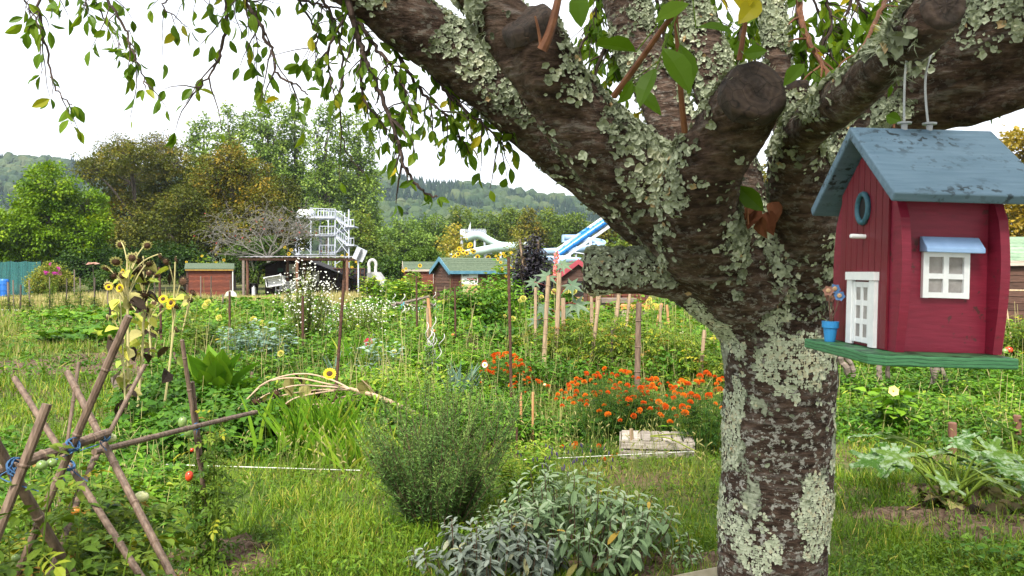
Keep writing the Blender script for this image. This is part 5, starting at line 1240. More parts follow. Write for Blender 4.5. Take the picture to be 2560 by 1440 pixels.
shoot([(1355, 125), (1375, 80), (1395, 0), (1405, -60)], (1.78, 1.75), 17, [], 1)
shoot([(1352, 110), (1345, 70), (1338, 40)], (1.78, 1.76), 6, [], 6)
shoot([(1535, 240), (1590, 165), (1650, 80), (1700, 10), (1730, -60)], (1.75, 1.45), 11, [(1640, 50, 1715, 0, 1.1, .55), (1590, 130, 1488, 88, 1.0, .35), (1740, 70, 1835, 62, 1.15, .3), (1640, 170, 1590, 250, .9, .4), (1655, 120, 1735, 215, 1.0, .45)], 2)
shoot([(1712, 330), (1703, 240), (1695, 120), (1690, 20), (1705, -40)], (1.8, 1.6), 10, [(1700, 110, 1735, 215, 1.0, .42), (1580, 215, 1655, 275, .7, .4), (1700, 25, 1640, 40, 1.0, .6), (1580, 200, 1560, 255, 1.0, .5)], 3)
shoot([(1848, 150), (1860, 80), (1868, 20), (1880, -40)], (1.66, 1.6), 9, [(1860, 30, 1862, -60, 1.3, .98), (1900, 0, 1855, 45, 1.2, .96), (1860, 135, 1912, 125, 1.3, .35)], 4)
shoot([(1430, -60), (1440, -30), (1450, 0)], (1.7, 1.7), 5, [(1445, -20, 1450, 55, 1.1, .4)], 5)
shoot([(2090, 250), (2075, 215), (2060, 200)], (1.6, 1.6), 4, [(2105, 205, 2045, 215, 1.2, .3), (2010, 160, 1965, 200, .9, .4)], 7)
shoot([(1870, 560), (1868, 520), (1862, 470)], (2.0, 1.95), 4, [(1845, 465, 1905, 525, 1.1, .3)], 8)
shoot([(2235, 320), (2235, 290), (2240, 285)], (1.9, 1.9), 4, [(2215, 290, 2248, 300, 1.6, .3)], 9)
def dead_leaves():
    lf = MB(); r = np.random.default_rng(4)
    for (u0, v0, u1, v1) in [(1890, 520, 1870, 560), (1915, 530, 1925, 580), (1880, 500, 1850, 540), (1930, 505, 1945, 545), (1900, 545, 1905, 590)]:
        a, b = P(u0, v0, 2.02), P(u1, v1, 2.0); L = np.linalg.norm(b - a); lf.stamp(LEAF_HEART, [a], rot_y_to([b - a], None, [r.normal(0, .5, 3) + [0, -1, .2]]), L * 1.1, r.random())
    part('dead_leaves', lf, leafmat('dead_leaves', [(0, (.10, .035, .018)), (1, (.20, .08, .04))], .2, .8, .1), FT)
dead_leaves()
# ------------------------------------------------------------------ the painted birdhouse hanging from the sawn limb
def birdhouse():
    X0, X1 = .497, .636; YN, YF = 1.05, 1.21; YM = (YN + YF) / 2; ZB, ZE, ZR = 1.494, 1.702, 1.786; SL = .76
    root = thing('birdhouse', 'red wooden birdhouse with blue roof and white door and window hanging from the limb', 'birdhouse', ((X0 + X1) / 2, YM, ZB))
    def paint(name, c0, c1, rough=.5, grain=(3, 3, 26), b=.25, chips=None, sc=9):
        m, t, bs = newmat(name); n = noise_node(t, sc, 6, grain); n2 = noise_node(t, 95, 6)
        c = ramp(t, [(.3, c0), (.7, c1)], n)
        if chips:
            f = ramp(t, [(chips[1], (0, 0, 0)), (chips[1] + .05, (1, 1, 1))], n2); n3 = noise_node(t, 16, 4, (.5, 1, 1)); g = ramp(t, [(.46, (0, 0, 0)), (.6, (1, 1, 1))], n3)
            c = mixcol(t, mixcol(t, 1.0, f, g, 'MULTIPLY'), c, chips[0])
        t.links.new(c, bs.inputs['Base Color']); bs.inputs['Roughness'].default_value = rough; bs.inputs['Specular IOR Level'].default_value = .35
        bump(t, bs, n, b, .002); return m
    RED = paint('red_paint', (.155, .008, .024), (.21, .013, .034), .5, (3, 3, 20), .3, ((.07, .020, .020), .60))
    REDF = paint('red_plank_paint', (.12, .007, .016), (.165, .011, .022), .5, (30, 30, 2), .3)
    BLUER = paint('blue_roof_paint', (.085, .145, .205), (.125, .195, .265), .55, (2, 14, 14), .3, ((.022, .032, .042), .54))
    def grain_lines(m, dark, sc, dist):
        t = m.node_tree; bs = t.nodes['Principled BSDF']; src = bs.inputs['Base Color'].links[0].from_socket; tc = t.nodes.new('ShaderNodeTexCoord'); w = t.nodes.new('ShaderNodeTexWave'); w.bands_direction = 'Z'; w.inputs['Scale'].default_value = sc; w.inputs['Distortion'].default_value = dist; w.inputs['Detail'].default_value = 3; w.inputs['Detail Scale'].default_value = .35
        t.links.new(tc.outputs['Object'], w.inputs[0]); f = ramp(t, [(.0, (1, 1, 1)), (.16, (0, 0, 0))], w.outputs[0]); t.links.new(mixcol(t, f, src, dark), bs.inputs['Base Color'])
    GREEN = paint('green_base_paint', (.040, .155, .065), (.07, .22, .095), .55, (6, 6, 45), .6)
    grain_lines(GREEN, (.012, .05, .024), 70, 5)
    WHT = paint('white_paint', (.68, .70, .72), (.78, .79, .80), .5, (8, 8, 8), .1)
    PALEB = paint('pale_blue_paint', (.23, .37, .62), (.30, .45, .70), .5, (8, 8, 8), .15, ((.08, .10, .14), .68))
    RING = paint('ring_paint', (.02, .075, .11), (.04, .12, .16), .5, (20, 20, 20), .3)
    PANE = surf('dusty_pane', (.22, .20, .19), (.34, .32, .31), 60, rough=.6, bmp=.1); DARK = flat('hole_dark', (.006, .004, .004)); POTB = flat('blue_pot', (.03, .22, .50), .45)
    # side panels (the one facing the viewer is set between the boards)
    for y, s in ((YN, 1), (YF, -1)):
        m = MB(); m.box((X0 + .0125, min(y, y + .008 * s), ZB), (X1 - .0125, max(y, y + .008 * s), ZE + .004)); part('side_panel', m, RED, root)
    # gable boards at both ends, bellied towards the viewer and away
    def gable(x0, x1, mat, nm):
        pts = []
        for i in range(13): q = i / 12; z = ZB + (ZE + .002 - ZB) * q; b = .012 + .020 * math.sin(math.pi * min(1, .12 + .88 * q)) * (.55 + .6 * q) - .010 * (q > .85) * (q - .85) / .15; pts.append((YN - b, z))
        pts2 = [(2 * YM - y, z) for (y, z) in pts[::-1]]; m = MB(); m.prism(pts + [(YM, ZR - .012)] + pts2, 0, x0, x1); return part(nm, m, mat, root)
    fb = gable(X0, X0 + .012, RED, 'front_board'); gable(X1 - .012, X1, RED, 'back_board')
    m = MB()                                                # planks of the front face
    n = 8
    for i in range(n):
        ya, yb = YN + .004 + (YF - YN - .008) * i / n, YN + .004 + (YF - YN - .008) * (i + 1) / n - .0014; f = lambda y: ZR - .016 - abs(y - YM) * SL * 1.02
        m.prism([(ya, ZB + .001), (yb, ZB + .001), (yb, f(yb)), (ya, f(ya))], 0, X0 - .0035, X0 - .0005)
    part('planks', m, REDF, fb)
    # roof
    ov = .052; ex0, ex1 = X0 - .027, X1 + .036; sl = SL
    for s, nm in ((-1, 'roof'), (1, 'roof')):
        yE = YM + s * (YM - YN + ov); zE = ZR - (YM - YN + ov) * sl; th = .014
        nrm = np.array([0, s * sl, 1]) / math.hypot(1, sl)
        a = np.array([0, YM + (.0 if s < 0 else .0), ZR]); b = np.array([0, yE, zE]); V = []
        for xx in (ex0, ex1):
            for q in (a, b, b + nrm * th, a + np.array([0, 0, th * math.hypot(1, sl)])): V.append(np.array([xx, 0, 0]) + q)
        m = MB(); m.add(V, [[0, 1, 2, 3], [7, 6, 5, 4], [0, 4, 5, 1], [1, 5, 6, 2], [2, 6, 7, 3], [3, 7, 4, 0]])
        o = part(nm, m, BLUER, root); bv = o.modifiers.new('b', 'BEVEL'); bv.width = .0022; bv.segments = 2
    # base plate with a bowed front edge
    m = MB(); yb = [(X0 - .042, YF + .03), (X0 - .044, YN - .035), (X0 - .03, YN - .055), ((X0 + X1) / 2, YN - .058), (X1 - .002, YN - .055), (X1 - .001, YF + .03)]
    m.prism(yb, 2, ZB - .0145, ZB - .0005); o = part('base_board', m, GREEN, root); bv = o.modifiers.new('b', 'BEVEL'); bv.width = .002; bv.segments = 2
    # dark disc for the entrance hole with its ring, perch
    hz, hy = 1.688, 1.128; xf = X0 - .0036
    def ring(mb, x, y, z, r, t, n=28, ez=1.15):
        p = [[x, y + r * math.cos(a), z + r * ez * math.sin(a)] for a in np.linspace(0, 2 * np.pi, n + 1)]; mb.tube(p, t, 8, cap=False)
    m = MB(); ring(m, xf - .002, hy, hz, .0175, .0042); hr = part('hole_ring', m, RING, root, smooth=True)
    m = MB(); pts = [(hy + .0165 * math.cos(a), hz + .019 * math.sin(a)) for a in np.linspace(0, 2 * np.pi, 24, endpoint=False)]; m.prism(pts, 0, xf - .0012, xf - .0002); part('entrance_hole_shade', m, DARK, hr)  # near-black disc on the planks stands for the shade inside the hole
    m = MB(); m.tube([[xf, 1.122, 1.648], [xf - .020, 1.122, 1.648], [xf - .0215, 1.122, 1.648]], [.0032, .0032, .0022], 10); part('perch', m, WHT, root, smooth=False)
    # door
    dy0, dy1, dz0, dz1 = 1.078, 1.166, ZB + .001, 1.598; x = xf - .0055
    m = MB(); w = .016
    m.box((x, dy0, dz0), (xf, dy0 + w, dz1 - .012)); m.box((x, dy1 - w, dz0), (xf, dy1, dz1 - .012)); m.box((x - .002, dy0 - .002, dz1 - .0115), (xf, dy1 + .002, dz1)); dr = part('door_frame', m, WHT, root)
    m = MB(); a, b = dy0 + w + .001, dy1 - w - .001; x2 = x + .002; gz0 = dz0 + .004; gz1 = dz1 - .014; rows = 3; st = .0075
    yc = (a + b) / 2; m.box((x2, a, gz0), (xf, a + st, gz1)); m.box((x2, b - st, gz0), (xf, b, gz1)); m.box((x2 + .0006, yc - st / 2, gz0 + .0005), (xf, yc + st / 2, gz1 - .0005))
    for i in range(rows + 1): z = gz0 + (gz1 - gz0 - st) * i / rows; m.box((x2 + .001, a + .0005, z), (xf, b - .0005, z + st))
    part('door', m, WHT, dr)
    m = MB(); m.box((xf - .0016, a + .002, gz0 + .002), (xf - .0003, b - .002, gz1 - .002)); part('door_pane', m, PANE, dr)
    # window with awning
    wx0, wx1, wz0, wz1 = .536, .597, 1.5655, 1.627; y = YN - .0005
    m = MB(); t = .0075
    m.box((wx0, y - .006, wz0), (wx0 + t, y, wz1)); m.box((wx1 - t, y - .006, wz0), (wx1, y, wz1)); xc = (wx0 + wx1) / 2; zc = (wz0 + wz1) / 2 - .002
    m.box((wx0 + t, y - .0058, wz0 + .0003), (wx1 - t, y, wz0 + t)); m.box((wx0 + t, y - .0058, wz1 - t), (wx1 - t, y, wz1 - .0003))
    m.box((xc - .0035, y - .005, wz0 + t), (xc + .0035, y, wz1 - t)); m.box((wx0 + t, y - .0046, zc - .0035), (wx1 - t, y, zc + .0035)); wf = part('window', m, WHT, root)
    m = MB(); m.box((wx0 + .005, y - .0016, wz0 + .005), (wx1 - .005, y - .0003, wz1 - .005)); part('pane', m, PANE, wf)
    m = MB(); m.prism([(y, wz1 - .001), (y, wz1 + .019), (y - .004, wz1 + .019), (y - .020, wz1 + .004), (y - .020, wz1 - .002)], 0, wx0 - .003, wx1 + .012); o = part('awning', m, PALEB, wf); bv = o.modifiers.new('b', 'BEVEL'); bv.width = .001; bv.segments = 2
    # flower pot with painted wooden flowers beside the door
    px_, py_ = X0 - .024, 1.185
    m = MB(); m.tube([[px_, py_, ZB], [px_, py_, ZB + .020], [px_, py_, ZB + .0205], [px_, py_, ZB + .030]], [.0075, .0100, .0118, .0122], 16); pot = part('flower_pot', m, POTB, root, smooth=False)
    m = MB()
    fc = [(-.006, -.004, .075, 0), (.007, .004, .078, 1), (.001, .006, .066, 0), (.010, -.006, .068, 1)]
    for (dx, dy, dz, k) in fc: m.tube([[px_, py_, ZB + .025], [px_ + dx * .6, py_ + dy, ZB + .05], [px_ + dx, py_ + dy, ZB + dz]], .0011, 5)
    part('flower_stem', m, flat('twig_brown', (.10, .05, .035)), pot)
    for (dx, dy, dz, k) in fc:
        m = MB(); m.stamp(flower_tpl(6, 1, .45, .1, .15), [[px_ + dx, py_ + dy, ZB + dz]], rot_z_to([[-.35, -.9, .3]]), .0085); m.stamp(disk_tpl(8, .35, .2), [[px_ + dx - .001, py_ + dy - .002, ZB + dz + .001]], rot_z_to([[-.35, -.9, .3]]), .0098, mat=1)
        part('flower', m, [flat('wooden_flower_' + ('blue' if k else 'red'), (.05, .13, .28) if k else (.20, .09, .06)), flat('wooden_flower_heart', (.42, .27, .15))], pot)
    m = MB(); m.stamp(LEAF_LONG, [[px_ - .004, py_ - .003, ZB + .028]], rot_y_to([[-.5, -.1, .5]]), .016); part('leaf', m, flat('wooden_leaf', (.50, .50, .22)), pot)
    # hanging wires and rubber grommets
    WIRE = surf('pale_cable', (.40, .41, .42), (.56, .57, .58), 40, rough=.4, bmp=0); zt = ZR + .019
    gx = [.548, .5835]
    m = MB(); tip = P(2290, 85, 1.10)
    left = [[gx[0], YM, zt - .01], [gx[0] - .006, YM - .01, zt + .07], [gx[0] - .016, YM - .045, zt + .14], P(2240, 60, 1.075), P(2262, 28, 1.10), P(2300, 20, 1.15), P(2335, 60, 1.19)]
    m.tube(smooth_path(left[:4] + [P(2250, 30, 1.06), P(2275, 12, 1.09), P(2310, 15, 1.16), P(2330, 60, 1.20)] + [[gx[1] + .003, YM + .02, zt + .08], [gx[1], YM, zt - .01]], 8), .0016, 8); part('hanging_wire', m, WIRE, root, smooth=True)
    for x in gx:
        m = MB(); m.tube([[x, YM, zt - .010], [x, YM, zt + .004], [x, YM, zt + .0045], [x, YM, zt + .007], [x, YM, zt + .0075]], [.0038, .0044, .0095, .0098, .004], 14); part('grommet', m, flat('clear_rubber', (.34, .35, .36), .3), root, smooth=False)
    root.rotation_euler = (0, R(1.6), 0)
birdhouse()
# ------------------------------------------------------------------ plants: general builders
STEMG = tintmat('green_stems', [(0, (.035, .07, .012)), (.5, (.10, .16, .03)), (1, (.20, .22, .06))], .6, .3)
STEMB = surf('brown_stems', (.055, .032, .02), (.14, .09, .055), 20, rough=.85, bmp=.2, dist=.003)
BAMBOO = surf('weathered_bamboo', (.075, .047, .032), (.175, .12, .085), 12, (6, 6, .8), .6, .3, .004, detail=7)
RUSTBAR = surf('rusty_steel_bar', (.040, .018, .012), (.095, .045, .028), 50, rough=.85, bmp=.4, dist=.003)
L_TOM = leafmat('tomato_leaves', [(0, (.028, .065, .010)), (.5, (.075, .13, .022)), (.8, (.14, .19, .03)), (.93, (.30, .27, .03)), (1, (.26, .15, .05))], .35)
L_VEG = leafmat('vegetable_leaves', [(0, (.018, .062, .010)), (.5, (.055, .14, .020)), (.85, (.13, .23, .03)), (1, (.26, .30, .05))], .35)
L_BRIGHT = leafmat('bright_green_leaves', [(0, (.035, .11, .012)), (.5, (.09, .21, .022)), (.85, (.18, .31, .04)), (1, (.32, .36, .08))], .4)
L_SAGE = leafmat('sage_leaves', [(0, (.085, .125, .066)), (.45, (.165, .245, .115)), (.8, (.32, .38, .25)), (.93, (.25, .26, .10)), (1, (.38, .26, .05))], .2, .8, .15)
L_SAGEB = leafmat('grey_sage_leaves', [(0, (.08, .105, .08)), (.5, (.19, .225, .18)), (.9, (.30, .34, .28)), (1, (.34, .33, .17))], .2, .8, .15)
L_ROSE = leafmat('rosemary_needles', [(0, (.026, .062, .028)), (.5, (.080, .155, .064)), (.85, (.19, .28, .12)), (1, (.28, .35, .20))], .2, .6, .25)
L_LEEK = leafmat('leek_leaves', [(0, (.06, .12, .09)), (.5, (.14, .23, .18)), (1, (.30, .40, .33))], .25, .5)
L_MARI = leafmat('marigold_leaves', [(0, (.012, .042, .010)), (.5, (.032, .085, .018)), (1, (.09, .15, .03))], .3)
L_PURP = leafmat('purple_bean_leaves', [(0, (.010, .010, .016)), (.6, (.030, .026, .034)), (1, (.07, .06, .07))], .15)
L_SQUASH = leafmat('squash_leaves', [(0, (.028, .085, .018)), (.5, (.065, .14, .035)), (1, (.15, .21, .06))], .3, .7, .15, patch=(22, (.25, .33, .20)))
L_CAST = leafmat('castor_leaves', [(0, (.06, .11, .06)), (.5, (.12, .18, .10)), (1, (.20, .22, .08))], .35)
L_DRY = leafmat('withered_leaves', [(0, (.020, .014, .012)), (.4, (.07, .05, .03)), (.7, (.22, .20, .07)), (1, (.40, .36, .14))], .25, .8, .1)
PET_Y = tintmat('yellow_petals', [(0, (.62, .42, .02)), (.5, (.72, .52, .03)), (1, (.78, .62, .08))], .6, .2, .3)
PET_LEM = tintmat('lemon_petals', [(0, (.66, .58, .12)), (1, (.80, .74, .30))], .6, .2, .3)
PET_OR = tintmat('orange_petals', [(0, (.40, .035, .003)), (.45, (.60, .095, .004)), (1, (.75, .22, .012))], .6, .2, .25)
PET_W = tintmat('white_petals', [(0, (.62, .62, .55)), (1, (.80, .80, .76))], .6, .2, .3)
PET_PINK = tintmat('pink_petals', [(0, (.55, .05, .13)), (1, (.75, .14, .24))], .6, .2, .3)
PET_CORAL = tintmat('coral_petals', [(0, (.60, .14, .13)), (1, (.78, .28, .25))], .6, .2, .3)
HEART = surf('flower_heart', (.03, .014, .008), (.09, .045, .02), 120, rough=.9, bmp=.3)
HEARTY = surf('yellow_heart', (.45, .30, .02), (.60, .42, .04), 120, rough=.9, bmp=.3)
TOMG = surf('green_tomato', (.10, .17, .04), (.19, .26, .08), 20, rough=.25, bmp=0, spec=.5); TOMR = surf('red_tomato', (.42, .03, .012), (.55, .06, .02), 20, rough=.2, bmp=0, spec=.5)
TOMO = surf('orange_tomato', (.42, .12, .015), (.55, .20, .03), 20, rough=.25, bmp=0, spec=.5); TOMP = surf('pale_tomato', (.42, .44, .19), (.55, .54, .27), 20, rough=.3, bmp=0, spec=.5)

def compound(tpl, n=3, L=.38, end=.42, seed=1):
    """pinnate leaf: n pairs of leaflets and an end leaflet on a rachis of length 1"""
    r = np.random.default_rng(seed); mb = MB(); pos, d, s = [], [], []
    for i in range(n):
        t = .22 + .62 * i / max(1, n - 1) if n > 1 else .5
        for sg in (-1, 1): pos.append([0, t, -.18 * t * t]); d.append([sg * 1.0, .55, -.15 + r.normal(0, .2)]); s.append(L * r.uniform(.75, 1.1))
    pos.append([0, .92, -.16]); d.append([0, 1, -.45]); s.append(end)
    mb.stamp(tpl, np.array(pos), rot_y_to(d), np.array(s)); mb.add([[-.012, 0, 0], [.012, 0, 0], [.008, .95, -.17], [-.008, .95, -.17]], [[0, 1, 2, 3]])
    F = []
    for f in mb.F: F += [list(x) for x in f]
    return np.concatenate(mb.V), F
TOMLEAF = compound(LEAF_OVAL, 3, .36, .44, 2)
FERNLEAF = compound(LEAF_LONG, 4, .34, .3, 4)
TRIFOL = compound(LEAF_HEART, 1, .5, .6, 5)
FLMESH = {}
def flower_part(root, key, build, loc, nrm, scale, name='flower', parent=None, spin=0.0):
    """one flower: an object of its own that shares its mesh with its like"""
    if key not in FLMESH: FLMESH[key] = build()
    o = bpy.data.objects.new(name, FLMESH[key]); COL.objects.link(o); o.parent = parent or root
    Rm = rot_z_to([nrm], np.array([spin]))[0] * scale; M4 = Matrix.Identity(4)
    for i in range(3):
        for j in range(3): M4[i][j] = Rm[i][j]
    M4.translation = Vector(np.asarray(loc, float) - rootloc(root)); o.matrix_local = M4; return o
def m_flower(tpls, mats, name='flower'):
    def f():
        mb = MB()
        for k, (t, s, z, tint) in enumerate(tpls): mb.stamp(t, [[0, 0, z]], rot_z_to([[0, 0, 1]]), s, tint, k)
        return mb.mesh(name, mats)
    return f
FL_SUN = m_flower([(flower_tpl(17, 1, .16, .4, .12, 2), 1, 0, .5), (disk_tpl(12, .46, .3), 1, .03, .5)], [PET_Y, HEART])
FL_MARI = m_flower([(pompon_tpl(54, 3, .22), 1, 0, .35)], [PET_OR]); FL_MARI2 = m_flower([(pompon_tpl(54, 9, .22), 1, 0, .75)], [PET_OR])
FL_DAHL = m_flower([(pompon_tpl(46, 5, .26), 1, 0, .5)], [PET_LEM]); FL_PINK = m_flower([(pompon_tpl(60, 6, .22), 1, 0, .6)], [PET_PINK])
FL_DAISY = m_flower([(flower_tpl(14, 1, .17, .3, .05), 1, 0, .8), (disk_tpl(10, .34, .25), 1, .02, .5)], [PET_W, HEARTY])
FL_HOLLY = m_flower([(flower_tpl(6, 1, .62, .05, .3), 1, 0, .7), (disk_tpl(8, .18, .4), 1, .06, .5)], [PET_LEM, HEARTY])
FL_SMALL = m_flower([(flower_tpl(6, 1, .34, .1, .3), 1, 0, .5)], [PET_Y])
def stems_and_leaves(ms, ml, base, H, Rr, ns, nl, tpl, L, r, droop=.3, r0=.005, t0=.5, ts=.16, low=.12, rise=.35, hvar=.3, wid=1.0, out=1.0, base_r=.25):
    """stems rising from base, leaves alternating up each; returns the tips"""
    tips = []; PP, DD, SS, TT = [], [], [], []
    for i in range(ns):
        a = r.uniform(0, 6.283); q = math.sqrt(r.random()); h = H * (1 - hvar * r.random()) * (1 - .25 * q * q)
        b = np.asarray(base, float) + [Rr * base_r * q * math.cos(a), Rr * base_r * q * math.sin(a), -.01]
        tip = np.asarray(base, float) + [Rr * q * math.cos(a), Rr * q * math.sin(a), h]; m_ = (b + tip) / 2 + [0, 0, .12 * h] + r.normal(0, .03 * h, 3)
        p = smooth_path([b, m_, tip], 5); ms.tube(p, np.linspace(r0, r0 * .4, len(p)), 4, np.clip(r.normal(.5, .2), 0, 1), cap=False); tips.append(tip)
        f = low + (1 - low) * (np.arange(nl) + r.random(nl)) / nl; idx = f * (len(p) - 1); i0 = np.minimum(idx.astype(int), len(p) - 2); w = (idx - i0)[:, None]
        pos = p[i0] * (1 - w) + p[i0 + 1] * w; an = np.arange(nl) * 2.4 + r.uniform(0, 6.28) + r.normal(0, .3, nl)
        d = np.stack([np.cos(an) * out, np.sin(an) * out, rise + .5 * (f - .5) - droop * r.random(nl)], -1)
        PP.append(pos); DD.append(d); SS.append(L * (1.1 - .45 * f) * r.uniform(.75, 1.2, nl)); TT.append(np.clip(t0 + .22 * (f - .5) + r.normal(0, ts, nl), 0, 1))
    PP, DD, SS, TT = map(np.concatenate, (PP, DD, SS, TT)); N = len(PP)
    ml.stamp(tpl, PP, rot_y_to(DD, r.normal(0, .35, N)), np.stack([SS * wid, SS, SS], -1), TT)
    return np.array(tips)
def plant(name, label, cat, base, H, Rr, ns, nl, tpl, L, leaf, seed, group=None, stem=None, flowers=None, **kw):
    r = np.random.default_rng(seed); base = np.array([base[0], base[1], float(gz(base[0], base[1]))]); root = thing(name, label, cat, base, group)
    ms, ml = MB(), MB(); tips = stems_and_leaves(ms, ml, base, H, Rr, ns, nl, tpl, L, r, **kw)
    part('stems', ms, stem or STEMG, root); part('foliage', ml, leaf, root)
    for (key, fn, n, size, up) in (flowers or []):
        for k in range(n):
            t = tips[r.integers(0, len(tips))] + r.normal(0, size * .8, 3) * [1, 1, .4]; nn = np.array([r.normal(0, .5), -.35 + r.normal(0, .5), up]); flower_part(root, key, fn, t + [0, 0, size * .6], nn, size * r.uniform(.75, 1.15), spin=r.uniform(0, 6))
    return root, tips
def fruit(root, loc, rad, mat, stretch=1.0, label=None, n=BALL):
    mb = MB(); V = n[0].copy(); V[:, 2] *= stretch * .92; mb.stamp((V, n[1]), [loc], rot_z_to([[.1, .1, 1]]), rad); mb.stamp(flower_tpl(5, 1, .2, .05, -.2), [np.asarray(loc) + [0, 0, rad * .9 * stretch]], rot_z_to([[0, 0, 1]]), rad * .7, mat=1)
    return part('tomato', mb, [mat, STEMG_P], root, smooth=True, label=label)
STEMG_P = flat('tomato_calyx', (.05, .10, .02))
def cane(mb, a, b, r0, seed=0, step=.24, nodes=True, r1=None):
    """bamboo cane: nodes stand out as rings"""
    a, b = np.asarray(a, float), np.asarray(b, float); L = np.linalg.norm(b - a); rr = random.Random(seed); t = 0; pts, rad = [a], [r0]; r1 = r0 * .85 if r1 is None else r1
    s = rr.uniform(.05, step)
    while s < L - .02 and nodes:
        f = s / L; q = r0 + (r1 - r0) * f
        for ds, k in ((-.006, 1.0), (-.003, 1.16), (.0, 1.2), (.003, 1.08), (.006, .98)): pts.append(a + (b - a) * (s + ds) / L); rad.append(q * k)
        s += step * rr.uniform(.8, 1.2)
    pts.append(b); rad.append(r1); pts = np.array(pts); w = np.array([rr.gauss(0, .003) for _ in range(3)]); f = np.linalg.norm(pts - a, axis=1) / L; pts += np.sin(f * 3.1)[:, None] * w[None] * L
    mb.tube(pts, rad, 10)

# ------------------------------------------------------------------ bamboo trellis with tomato plants on the left
def to_ground(a, b):
    """carry the line a -> b on until it meets the ground"""
    a, b = np.asarray(a), np.asarray(b); k = (a[2] + .08) / max(1e-6, a[2] - b[2]); return a + (b - a) * k
def trellis():
    root = thing('bamboo_trellis', 'weathered bamboo trellis of crossed poles lashed with blue twine', 'trellis', [-1.2, 2.6, 0])
    poles = [((118, 1010, 2.30), (0, 1312, 2.22), 17), ((-45, 1050, 2.2), (150, 1390, 2.45), 19), ((322, 790, 2.60), (185, 1115, 2.62), 14), ((36, 945, 2.95), (178, 1165, 2.70), 10), ((168, 930, 2.95), (290, 1170, 2.75), 11.5), ((362, 912, 3.25), (258, 1108, 3.05), 7.5), ((197, 905, 3.4), (172, 1085, 3.3), 6), ((455, 850, 4.12), (515, 1290, 4.28), 7.5), ((480, 955, 4.2), (526, 1400, 4.3), 8.5), ((240, 1130, 3.1), (130, 1420, 2.5), 9)]
    for k, (a, b, r0) in enumerate(poles):
        A, B = P(*a), P(*b); B = to_ground(A, B); r0 *= .70; m = MB(); cane(m, A, B, px(r0, a[2]), k, .26 if r0 > 12 else .2, r1=px(r0, a[2]) * 1.15); part('pole', m, BAMBOO, root, smooth=False)
    m = MB(); cane(m, P(-60, 1198, 2.27), P(270, 1082, 2.78), px(16, 2.3), 31, .22); part('rail', m, BAMBOO, root)
    m = MB(); cane(m, P(235, 1130, 2.86), P(640, 1030, 4.15), px(8, 2.9), 32, .3, r1=px(5.2, 4.2)); part('rail', m, BAMBOO, root)
    TW = surf('blue_twine', (.02, .065, .16), (.06, .14, .27), 60, rough=.8, bmp=.3)
    r = np.random.default_rng(9)
    for (u, v, yy, rr, n) in [(42, 1168, 2.27, 30, 9), (182, 1112, 2.6, 22, 7), (172, 1163, 2.66, 20, 6), (262, 1090, 2.76, 18, 6), (492, 1066, 4.16, 11, 5), (325, 1395, 3.2, 9, 3)]:
        m = MB(); c = P(u, v, yy); R0 = px(rr * .8, yy)
        for i in range(n):
            ax = rnd_dirs(1, r)[0]; ax = np.array([.85, -.2, .45]) + ax * .55; Rm = rot_z_to([ax])[0]; th = np.linspace(0, 2 * np.pi, 15); q = R0 * r.uniform(.75, 1.05); m.tube(c + (np.stack([q * np.cos(th), q * np.sin(th), r.normal(0, .002, 15)], -1)) @ Rm.T, .0019, 5, cap=False)
        for i in range(2): m.tube(smooth_path([c, c + [r.normal(0, R0), -.01, -R0], c + [r.normal(0, R0 * 2), -.01, -R0 * 2.4]], 4), .0016, 5)
        part('twine', m, TW, root)
trellis()
def tomato_vine(label, base, tip, H, Rr, ns, nl, seed, L=.17, fruits=(), t0=.45, hang=.5):
    r = np.random.default_rng(seed); b = np.asarray(base, float); root = thing('tomato_plant', label, 'tomato plant', b)
    ms, ml = MB(), MB(); stems_and_leaves(ms, ml, b, H, Rr, ns, nl, TOMLEAF, L, r, droop=hang, r0=.0045, t0=t0, ts=.22, low=.05, rise=.25, hvar=.45, base_r=.5)
    part('stems', ms, STEMG, root); part('foliage', ml, L_TOM, root)
    for (u, v, yy, rp, mt, st) in fruits: fruit(root, P(u, v, yy), px(rp, yy), mt, st)
    return root
tomato_vine('tomato plant at the left end of the trellis with a pair of green tomatoes', [-1.45, 2.35, 0], None, 1.12, .36, 30, 17, 201, .175, [(105, 1163, 2.25, 14, TOMG, 1), (130, 1157, 2.28, 13, TOMG, 1), (40, 1395, 2.3, 11, TOMG, 1)])
tomato_vine('tomato plant with an orange tomato low in the crossed poles', [-1.60, 2.75, 0], None, 1.08, .36, 30, 17, 202, .175, [(190, 1277, 2.6, 13, TOMO, .9), (320, 1418, 2.9, 8, TOMR, 1)], .55)
tomato_vine('tomato plant with a pale ripening tomato hanging in the lawn side', [-1.62, 3.05, 0], None, 1.0, .32, 26, 17, 203, .165, [(354, 1242, 2.9, 18, TOMP, .85), (278, 1095, 2.8, 13, TOMP, .95)], .5)
tomato_vine('yellowing tomato plant at the front of the trellis', [-1.80, 2.95, 0], None, .92, .34, 26, 16, 204, .165, [(75, 1215, 2.8, 6, TOMG, 1)], .72)
tomato_vine('thin tomato plant tied to the twin stakes with a red plum tomato', [-1.62, 4.22, 0], None, 1.0, .18, 15, 17, 205, .115, [(473, 1190, 4.15, 10, TOMR, 1.5), (456, 1055, 4.1, 11, TOMG, 1.5), (472, 1078, 4.1, 11, TOMG, 1.7), (478, 1424, 4.2, 7, TOMR, 1), (480, 1125, 4.1, 5, TOMR, 1.2)], .4, .75)
tomato_vine('low tomato plant between trellis and twin stakes', [-2.15, 3.5, 0], None, .62, .36, 18, 13, 206, .13, [], .6)
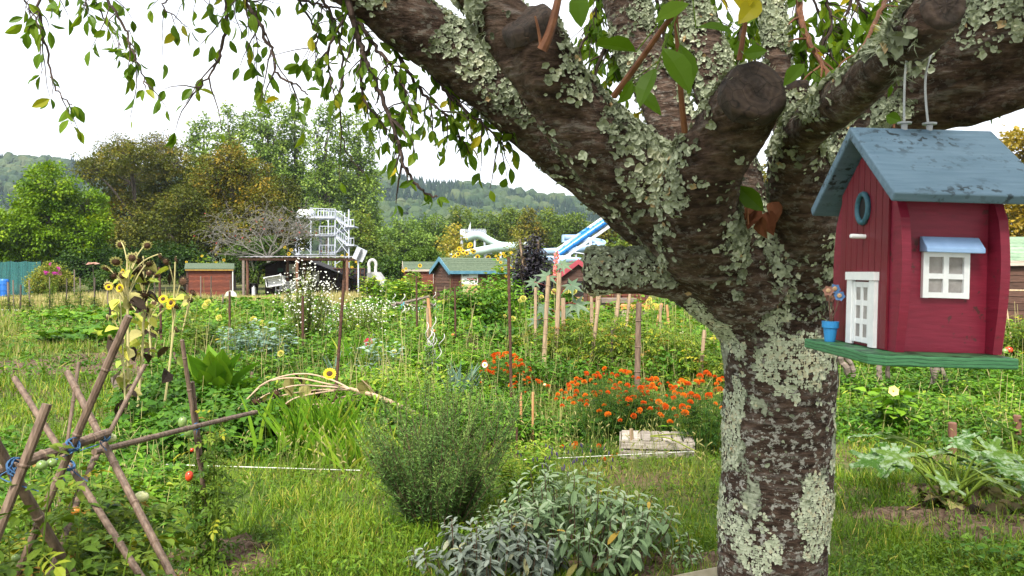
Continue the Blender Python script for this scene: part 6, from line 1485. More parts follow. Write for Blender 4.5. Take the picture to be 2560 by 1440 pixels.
# ------------------------------------------------------------------ herbs in the foreground
def rosemary():
    b = np.array([(1098 - 1280) / F_PX * 4.95, 4.95, 0]); r = np.random.default_rng(77); root = thing('rosemary_bush', 'tall feathery rosemary bush in the middle of the lawn', 'herb bush', b)
    ms, ml = MB(), MB(); Ps, Ds, Ts, Ls = [], [], [], []
    def spray(p0, d, L, r0, lift, t_off):
        n = 8; p = [p0]; d = d / np.linalg.norm(d)
        for i in range(n): d = d + np.array([0, 0, lift]) + r.normal(0, .055, 3); d /= np.linalg.norm(d); p.append(p[-1] + d * L / n)
        p = np.array(p); ms.tube(p, np.linspace(r0, .0008, n + 1), 4, cap=False)
        m = int(210 * L); f = .06 + .94 * (np.arange(m) + r.random(m)) / m; idx = f * n; i0 = np.minimum(idx.astype(int), n - 1); w = (idx - i0)[:, None]; pos = p[i0] * (1 - w) + p[i0 + 1] * w; t = p[i0 + 1] - p[i0]; t /= np.linalg.norm(t, axis=1)[:, None]
        Ps.append(pos); Ds.append(rnd_dirs(m, r) + t * .75); Ls.append(.036 * (1.15 - .5 * f) * r.uniform(.75, 1.2, m)); Ts.append(np.clip(.34 + .42 * (f - .4) + t_off + r.normal(0, .12, m), 0, 1)); return p
    for i in range(120):
        a = r.uniform(0, 6.283); q = r.random() ** .55; H = r.uniform(.55, 1.08) * (1 - .25 * q * q); d = np.array([math.cos(a) * q * .62, math.sin(a) * q * .62, 1.0]); p0 = b + [.15 * q * math.cos(a), .15 * q * math.sin(a), 0]
        p = spray(p0, d, H, .0036, .02, r.choice([-.08, 0, .08, .25], p=[.3, .35, .25, .1]))
        for k in range(r.integers(1, 4)):
            j_ = r.integers(2, 7); e = (p[j_ + 1] - p[j_]); e = e / np.linalg.norm(e) + r.normal(0, .42, 3) * [1, 1, .4]; spray(p[j_], e, H * r.uniform(.22, .45), .002, .06, r.normal(.05, .08))
    Ps, Ds, Ls, Ts = map(np.concatenate, (Ps, Ds, Ls, Ts)); ml.stamp(LEAF_NEEDLE, Ps, rot_y_to(Ds, r.uniform(0, 6.28, len(Ps))), np.stack([Ls * 1.25, Ls, Ls], -1), Ts)
    part('stems', ms, STEMB, root); part('needles', ml, L_ROSE, root)
rosemary()
def sage(label, cx, cy, Rx, Ry, H, n, leaf, seed, Ll=.085):
    b = np.array([cx, cy, 0.]); r = np.random.default_rng(seed); root = thing('sage_bush', label, 'herb bush', b); ms, ml = MB(), MB(); Ps, Ds, Ts, Ls = [], [], [], []
    for i in range(n):
        a = r.uniform(0, 6.283); q = math.sqrt(r.random()); x, y = Rx * q * math.cos(a), Ry * q * math.sin(a); h = H * (1 - .62 * q ** 2.2) * r.uniform(.58, 1.12) + .03
        p0 = b + [x * .55, y * .55, 0]; tip = b + [x, y, h]; out = np.array([math.cos(a), math.sin(a), 0]) * q; p = smooth_path([p0, (p0 + tip) / 2 + out * .05 - [0, 0, .03], tip], 5); ms.tube(p, np.linspace(.0045, .0022, len(p)), 5, cap=False)
        ax = out * .55 + [0, 0, 1]; ax /= np.linalg.norm(ax); X = np.cross(ax, [0.2, 1, 0]); X /= np.linalg.norm(X); Z = np.cross(ax, X); k0 = r.uniform(0, 6)
        for k in range(11):                                    # young upright leaves at the tip, older ones hang
            an = k0 + k * 1.57 + (k // 2) * .78; o = X * math.cos(an) + Z * math.sin(an); e = .95 - .16 * k; pos = tip - ax * (.010 * k) + r.normal(0, .003, 3); Ps.append(pos); Ds.append(o + ax * e + r.normal(0, .12, 3)); Ls.append(Ll * (.5 + .08 * k if k < 6 else 1.0) * r.uniform(.8, 1.15)); Ts.append(np.clip(.72 - .055 * k + r.normal(0, .09), 0, .92) if r.random() > .025 else 1.0)
        for k in range(3):
            f = r.uniform(.25, .85); pos = p[int(f * (len(p) - 1))]; o = rnd_dirs(1, r)[0]; Ps.append(pos); Ds.append(o * [1, 1, .3] + [0, 0, -.35]); Ls.append(Ll * r.uniform(.8, 1.25)); Ts.append(np.clip(r.normal(.30, .13), 0, .9) if r.random() > .06 else .95)
    Ps, Ds, Ls, Ts = map(np.array, (Ps, Ds, Ls, Ts)); ml.stamp(LEAF_SAGE, Ps, rot_y_to(Ds, r.normal(0, .25, len(Ps))), np.stack([Ls * 1.1, Ls, Ls], -1), Ts); part('stems', ms, STEMB, root); part('foliage', ml, leaf, root)
sage('green sage bush in front with long drooping leaves', .36, 4.50, .60, .50, .44, 92, L_SAGE, 81, .095)
sage('silvery grey sage bush at the bottom edge left of the green one', -.12, 4.16, .42, .34, .30, 62, L_SAGEB, 82, .08)
sage('small sage seedling beside the trunk foot', .93, 4.35, .10, .1, .14, 7, L_SAGE, 83, .06)
plant('lavender', 'lavender with dark purple flower spikes behind the sage', 'lavender', G(1410, 1290), .42, .30, 60, 8, LEAF_NEEDLE, .05, L_SAGE, 84, wid=1.2, r0=.0014, hvar=.5, rise=1.4)
def lav_heads():
    root = bpy.data.objects['lavender']; r = np.random.default_rng(3); m = MB(); b = rootloc(root); n = 46; a = r.uniform(0, 6.28, n); q = r.uniform(.1, .36, n); p = b + np.stack([q * np.cos(a), q * np.sin(a), r.uniform(.30, .46, n)], -1)
    for k in range(n): m.tube([b + (p[k] - b) * [.5, .5, .1], p[k]], .0011, 4, cap=False)
    V, F = ico(1); m.stamp((V * [.3, .3, 1] + [0, 0, .8], F), p, rot_z_to(np.tile([0, 0, 1.], (n, 1)) + r.normal(0, .15, (n, 3))), .016, mat=1); part('flower_spikes', m, [STEMG, flat('lavender_purple', (.055, .035, .10))], root)
lav_heads()
plant('goldenrod', 'bright yellow green weed clump right of the rosemary', 'weed', G(1300, 1275), .52, .22, 26, 22, LEAF_LONG, .085, L_BRIGHT, 85, t0=.8, rise=.5, r0=.0022)
plant('goldenrod', 'smaller yellow green weed between rosemary and lavender', 'weed', G(1350, 1215), .42, .2, 18, 18, LEAF_LONG, .08, L_BRIGHT, 86, t0=.75, rise=.5, r0=.002)
# ------------------------------------------------------------------ marigolds
def marigold(label, base, H, Rr, ns, nf, seed, size=.026):
    root, tips = plant('marigold', label, 'marigold', base, H, Rr, ns, 16, FERNLEAF, .10, L_MARI, seed, r0=.003, t0=.45, rise=.2, hvar=.35, base_r=.45)
    r = np.random.default_rng(seed + 500); bz = rootloc(root)
    for k in range(nf):
        a = r.uniform(0, 6.28); q = math.sqrt(r.random()) * 1.08; h = H * (1.03 - .35 * q * q) * (1 - .45 * (r.random() < .45) * r.random()); p = bz + [Rr * q * math.cos(a), Rr * q * math.sin(a) - .04, h]
        flower_part(root, 'mari%d' % (k % 3 == 0), FL_MARI2 if k % 3 == 0 else FL_MARI, p, [r.normal(0, .35), -.35 + r.normal(0, .3), 1], size * .88 * r.uniform(.6, 1.25), spin=r.uniform(0, 6))
marigold('orange marigold clump by the rusty bar', G(1262, 1005), .60, .33, 40, 62, 301, .030)
marigold('second orange marigold clump behind the rusty bar, lower', G(1322, 1020), .36, .26, 24, 26, 302, .028)
marigold('broad orange marigold bush left of the thick bamboo stake', G(1520, 1105), .66, .46, 70, 84, 303, .026)
marigold('marigold bush between the thick stake and the trunk', G(1625, 1100), .55, .34, 44, 40, 304, .025)
marigold('marigold bush with large orange heads right beside the trunk', G(1760, 1140), .66, .38, 52, 56, 305, .029)
marigold('few red marigolds in the grass left of the crate', G(1465, 1145), .13, .26, 12, 9, 306, .022)
marigold('distant marigolds seen just right of the trunk', G(2125, 935), .35, .3, 20, 14, 307, .03)
# ------------------------------------------------------------------ crate, sticks, string
def crate():
    c = G(1640, 1138); Wc = surf('grey_weathered_slats', (.19, .16, .13), (.38, .34, .29), 8, (1, 8, 8), .85, .4, .006, tintmix=.2); root = thing('wooden_crate', 'weathered wooden crate lying upside down in front of the marigolds', 'crate', (c[0], c[1], 0), rotz=R(-8)); r = random.Random(2); w, d, h = .30, .20, .16
    m = MB()
    for i in range(7): x = -w + .005 + i * .087; m.box((x, -d, h), (x + .070, d, h + .012), r.random())
    part('top_slats', m, Wc, root, local=True)
    for y in (-d, d - .014):
        m = MB()
        for k in range(2): m.box((-w, y, .01 + k * .085), (w, y + .014, .075 + k * .085 + .004), r.random())
        part('side_boards', m, Wc, root, local=True)
    for x in (-w - .0155, w + .0015): m = MB(); m.box((x, -d, .008), (x + .014, d, h - .002), r.random()); part('end_board', m, Wc, root, local=True)
    for x in (-w + .003, w - .031):
        for y in (-d + .016, d - .044): m = MB(); m.box((x, y, 0), (x + .028, y + .028, h - .002), r.random()); part('corner_block', m, Wc, root, local=True)
    m = MB(); p = smooth_path([[w + .2, -.25, .02], [.28, -.26, .12], [.1, -.24, .20], [-.05, -.1, .185], [.15, .02, .185], [.33, -.05, .20], [.3, .2, .3], [.05, .28, .42]], 6); Mz = Matrix.Rotation(R(-8), 3, 'Z'); p = np.array([Mz @ Vector(q) for q in p]) + [c[0], c[1], 0]; m.tube(p, .006, 6, .9); single('plant_vine', m, STEMG, 'yellow vine trailing over the wooden crate', 'vine', base=(c[0], c[1], 0))
crate()
def stake(name, label, top, bot, w_px, mat, cat='stake', group=None, bamboo=False, seed=0):
    g = G(*bot); Yb = g[1]; a = P(top[0], top[1], Yb); r0 = px(w_px / 2, Yb); m = MB(); b = g.copy(); d = (b - a); b = b + d / np.linalg.norm(d) * .05
    if bamboo: cane(m, a, b, r0, seed, .22, r1=r0 * 1.1)
    else: m.tube([a, a * .5 + b * .5, b], r0, 7)
    single(name, m, mat, label, cat, group, base=tuple(g))
LIGHTW = surf('pale_stick_wood', (.21, .14, .085), (.35, .25, .16), 10, (4, 4, .5), .75, .2, .004); ORW = surf('orange_stick_wood', (.35, .17, .07), (.50, .27, .13), 10, (4, 4, .5), .75, .2, .004); DKW = surf('dark_stick_wood', (.04, .03, .025), (.10, .08, .06), 10, (4, 4, .5), .8, .3, .004)
for k, (t, b, w, lab) in enumerate([((1271, 643), (1279, 1036), 8, 'tall rusty bar standing beside the left marigolds'), ((860, 700), (832, 1085), 8, 'tall leaning rusty bar in front of the white asters'), ((757, 740), (757, 915), 7, 'rusty bar in front of the left aster clump'), ((574, 728), (574, 905), 6, 'thin rusty bar below the red shed'), ((1041, 690), (1043, 885), 5, 'thin rusty bar left of the spiral wires'), ((1137, 712), (1140, 915), 5, 'thin rusty bar in front of the poster shed'), ((318, 660), (320, 960), 7, 'rusty bar through the withered sunflowers'), ((398, 668), (405, 905), 6, 'rusty bar right of the withered sunflowers'), ((735, 828), (735, 900), 4, 'short dark bar left of the aster clump'), ((1292, 1068), (1292, 1160), 6, 'short rusty peg right of the rosemary')]):
    stake('rusty_bar', lab, t, b, w, RUSTBAR, 'metal bar')
for k, (t, b, w, mt, bb, lab) in enumerate([((1339, 718), (1337, 925), 8, LIGHTW, 1, 'slim pale cane left of the castor plant'), ((1371, 690), (1357, 965), 10, LIGHTW, 1, 'leaning cane in front of the castor plant'), ((1398, 682), (1388, 945), 12, LIGHTW, 0, 'tall grey pole beside the coral flower spike'), ((1408, 745), (1410, 930), 11, LIGHTW, 0, 'shorter grey pole right of the coral flower spike'), ((1478, 720), (1480, 905), 8, LIGHTW, 1, 'cane just below the tip of the lichen limb'), ((1500, 725), (1472, 985), 9, LIGHTW, 1, 'cane leaning left behind the broad marigold bush'), ((1548, 725), (1527, 945), 10, LIGHTW, 1, 'cane leaning left below the middle of the limb'), ((1576, 725), (1556, 900), 7, LIGHTW, 1, 'thin cane behind the thick bamboo stake'), ((1597, 758), (1592, 1085), 14, BAMBOO, 1, 'thick weathered bamboo stake in the marigolds'), ((1530, 817), (1530, 960), 7, DKW, 0, 'short dark stick in the tomato plot'), ((1655, 758), (1626, 880), 8, ORW, 0, 'orange stick leaning left below the limb'), ((1652, 762), (1648, 900), 6, LIGHTW, 1, 'upright cane crossing the orange stick'), ((1667, 762), (1677, 880), 7, ORW, 0, 'orange stick leaning right below the limb'), ((1761, 825), (1748, 1010), 9, LIGHTW, 1, 'cane close to the left side of the trunk'), ((1302, 980), (1303, 1100), 7, ORW, 0, 'short orange stick left of its twin by the rosemary'), ((1332, 980), (1332, 1112), 6, ORW, 0, 'short orange stick right of its twin by the rosemary'), ((1578, 1072), (1582, 1148), 10, LIGHTW, 0, 'short peg at the left corner of the crate'), ((1227, 703), (1227, 812), 5, LIGHTW, 1, 'short cane in the raspberry bush'), ((630, 930), (622, 1010), 7, BAMBOO, 1, 'short cane behind the large leaved plant'), ((435, 880), (450, 960), 6, BAMBOO, 1, 'short cane left of the large leaved plant'), ((1494, 722), (1488, 880), 6, LIGHTW, 1, 'thin cane behind the leaning cane')]):
    stake('garden_stake', lab, t, b, w, mt, 'stake', None, bool(bb), 60 + k)
def lean_stick():
    m = MB(); a, b = P(1413, 868, 12.5), P(1468, 822, 13.0); cane(m, a, to_ground(b, a), .022, 5); single('garden_stake', m, LIGHTW, 'slanting cane lying against the tomato plants', 'stake', base=tuple(to_ground(b, a) * [1, 1, 0]))
lean_stick()
for k, (t, b, w) in enumerate([((20, 705), (22, 776), 5), ((33, 700), (34, 770), 3.5), ((52, 712), (51, 775), 4.5), ((73, 700), (74, 778), 3.5), ((124, 692), (124, 785), 2.5), ((167, 695), (166, 775), 3), ((186, 674), (186, 760), 3), ((200, 695), (202, 782), 3), ((237, 694), (236, 778), 4), ((268, 698), (270, 778), 3), ((502, 690), (502, 765), 3), ((528, 690), (527, 775), 3), ((557, 735), (558, 782), 3.5), ((285, 768), (283, 800), 5), ((386, 690), (388, 780), 3.5), ((345, 700), (346, 790), 3)]):
    stake('row_stake', 'thin grey stake in the row along the dry meadow', t, b, w, DKW if k % 3 == 2 else W_GREY, 'stake', 'thin stakes in rows along the dry meadow', False, k)
for k, (u, v) in enumerate([(124, 785), (202, 782), (166, 775), (236, 778), (74, 778), (22, 776)]):
    plant('staked_tomato', 'slim tomato plant climbing a grey stake in the far row', 'tomato plant', G(u, v), 1.1 if k < 2 else .7, .22, 7, 14, TOMLEAF, .22, L_TOM, 400 + k, 'tomato plants on the far stakes', r0=.008, t0=.5)
def string_line(name, lab, pts, rad, base):
    m = MB(); m.tube(smooth_path(pts, 8), rad, 5); single(name, m, PAPER, lab, 'string', base=base)
string_line('string', 'white string stretched low across the lawn left of the rosemary', [P(380, 1160, 6.3), P(600, 1167, 6.25), P(900, 1176, 6.2)], .004, tuple(G(640, 1190)))
string_line('string', 'white string stretched low in front of the crate', [P(1290, 1150, 6.6), P(1480, 1141, 6.65), P(1740, 1128, 6.7)], .003, tuple(G(1500, 1160)))
string_line('string', 'white string along the far row of stakes', [P(-40, 774, 33), P(110, 776, 33), P(240, 777, 33), P(330, 770, 34)], .012, tuple(G(150, 777)))
def posts():
    for (u, v0, v1, w, lab) in [(2381, 1056, 1125, 20, 'short reddish wooden post behind the squash plant'), (2543, 1038, 1110, 19, 'short reddish wooden post at the right edge')]:
        g = G(u, v1); Yb = g[1]; m = MB(); top = P(u, v0, Yb); m.tube([g - [0, 0, .05], top - [0, 0, .008], top], [px(w / 2, Yb), px(w / 2, Yb), px(w / 2, Yb) * .86], 14); single('wooden_post', m, POSTWOOD, lab, 'post', base=tuple(g))
    for (pts, w, lab, mt) in [([(2095, 885), (2120, 930), (2150, 1000)], 16, 'weathered stick leaning right below the birdhouse base', W_GREY), ([(2108, 885), (2135, 935), (2140, 985)], 12, 'second weathered stick crossing the first below the birdhouse', W_GREY), ([(2205, 880), (2198, 930), (2204, 965), (2195, 1000)], 13, 'gnarled grey vine stem below the birdhouse', W_GREY), ([(2223, 880), (2221, 940), (2222, 1000)], 11, 'straight brown post below the birdhouse', DKW), ([(2352, 890), (2335, 950), (2318, 995)], 16, 'split grey log leaning left below the birdhouse', W_GREY), ([(2368, 890), (2356, 920), (2366, 960), (2358, 985)], 10, 'twisted dry vine right of the split log', W_GREY), ([(2330, 890), (2330, 985)], 6, 'thin dark stick left of the split log', DKW)]:
        Yb = 10.0; g = np.array([(pts[-1][0] - 1280) / F_PX * Yb, Yb, 0]); c = np.array([P(u, v, Yb) for u, v in pts]); c[-1, 2] = -.03; r = np.random.default_rng(len(lab)); p = smooth_path(c, 6) + r.normal(0, .008, (len(c) * 6 - 5, 3)); m = MB(); q = px(w / 2, Yb); m.tube(p, q * r.uniform(.8, 1.15, len(p)), 8); single('dry_branch' if w > 11 or w == 10 else 'garden_stake', m, mt, lab, 'stake', base=tuple(g))
    g = G(2395, 998); m = MB(); m.tube([[g[0], g[1], 0], [g[0], g[1], .16], [g[0], g[1], .17], [g[0], g[1], .13]], [.17, .21, .20, .19], 20); single('plant_tub', m, flat('black_tub', (.012, .012, .014), .5), 'low black plastic tub in the grass below the birdhouse', 'tub', base=tuple(g))
    a, b = P(1690, 1452, 3.95), P(1830, 1425, 3.6); m = MB(); m.beam(a, b + (b - a) * 1.2, .09, .05); single('edging_board', m, surf('pale_board', (.36, .30, .20), (.50, .43, .31), 9, rough=.8), 'pale edging board beside the trunk at the bottom edge', 'board', base=tuple(a))
posts()
# ------------------------------------------------------------------ right hand side
def squash(label, base, n, H, L, seed, Rr=.5, bias=(0, 0)):
    base = np.array([base[0], base[1], 0.]); r = np.random.default_rng(seed); root = thing('squash_plant', label, 'squash plant', base); ms, ml = MB(), MB()
    for i in range(n):
        a = i * 2.4 + r.uniform(-.3, .3); q = Rr * r.uniform(.35, 1.05); h = H * r.uniform(.5, 1.05); tip = base + [q * math.cos(a) + bias[0] * q, q * math.sin(a) + bias[1] * q, h]; p = smooth_path([base + r.normal(0, .05, 3) * [1, 1, 0], (base + tip) / 2 + [0, 0, h * .3], tip], 5); ms.tube(p, np.linspace(.010, .006, len(p)), 6, .6)
        o = np.array([math.cos(a), math.sin(a), 0]); ml.stamp(LEAF_SQUASH, [tip], rot_y_to([o + [0, 0, -.15 + r.normal(0, .15)]], r.normal(0, .3, 1), [[r.normal(0, .2), -.35, 1]]), L * r.uniform(.7, 1.1), np.clip(r.normal(.45, .2), 0, 1))
    part('stalks', ms, STEMG, root); part('leaves', ml, L_SQUASH, root); return root
squash('large squash plant with silver mottled leaves on the right', G(2385, 1262), 17, .38, .25, 501, .60, (-.1, 0))
squash('second squash plant with mottled leaves at the right edge', G(2540, 1240), 12, .40, .25, 502, .5)
plant('squash_vine', 'withered brown leaves at the foot of the squash plants', 'dead leaves', G(2470, 1275), .16, .5, 16, 5, LEAF_HEART, .16, L_DRY, 503, t0=.45, droop=.9, rise=.1)
r_, t_ = plant('hollyhock', 'hollyhock with one pale yellow flower below the birdhouse', 'hollyhock', G(2230, 1085), .55, .26, 16, 8, LEAF_HEART, .15, L_BRIGHT, 504, r0=.005, t0=.6, rise=.25)
flower_part(r_, 'holly', FL_HOLLY, P(2233, 978, 7.7), [-.1, -1, .35], .055)
plant('nettle_patch', 'bluish leafy weed at the lower right corner', 'weed', G(2500, 1430), .22, .3, 16, 7, LEAF_OVAL, .07, L_VEG, 505, t0=.45)
for k, (u, v, h, w, lm, t0, lab) in enumerate([(2280, 960, .55, .8, L_BRIGHT, .55, 'loose light green vegetable bush just below the birdhouse'), (2430, 965, .6, .8, L_BRIGHT, .6, 'yellow green vegetable bush right of the split log'), (2540, 985, .6, .7, L_BRIGHT, .5, 'light green bush at the right edge below the cane tripod'), (2150, 990, .4, .5, L_VEG, .55, 'low leafy bush at the foot of the leaning sticks'), (2340, 1000, .35, .55, L_VEG, .5, 'dark leafy bush left of the black tub'), (2490, 1020, .3, .5, L_BRIGHT, .55, 'low weed clump right of the black tub')]):
    plant('leafy_bush', lab, 'bush', G(u, v), h, w, 34, 16, LEAF_OVAL, .085, lm, 520 + k, t0=t0, r0=.004)
rt, tt_ = plant('tomato_plant', 'tomato plant with a red tomato in front of the cane tripod', 'tomato plant', at_ground(2515, 12.5), .75, .45, 22, 14, TOMLEAF, .19, L_TOM, 530, t0=.6)
fruit(rt, P(2522, 875, 12.1), .06, TOMR); fruit(rt, P(2512, 878, 12.0), .05, TOMG); fruit(rt, P(2466, 872, 12.1), .06, TOMG)
plant('tomato_plant', 'tall leafy plant at the edge right of the cane tripod', 'tomato plant', at_ground(2570, 12.2), 1.0, .4, 18, 14, TOMLEAF, .2, L_TOM, 531, t0=.65)
# ------------------------------------------------------------------ the middle of the garden
L_SUNL = leafmat('sunflower_leaves', [(0, (.13, .20, .06)), (.5, (.30, .34, .12)), (1, (.46, .42, .14))], .35, .7, .15)
def head_obj(root, loc, nrm, s, kind, seed):
    """withered sunflower head: dark disc in a ragged yellow green calyx, or a bud"""
    r = np.random.default_rng(seed)
    def f():
        mb = MB(); mb.stamp(disk_tpl(12, .62, .25), [[0, 0, .06]], rot_z_to([[0, 0, 1]]), 1, mat=1); mb.stamp(disk_tpl(12, .6, -.35), [[0, 0, .055]], rot_z_to([[0, 0, 1]]), 1, .3)
        t = flower_tpl(12, 1.05, .20, .45, -.15, 1); mb.stamp(t, [[0, 0, 0]], rot_z_to([[0, 0, 1]]), 1, .95 if kind == 'calyx' else .1); return mb.mesh('flower_head', [L_DRY, HEART])
    flower_part(root, 'head' + kind, f, loc, nrm, s, 'flower_head', spin=r.uniform(0, 6))
def dead_sunflower(label, top, bot, heads, seed, w=9, flowers=(), leaves=7, bend=0):
    g = G(*bot); Yb = g[1]; r = np.random.default_rng(seed); root = thing('sunflower', label, 'sunflower', g)
    m = MB(); a = P(top[0], top[1], Yb); mid = (a + g) / 2 + [px(bend, Yb), 0, 0]; p = smooth_path([g - [0, 0, .05], mid, a], 8); m.tube(p, np.linspace(px(w / 2, Yb), px(w / 4, Yb), len(p)), 7, .8); st = []
    def near(v): i = np.argmin(abs(p[:, 2] - (CAMZ - (v - HOR) / F_PX * Yb))); return p[i]
    for k, (u, v, s, kind) in enumerate(heads):
        c = P(u, v, Yb + r.uniform(-.12, .12)); q = near(v + 45 + r.uniform(0, 40)); mm = (c + q) / 2 + [0, 0, .06]; m.tube(smooth_path([q, mm, c + [0, 0, .03], c], 4), px(1.5, Yb), 5, .75); head_obj(root, c, [r.normal(0, .6), -.8, -.45 + r.normal(0, .3)], px(s, Yb), kind, k)
    for k, (u, v, s) in enumerate(flowers):
        c = P(u, v, Yb - .08); q = near(v + 50); m.tube(smooth_path([q, (c + q) / 2 + [0, 0, .05], c + [0, .03, 0]], 4), px(2, Yb), 5, .6); flower_part(root, 'sun', FL_SUN, c, [r.normal(0, .25), -1, r.normal(.1, .3)], px(s, Yb), spin=k)
    part('stalk', m, tintmat('pale_stalk_%d' % seed, [(0, (.10, .08, .05)), (.6, (.34, .30, .12)), (1, (.46, .40, .20))], .7, .2), root)
    l = MB()
    for k in range(leaves):
        q = p[r.integers(int(len(p) * .3), len(p) - 1)]; o = rnd_dirs(1, r)[0] * [1, 1, .3] + [0, 0, -.5]; l.stamp(LEAF_HEART, [q + o * .03], rot_y_to([o], r.normal(0, .6, 1)), r.uniform(.10, .2), r.choice([.05, .1, .15, .8, .9]))
    if leaves:
        part('withered_leaves', l, L_DRY, root); g2 = MB()
        for k in range(int(leaves * 1.3)):
            q = p[r.integers(int(len(p) * .45), len(p))]; o = rnd_dirs(1, r)[0] * [1, 1, .4] + [0, 0, -.25]; g2.stamp(LEAF_HEART, [q + o * px(18, Yb)], rot_y_to([o], r.normal(0, .6, 1)), r.uniform(.07, .15), r.uniform(.1, 1))
        part('yellowing_leaves', g2, L_SUNL, root)
    return root
dead_sunflower('tallest withered sunflower at the left with many brown and yellow heads', (318, 655), (322, 1075), [(302, 612, 13, 'calyx'), (368, 614, 13, 'calyx'), (330, 645, 15, 'calyx'), (345, 652, 14, 'dark'), (372, 660, 13, 'dark'), (400, 642, 12, 'dark'), (290, 655, 16, 'calyx'), (265, 672, 14, 'calyx'), (305, 690, 13, 'calyx'), (285, 690, 12, 'dark'), (352, 672, 12, 'dark'), (270, 715, 13, 'calyx')], 601, 9, [(273, 715, 11), (300, 720, 12), (308, 680, 9)], 12)
dead_sunflower('withered sunflower with a crooked stem second from the left', (358, 640), (340, 1060), [(340, 640, 12, 'calyx'), (362, 705, 12, 'dark'), (372, 683, 11, 'dark'), (390, 688, 10, 'dark'), (345, 760, 10, 'calyx'), (370, 775, 12, 'calyx'), (362, 738, 14, 'dark')], 602, 8, [(350, 688, 8), (330, 680, 8)], 12, 8)
dead_sunflower('withered sunflower forked at the top with black drooping heads', (438, 655), (400, 1075), [(415, 655, 13, 'dark'), (440, 650, 11, 'dark'), (458, 703, 15, 'dark'), (442, 768, 11, 'dark'), (440, 824, 9, 'dark')], 603, 7, [(428, 757, 13)], 4, 10)
dead_sunflower('short withered sunflower with yellow green seed heads', (366, 745), (384, 960), [(385, 757, 10, 'calyx'), (380, 822, 8, 'dark'), (398, 828, 8, 'dark'), (330, 770, 9, 'dark'), (405, 765, 9, 'calyx')], 604, 7, [(408, 748, 12), (425, 765, 10), (330, 852, 8)], 12)
dead_sunflower('leaning withered sunflower with a bare bent neck', (480, 735), (436, 905), [(482, 733, 10, 'dark'), (476, 752, 9, 'dark')], 605, 5, [], 4)
dead_sunflower('withered sunflower in front, thin pale stem', (300, 740), (318, 1100), [(285, 770, 11, 'calyx'), (268, 795, 9, 'calyx'), (275, 845, 9, 'calyx')], 606, 6, [(272, 718, 9)], 8)
def fallen_sunflower():
    root = thing('fallen_sunflower', 'toppled sunflower whose pale bare stalks arch over the grass', 'sunflower', G(870, 1095)); r = np.random.default_rng(61); m, l = MB(), MB(); Y0 = 7.7
    base = [P(1090, 1062, Y0), P(1010, 1020, Y0), P(940, 990, Y0 + .05), P(875, 972, Y0 + .1)]; pm = smooth_path(base, 6); m.tube(pm, np.linspace(px(7, Y0), px(4.5, Y0), len(pm)), 8, .8)
    arms = [[(875, 972), (830, 950), (770, 935), (710, 940), (650, 965), (605, 1020), (585, 1060)], [(880, 973), (820, 960), (740, 945), (670, 955), (615, 1000), (590, 1030)], [(875, 972), (800, 965), (730, 965), (660, 990), (600, 1035), (570, 1055)], [(880, 975), (790, 975), (700, 990), (640, 1010)], [(870, 972), (780, 985), (720, 1005), (680, 1060), (668, 1110)], [(900, 985), (830, 1000), (770, 1040), (710, 1075)], [(905, 1003), (870, 1000), (830, 1008), (760, 1012)], [(950, 1000), (925, 970), (905, 950)]]
    for k, A in enumerate(arms):
        c = np.array([P(u, v, Y0 + .1 + r.uniform(-.12, .12)) for u, v in A]); p = smooth_path(c, 5); m.tube(p, np.linspace(px(2.3, Y0), px(1.3, Y0), len(p)), 6, r.uniform(.6, 1))
        for q in p[len(p) // 3::3]:
            if r.random() < .55: o = rnd_dirs(1, r)[0] * [1, 1, .2] + [0, 0, -.8]; l.stamp(LEAF_HEART, [q], rot_y_to([o], r.normal(0, .5, 1)), r.uniform(.10, .20), r.choice([.1, .7, .8, .9]))
        if k < 3: head_obj(root, c[-1], [0, -.6, -.8], .055, 'calyx' if k else 'dark', k)
    for (u, v) in ((640, 1005), (690, 985)): head_obj(root, P(u, v, Y0), [.1, -.8, -.3], .06, 'dark', u)
    part('stalk', m, tintmat('fallen_stalk', [(0, (.20, .16, .07)), (.5, (.36, .26, .14)), (1, (.44, .31, .22))], .7, .2), root); part('withered_leaves', l, L_DRY, root)
    l2 = MB(); r2 = np.random.default_rng(8)
    for k in range(26): c = P(r2.uniform(620, 800), r2.uniform(985, 1075), Y0 + r2.uniform(0, .4)); l2.stamp(LEAF_HEART, [c], rot_y_to([rnd_dirs(1, r2)[0] * [1, 1, .2] + [0, 0, -.7]]), r2.uniform(.10, .2), r2.uniform(.3, .8))
    part('green_leaves', l2, L_VEG, root)
    for (u, v, s, lab) in [(824, 935, 17, None), (656, 1105, 13, None)]: flower_part(root, 'sun', FL_SUN, P(u, v, Y0 - .1), [.15 if u > 700 else -.7, -.8, .55 if u > 700 else -.1], px(s, Y0))
fallen_sunflower()
def comfrey():
    g = G(540, 1040); root = thing('comfrey', 'big leaved bright green plant standing up behind the bean bed', 'plant', g); r = np.random.default_rng(62); l = MB(); T = leaf_tpl([(0, .02), (.12, .05), (.3, .17), (.55, .2), (.8, .12), (1, 0)], .2, .25, .012)
    n = 46; a = r.uniform(0, 6.28, n); e = np.abs(r.normal(.5, .4, n)); d = np.stack([np.cos(a) * np.sin(e), np.sin(a) * np.sin(e), np.cos(e)], -1); p = np.tile(g + [0, 0, .05], (n, 1)) + d * .12; L = r.uniform(.40, .68, n) * (1.05 - .3 * e); l.stamp(T, p, rot_y_to(d, r.normal(0, .6, n)), L, np.clip(r.normal(.56, .15, n), 0, 1)); part('leaves', l, L_BRIGHT, root)
    m = MB()
    for k in range(14): m.tube([g, g + d[k] * .4], [.012, .006], 5, .6)
    part('stalks', m, STEMG, root)
comfrey()
r0_ = np.random.default_rng(700)
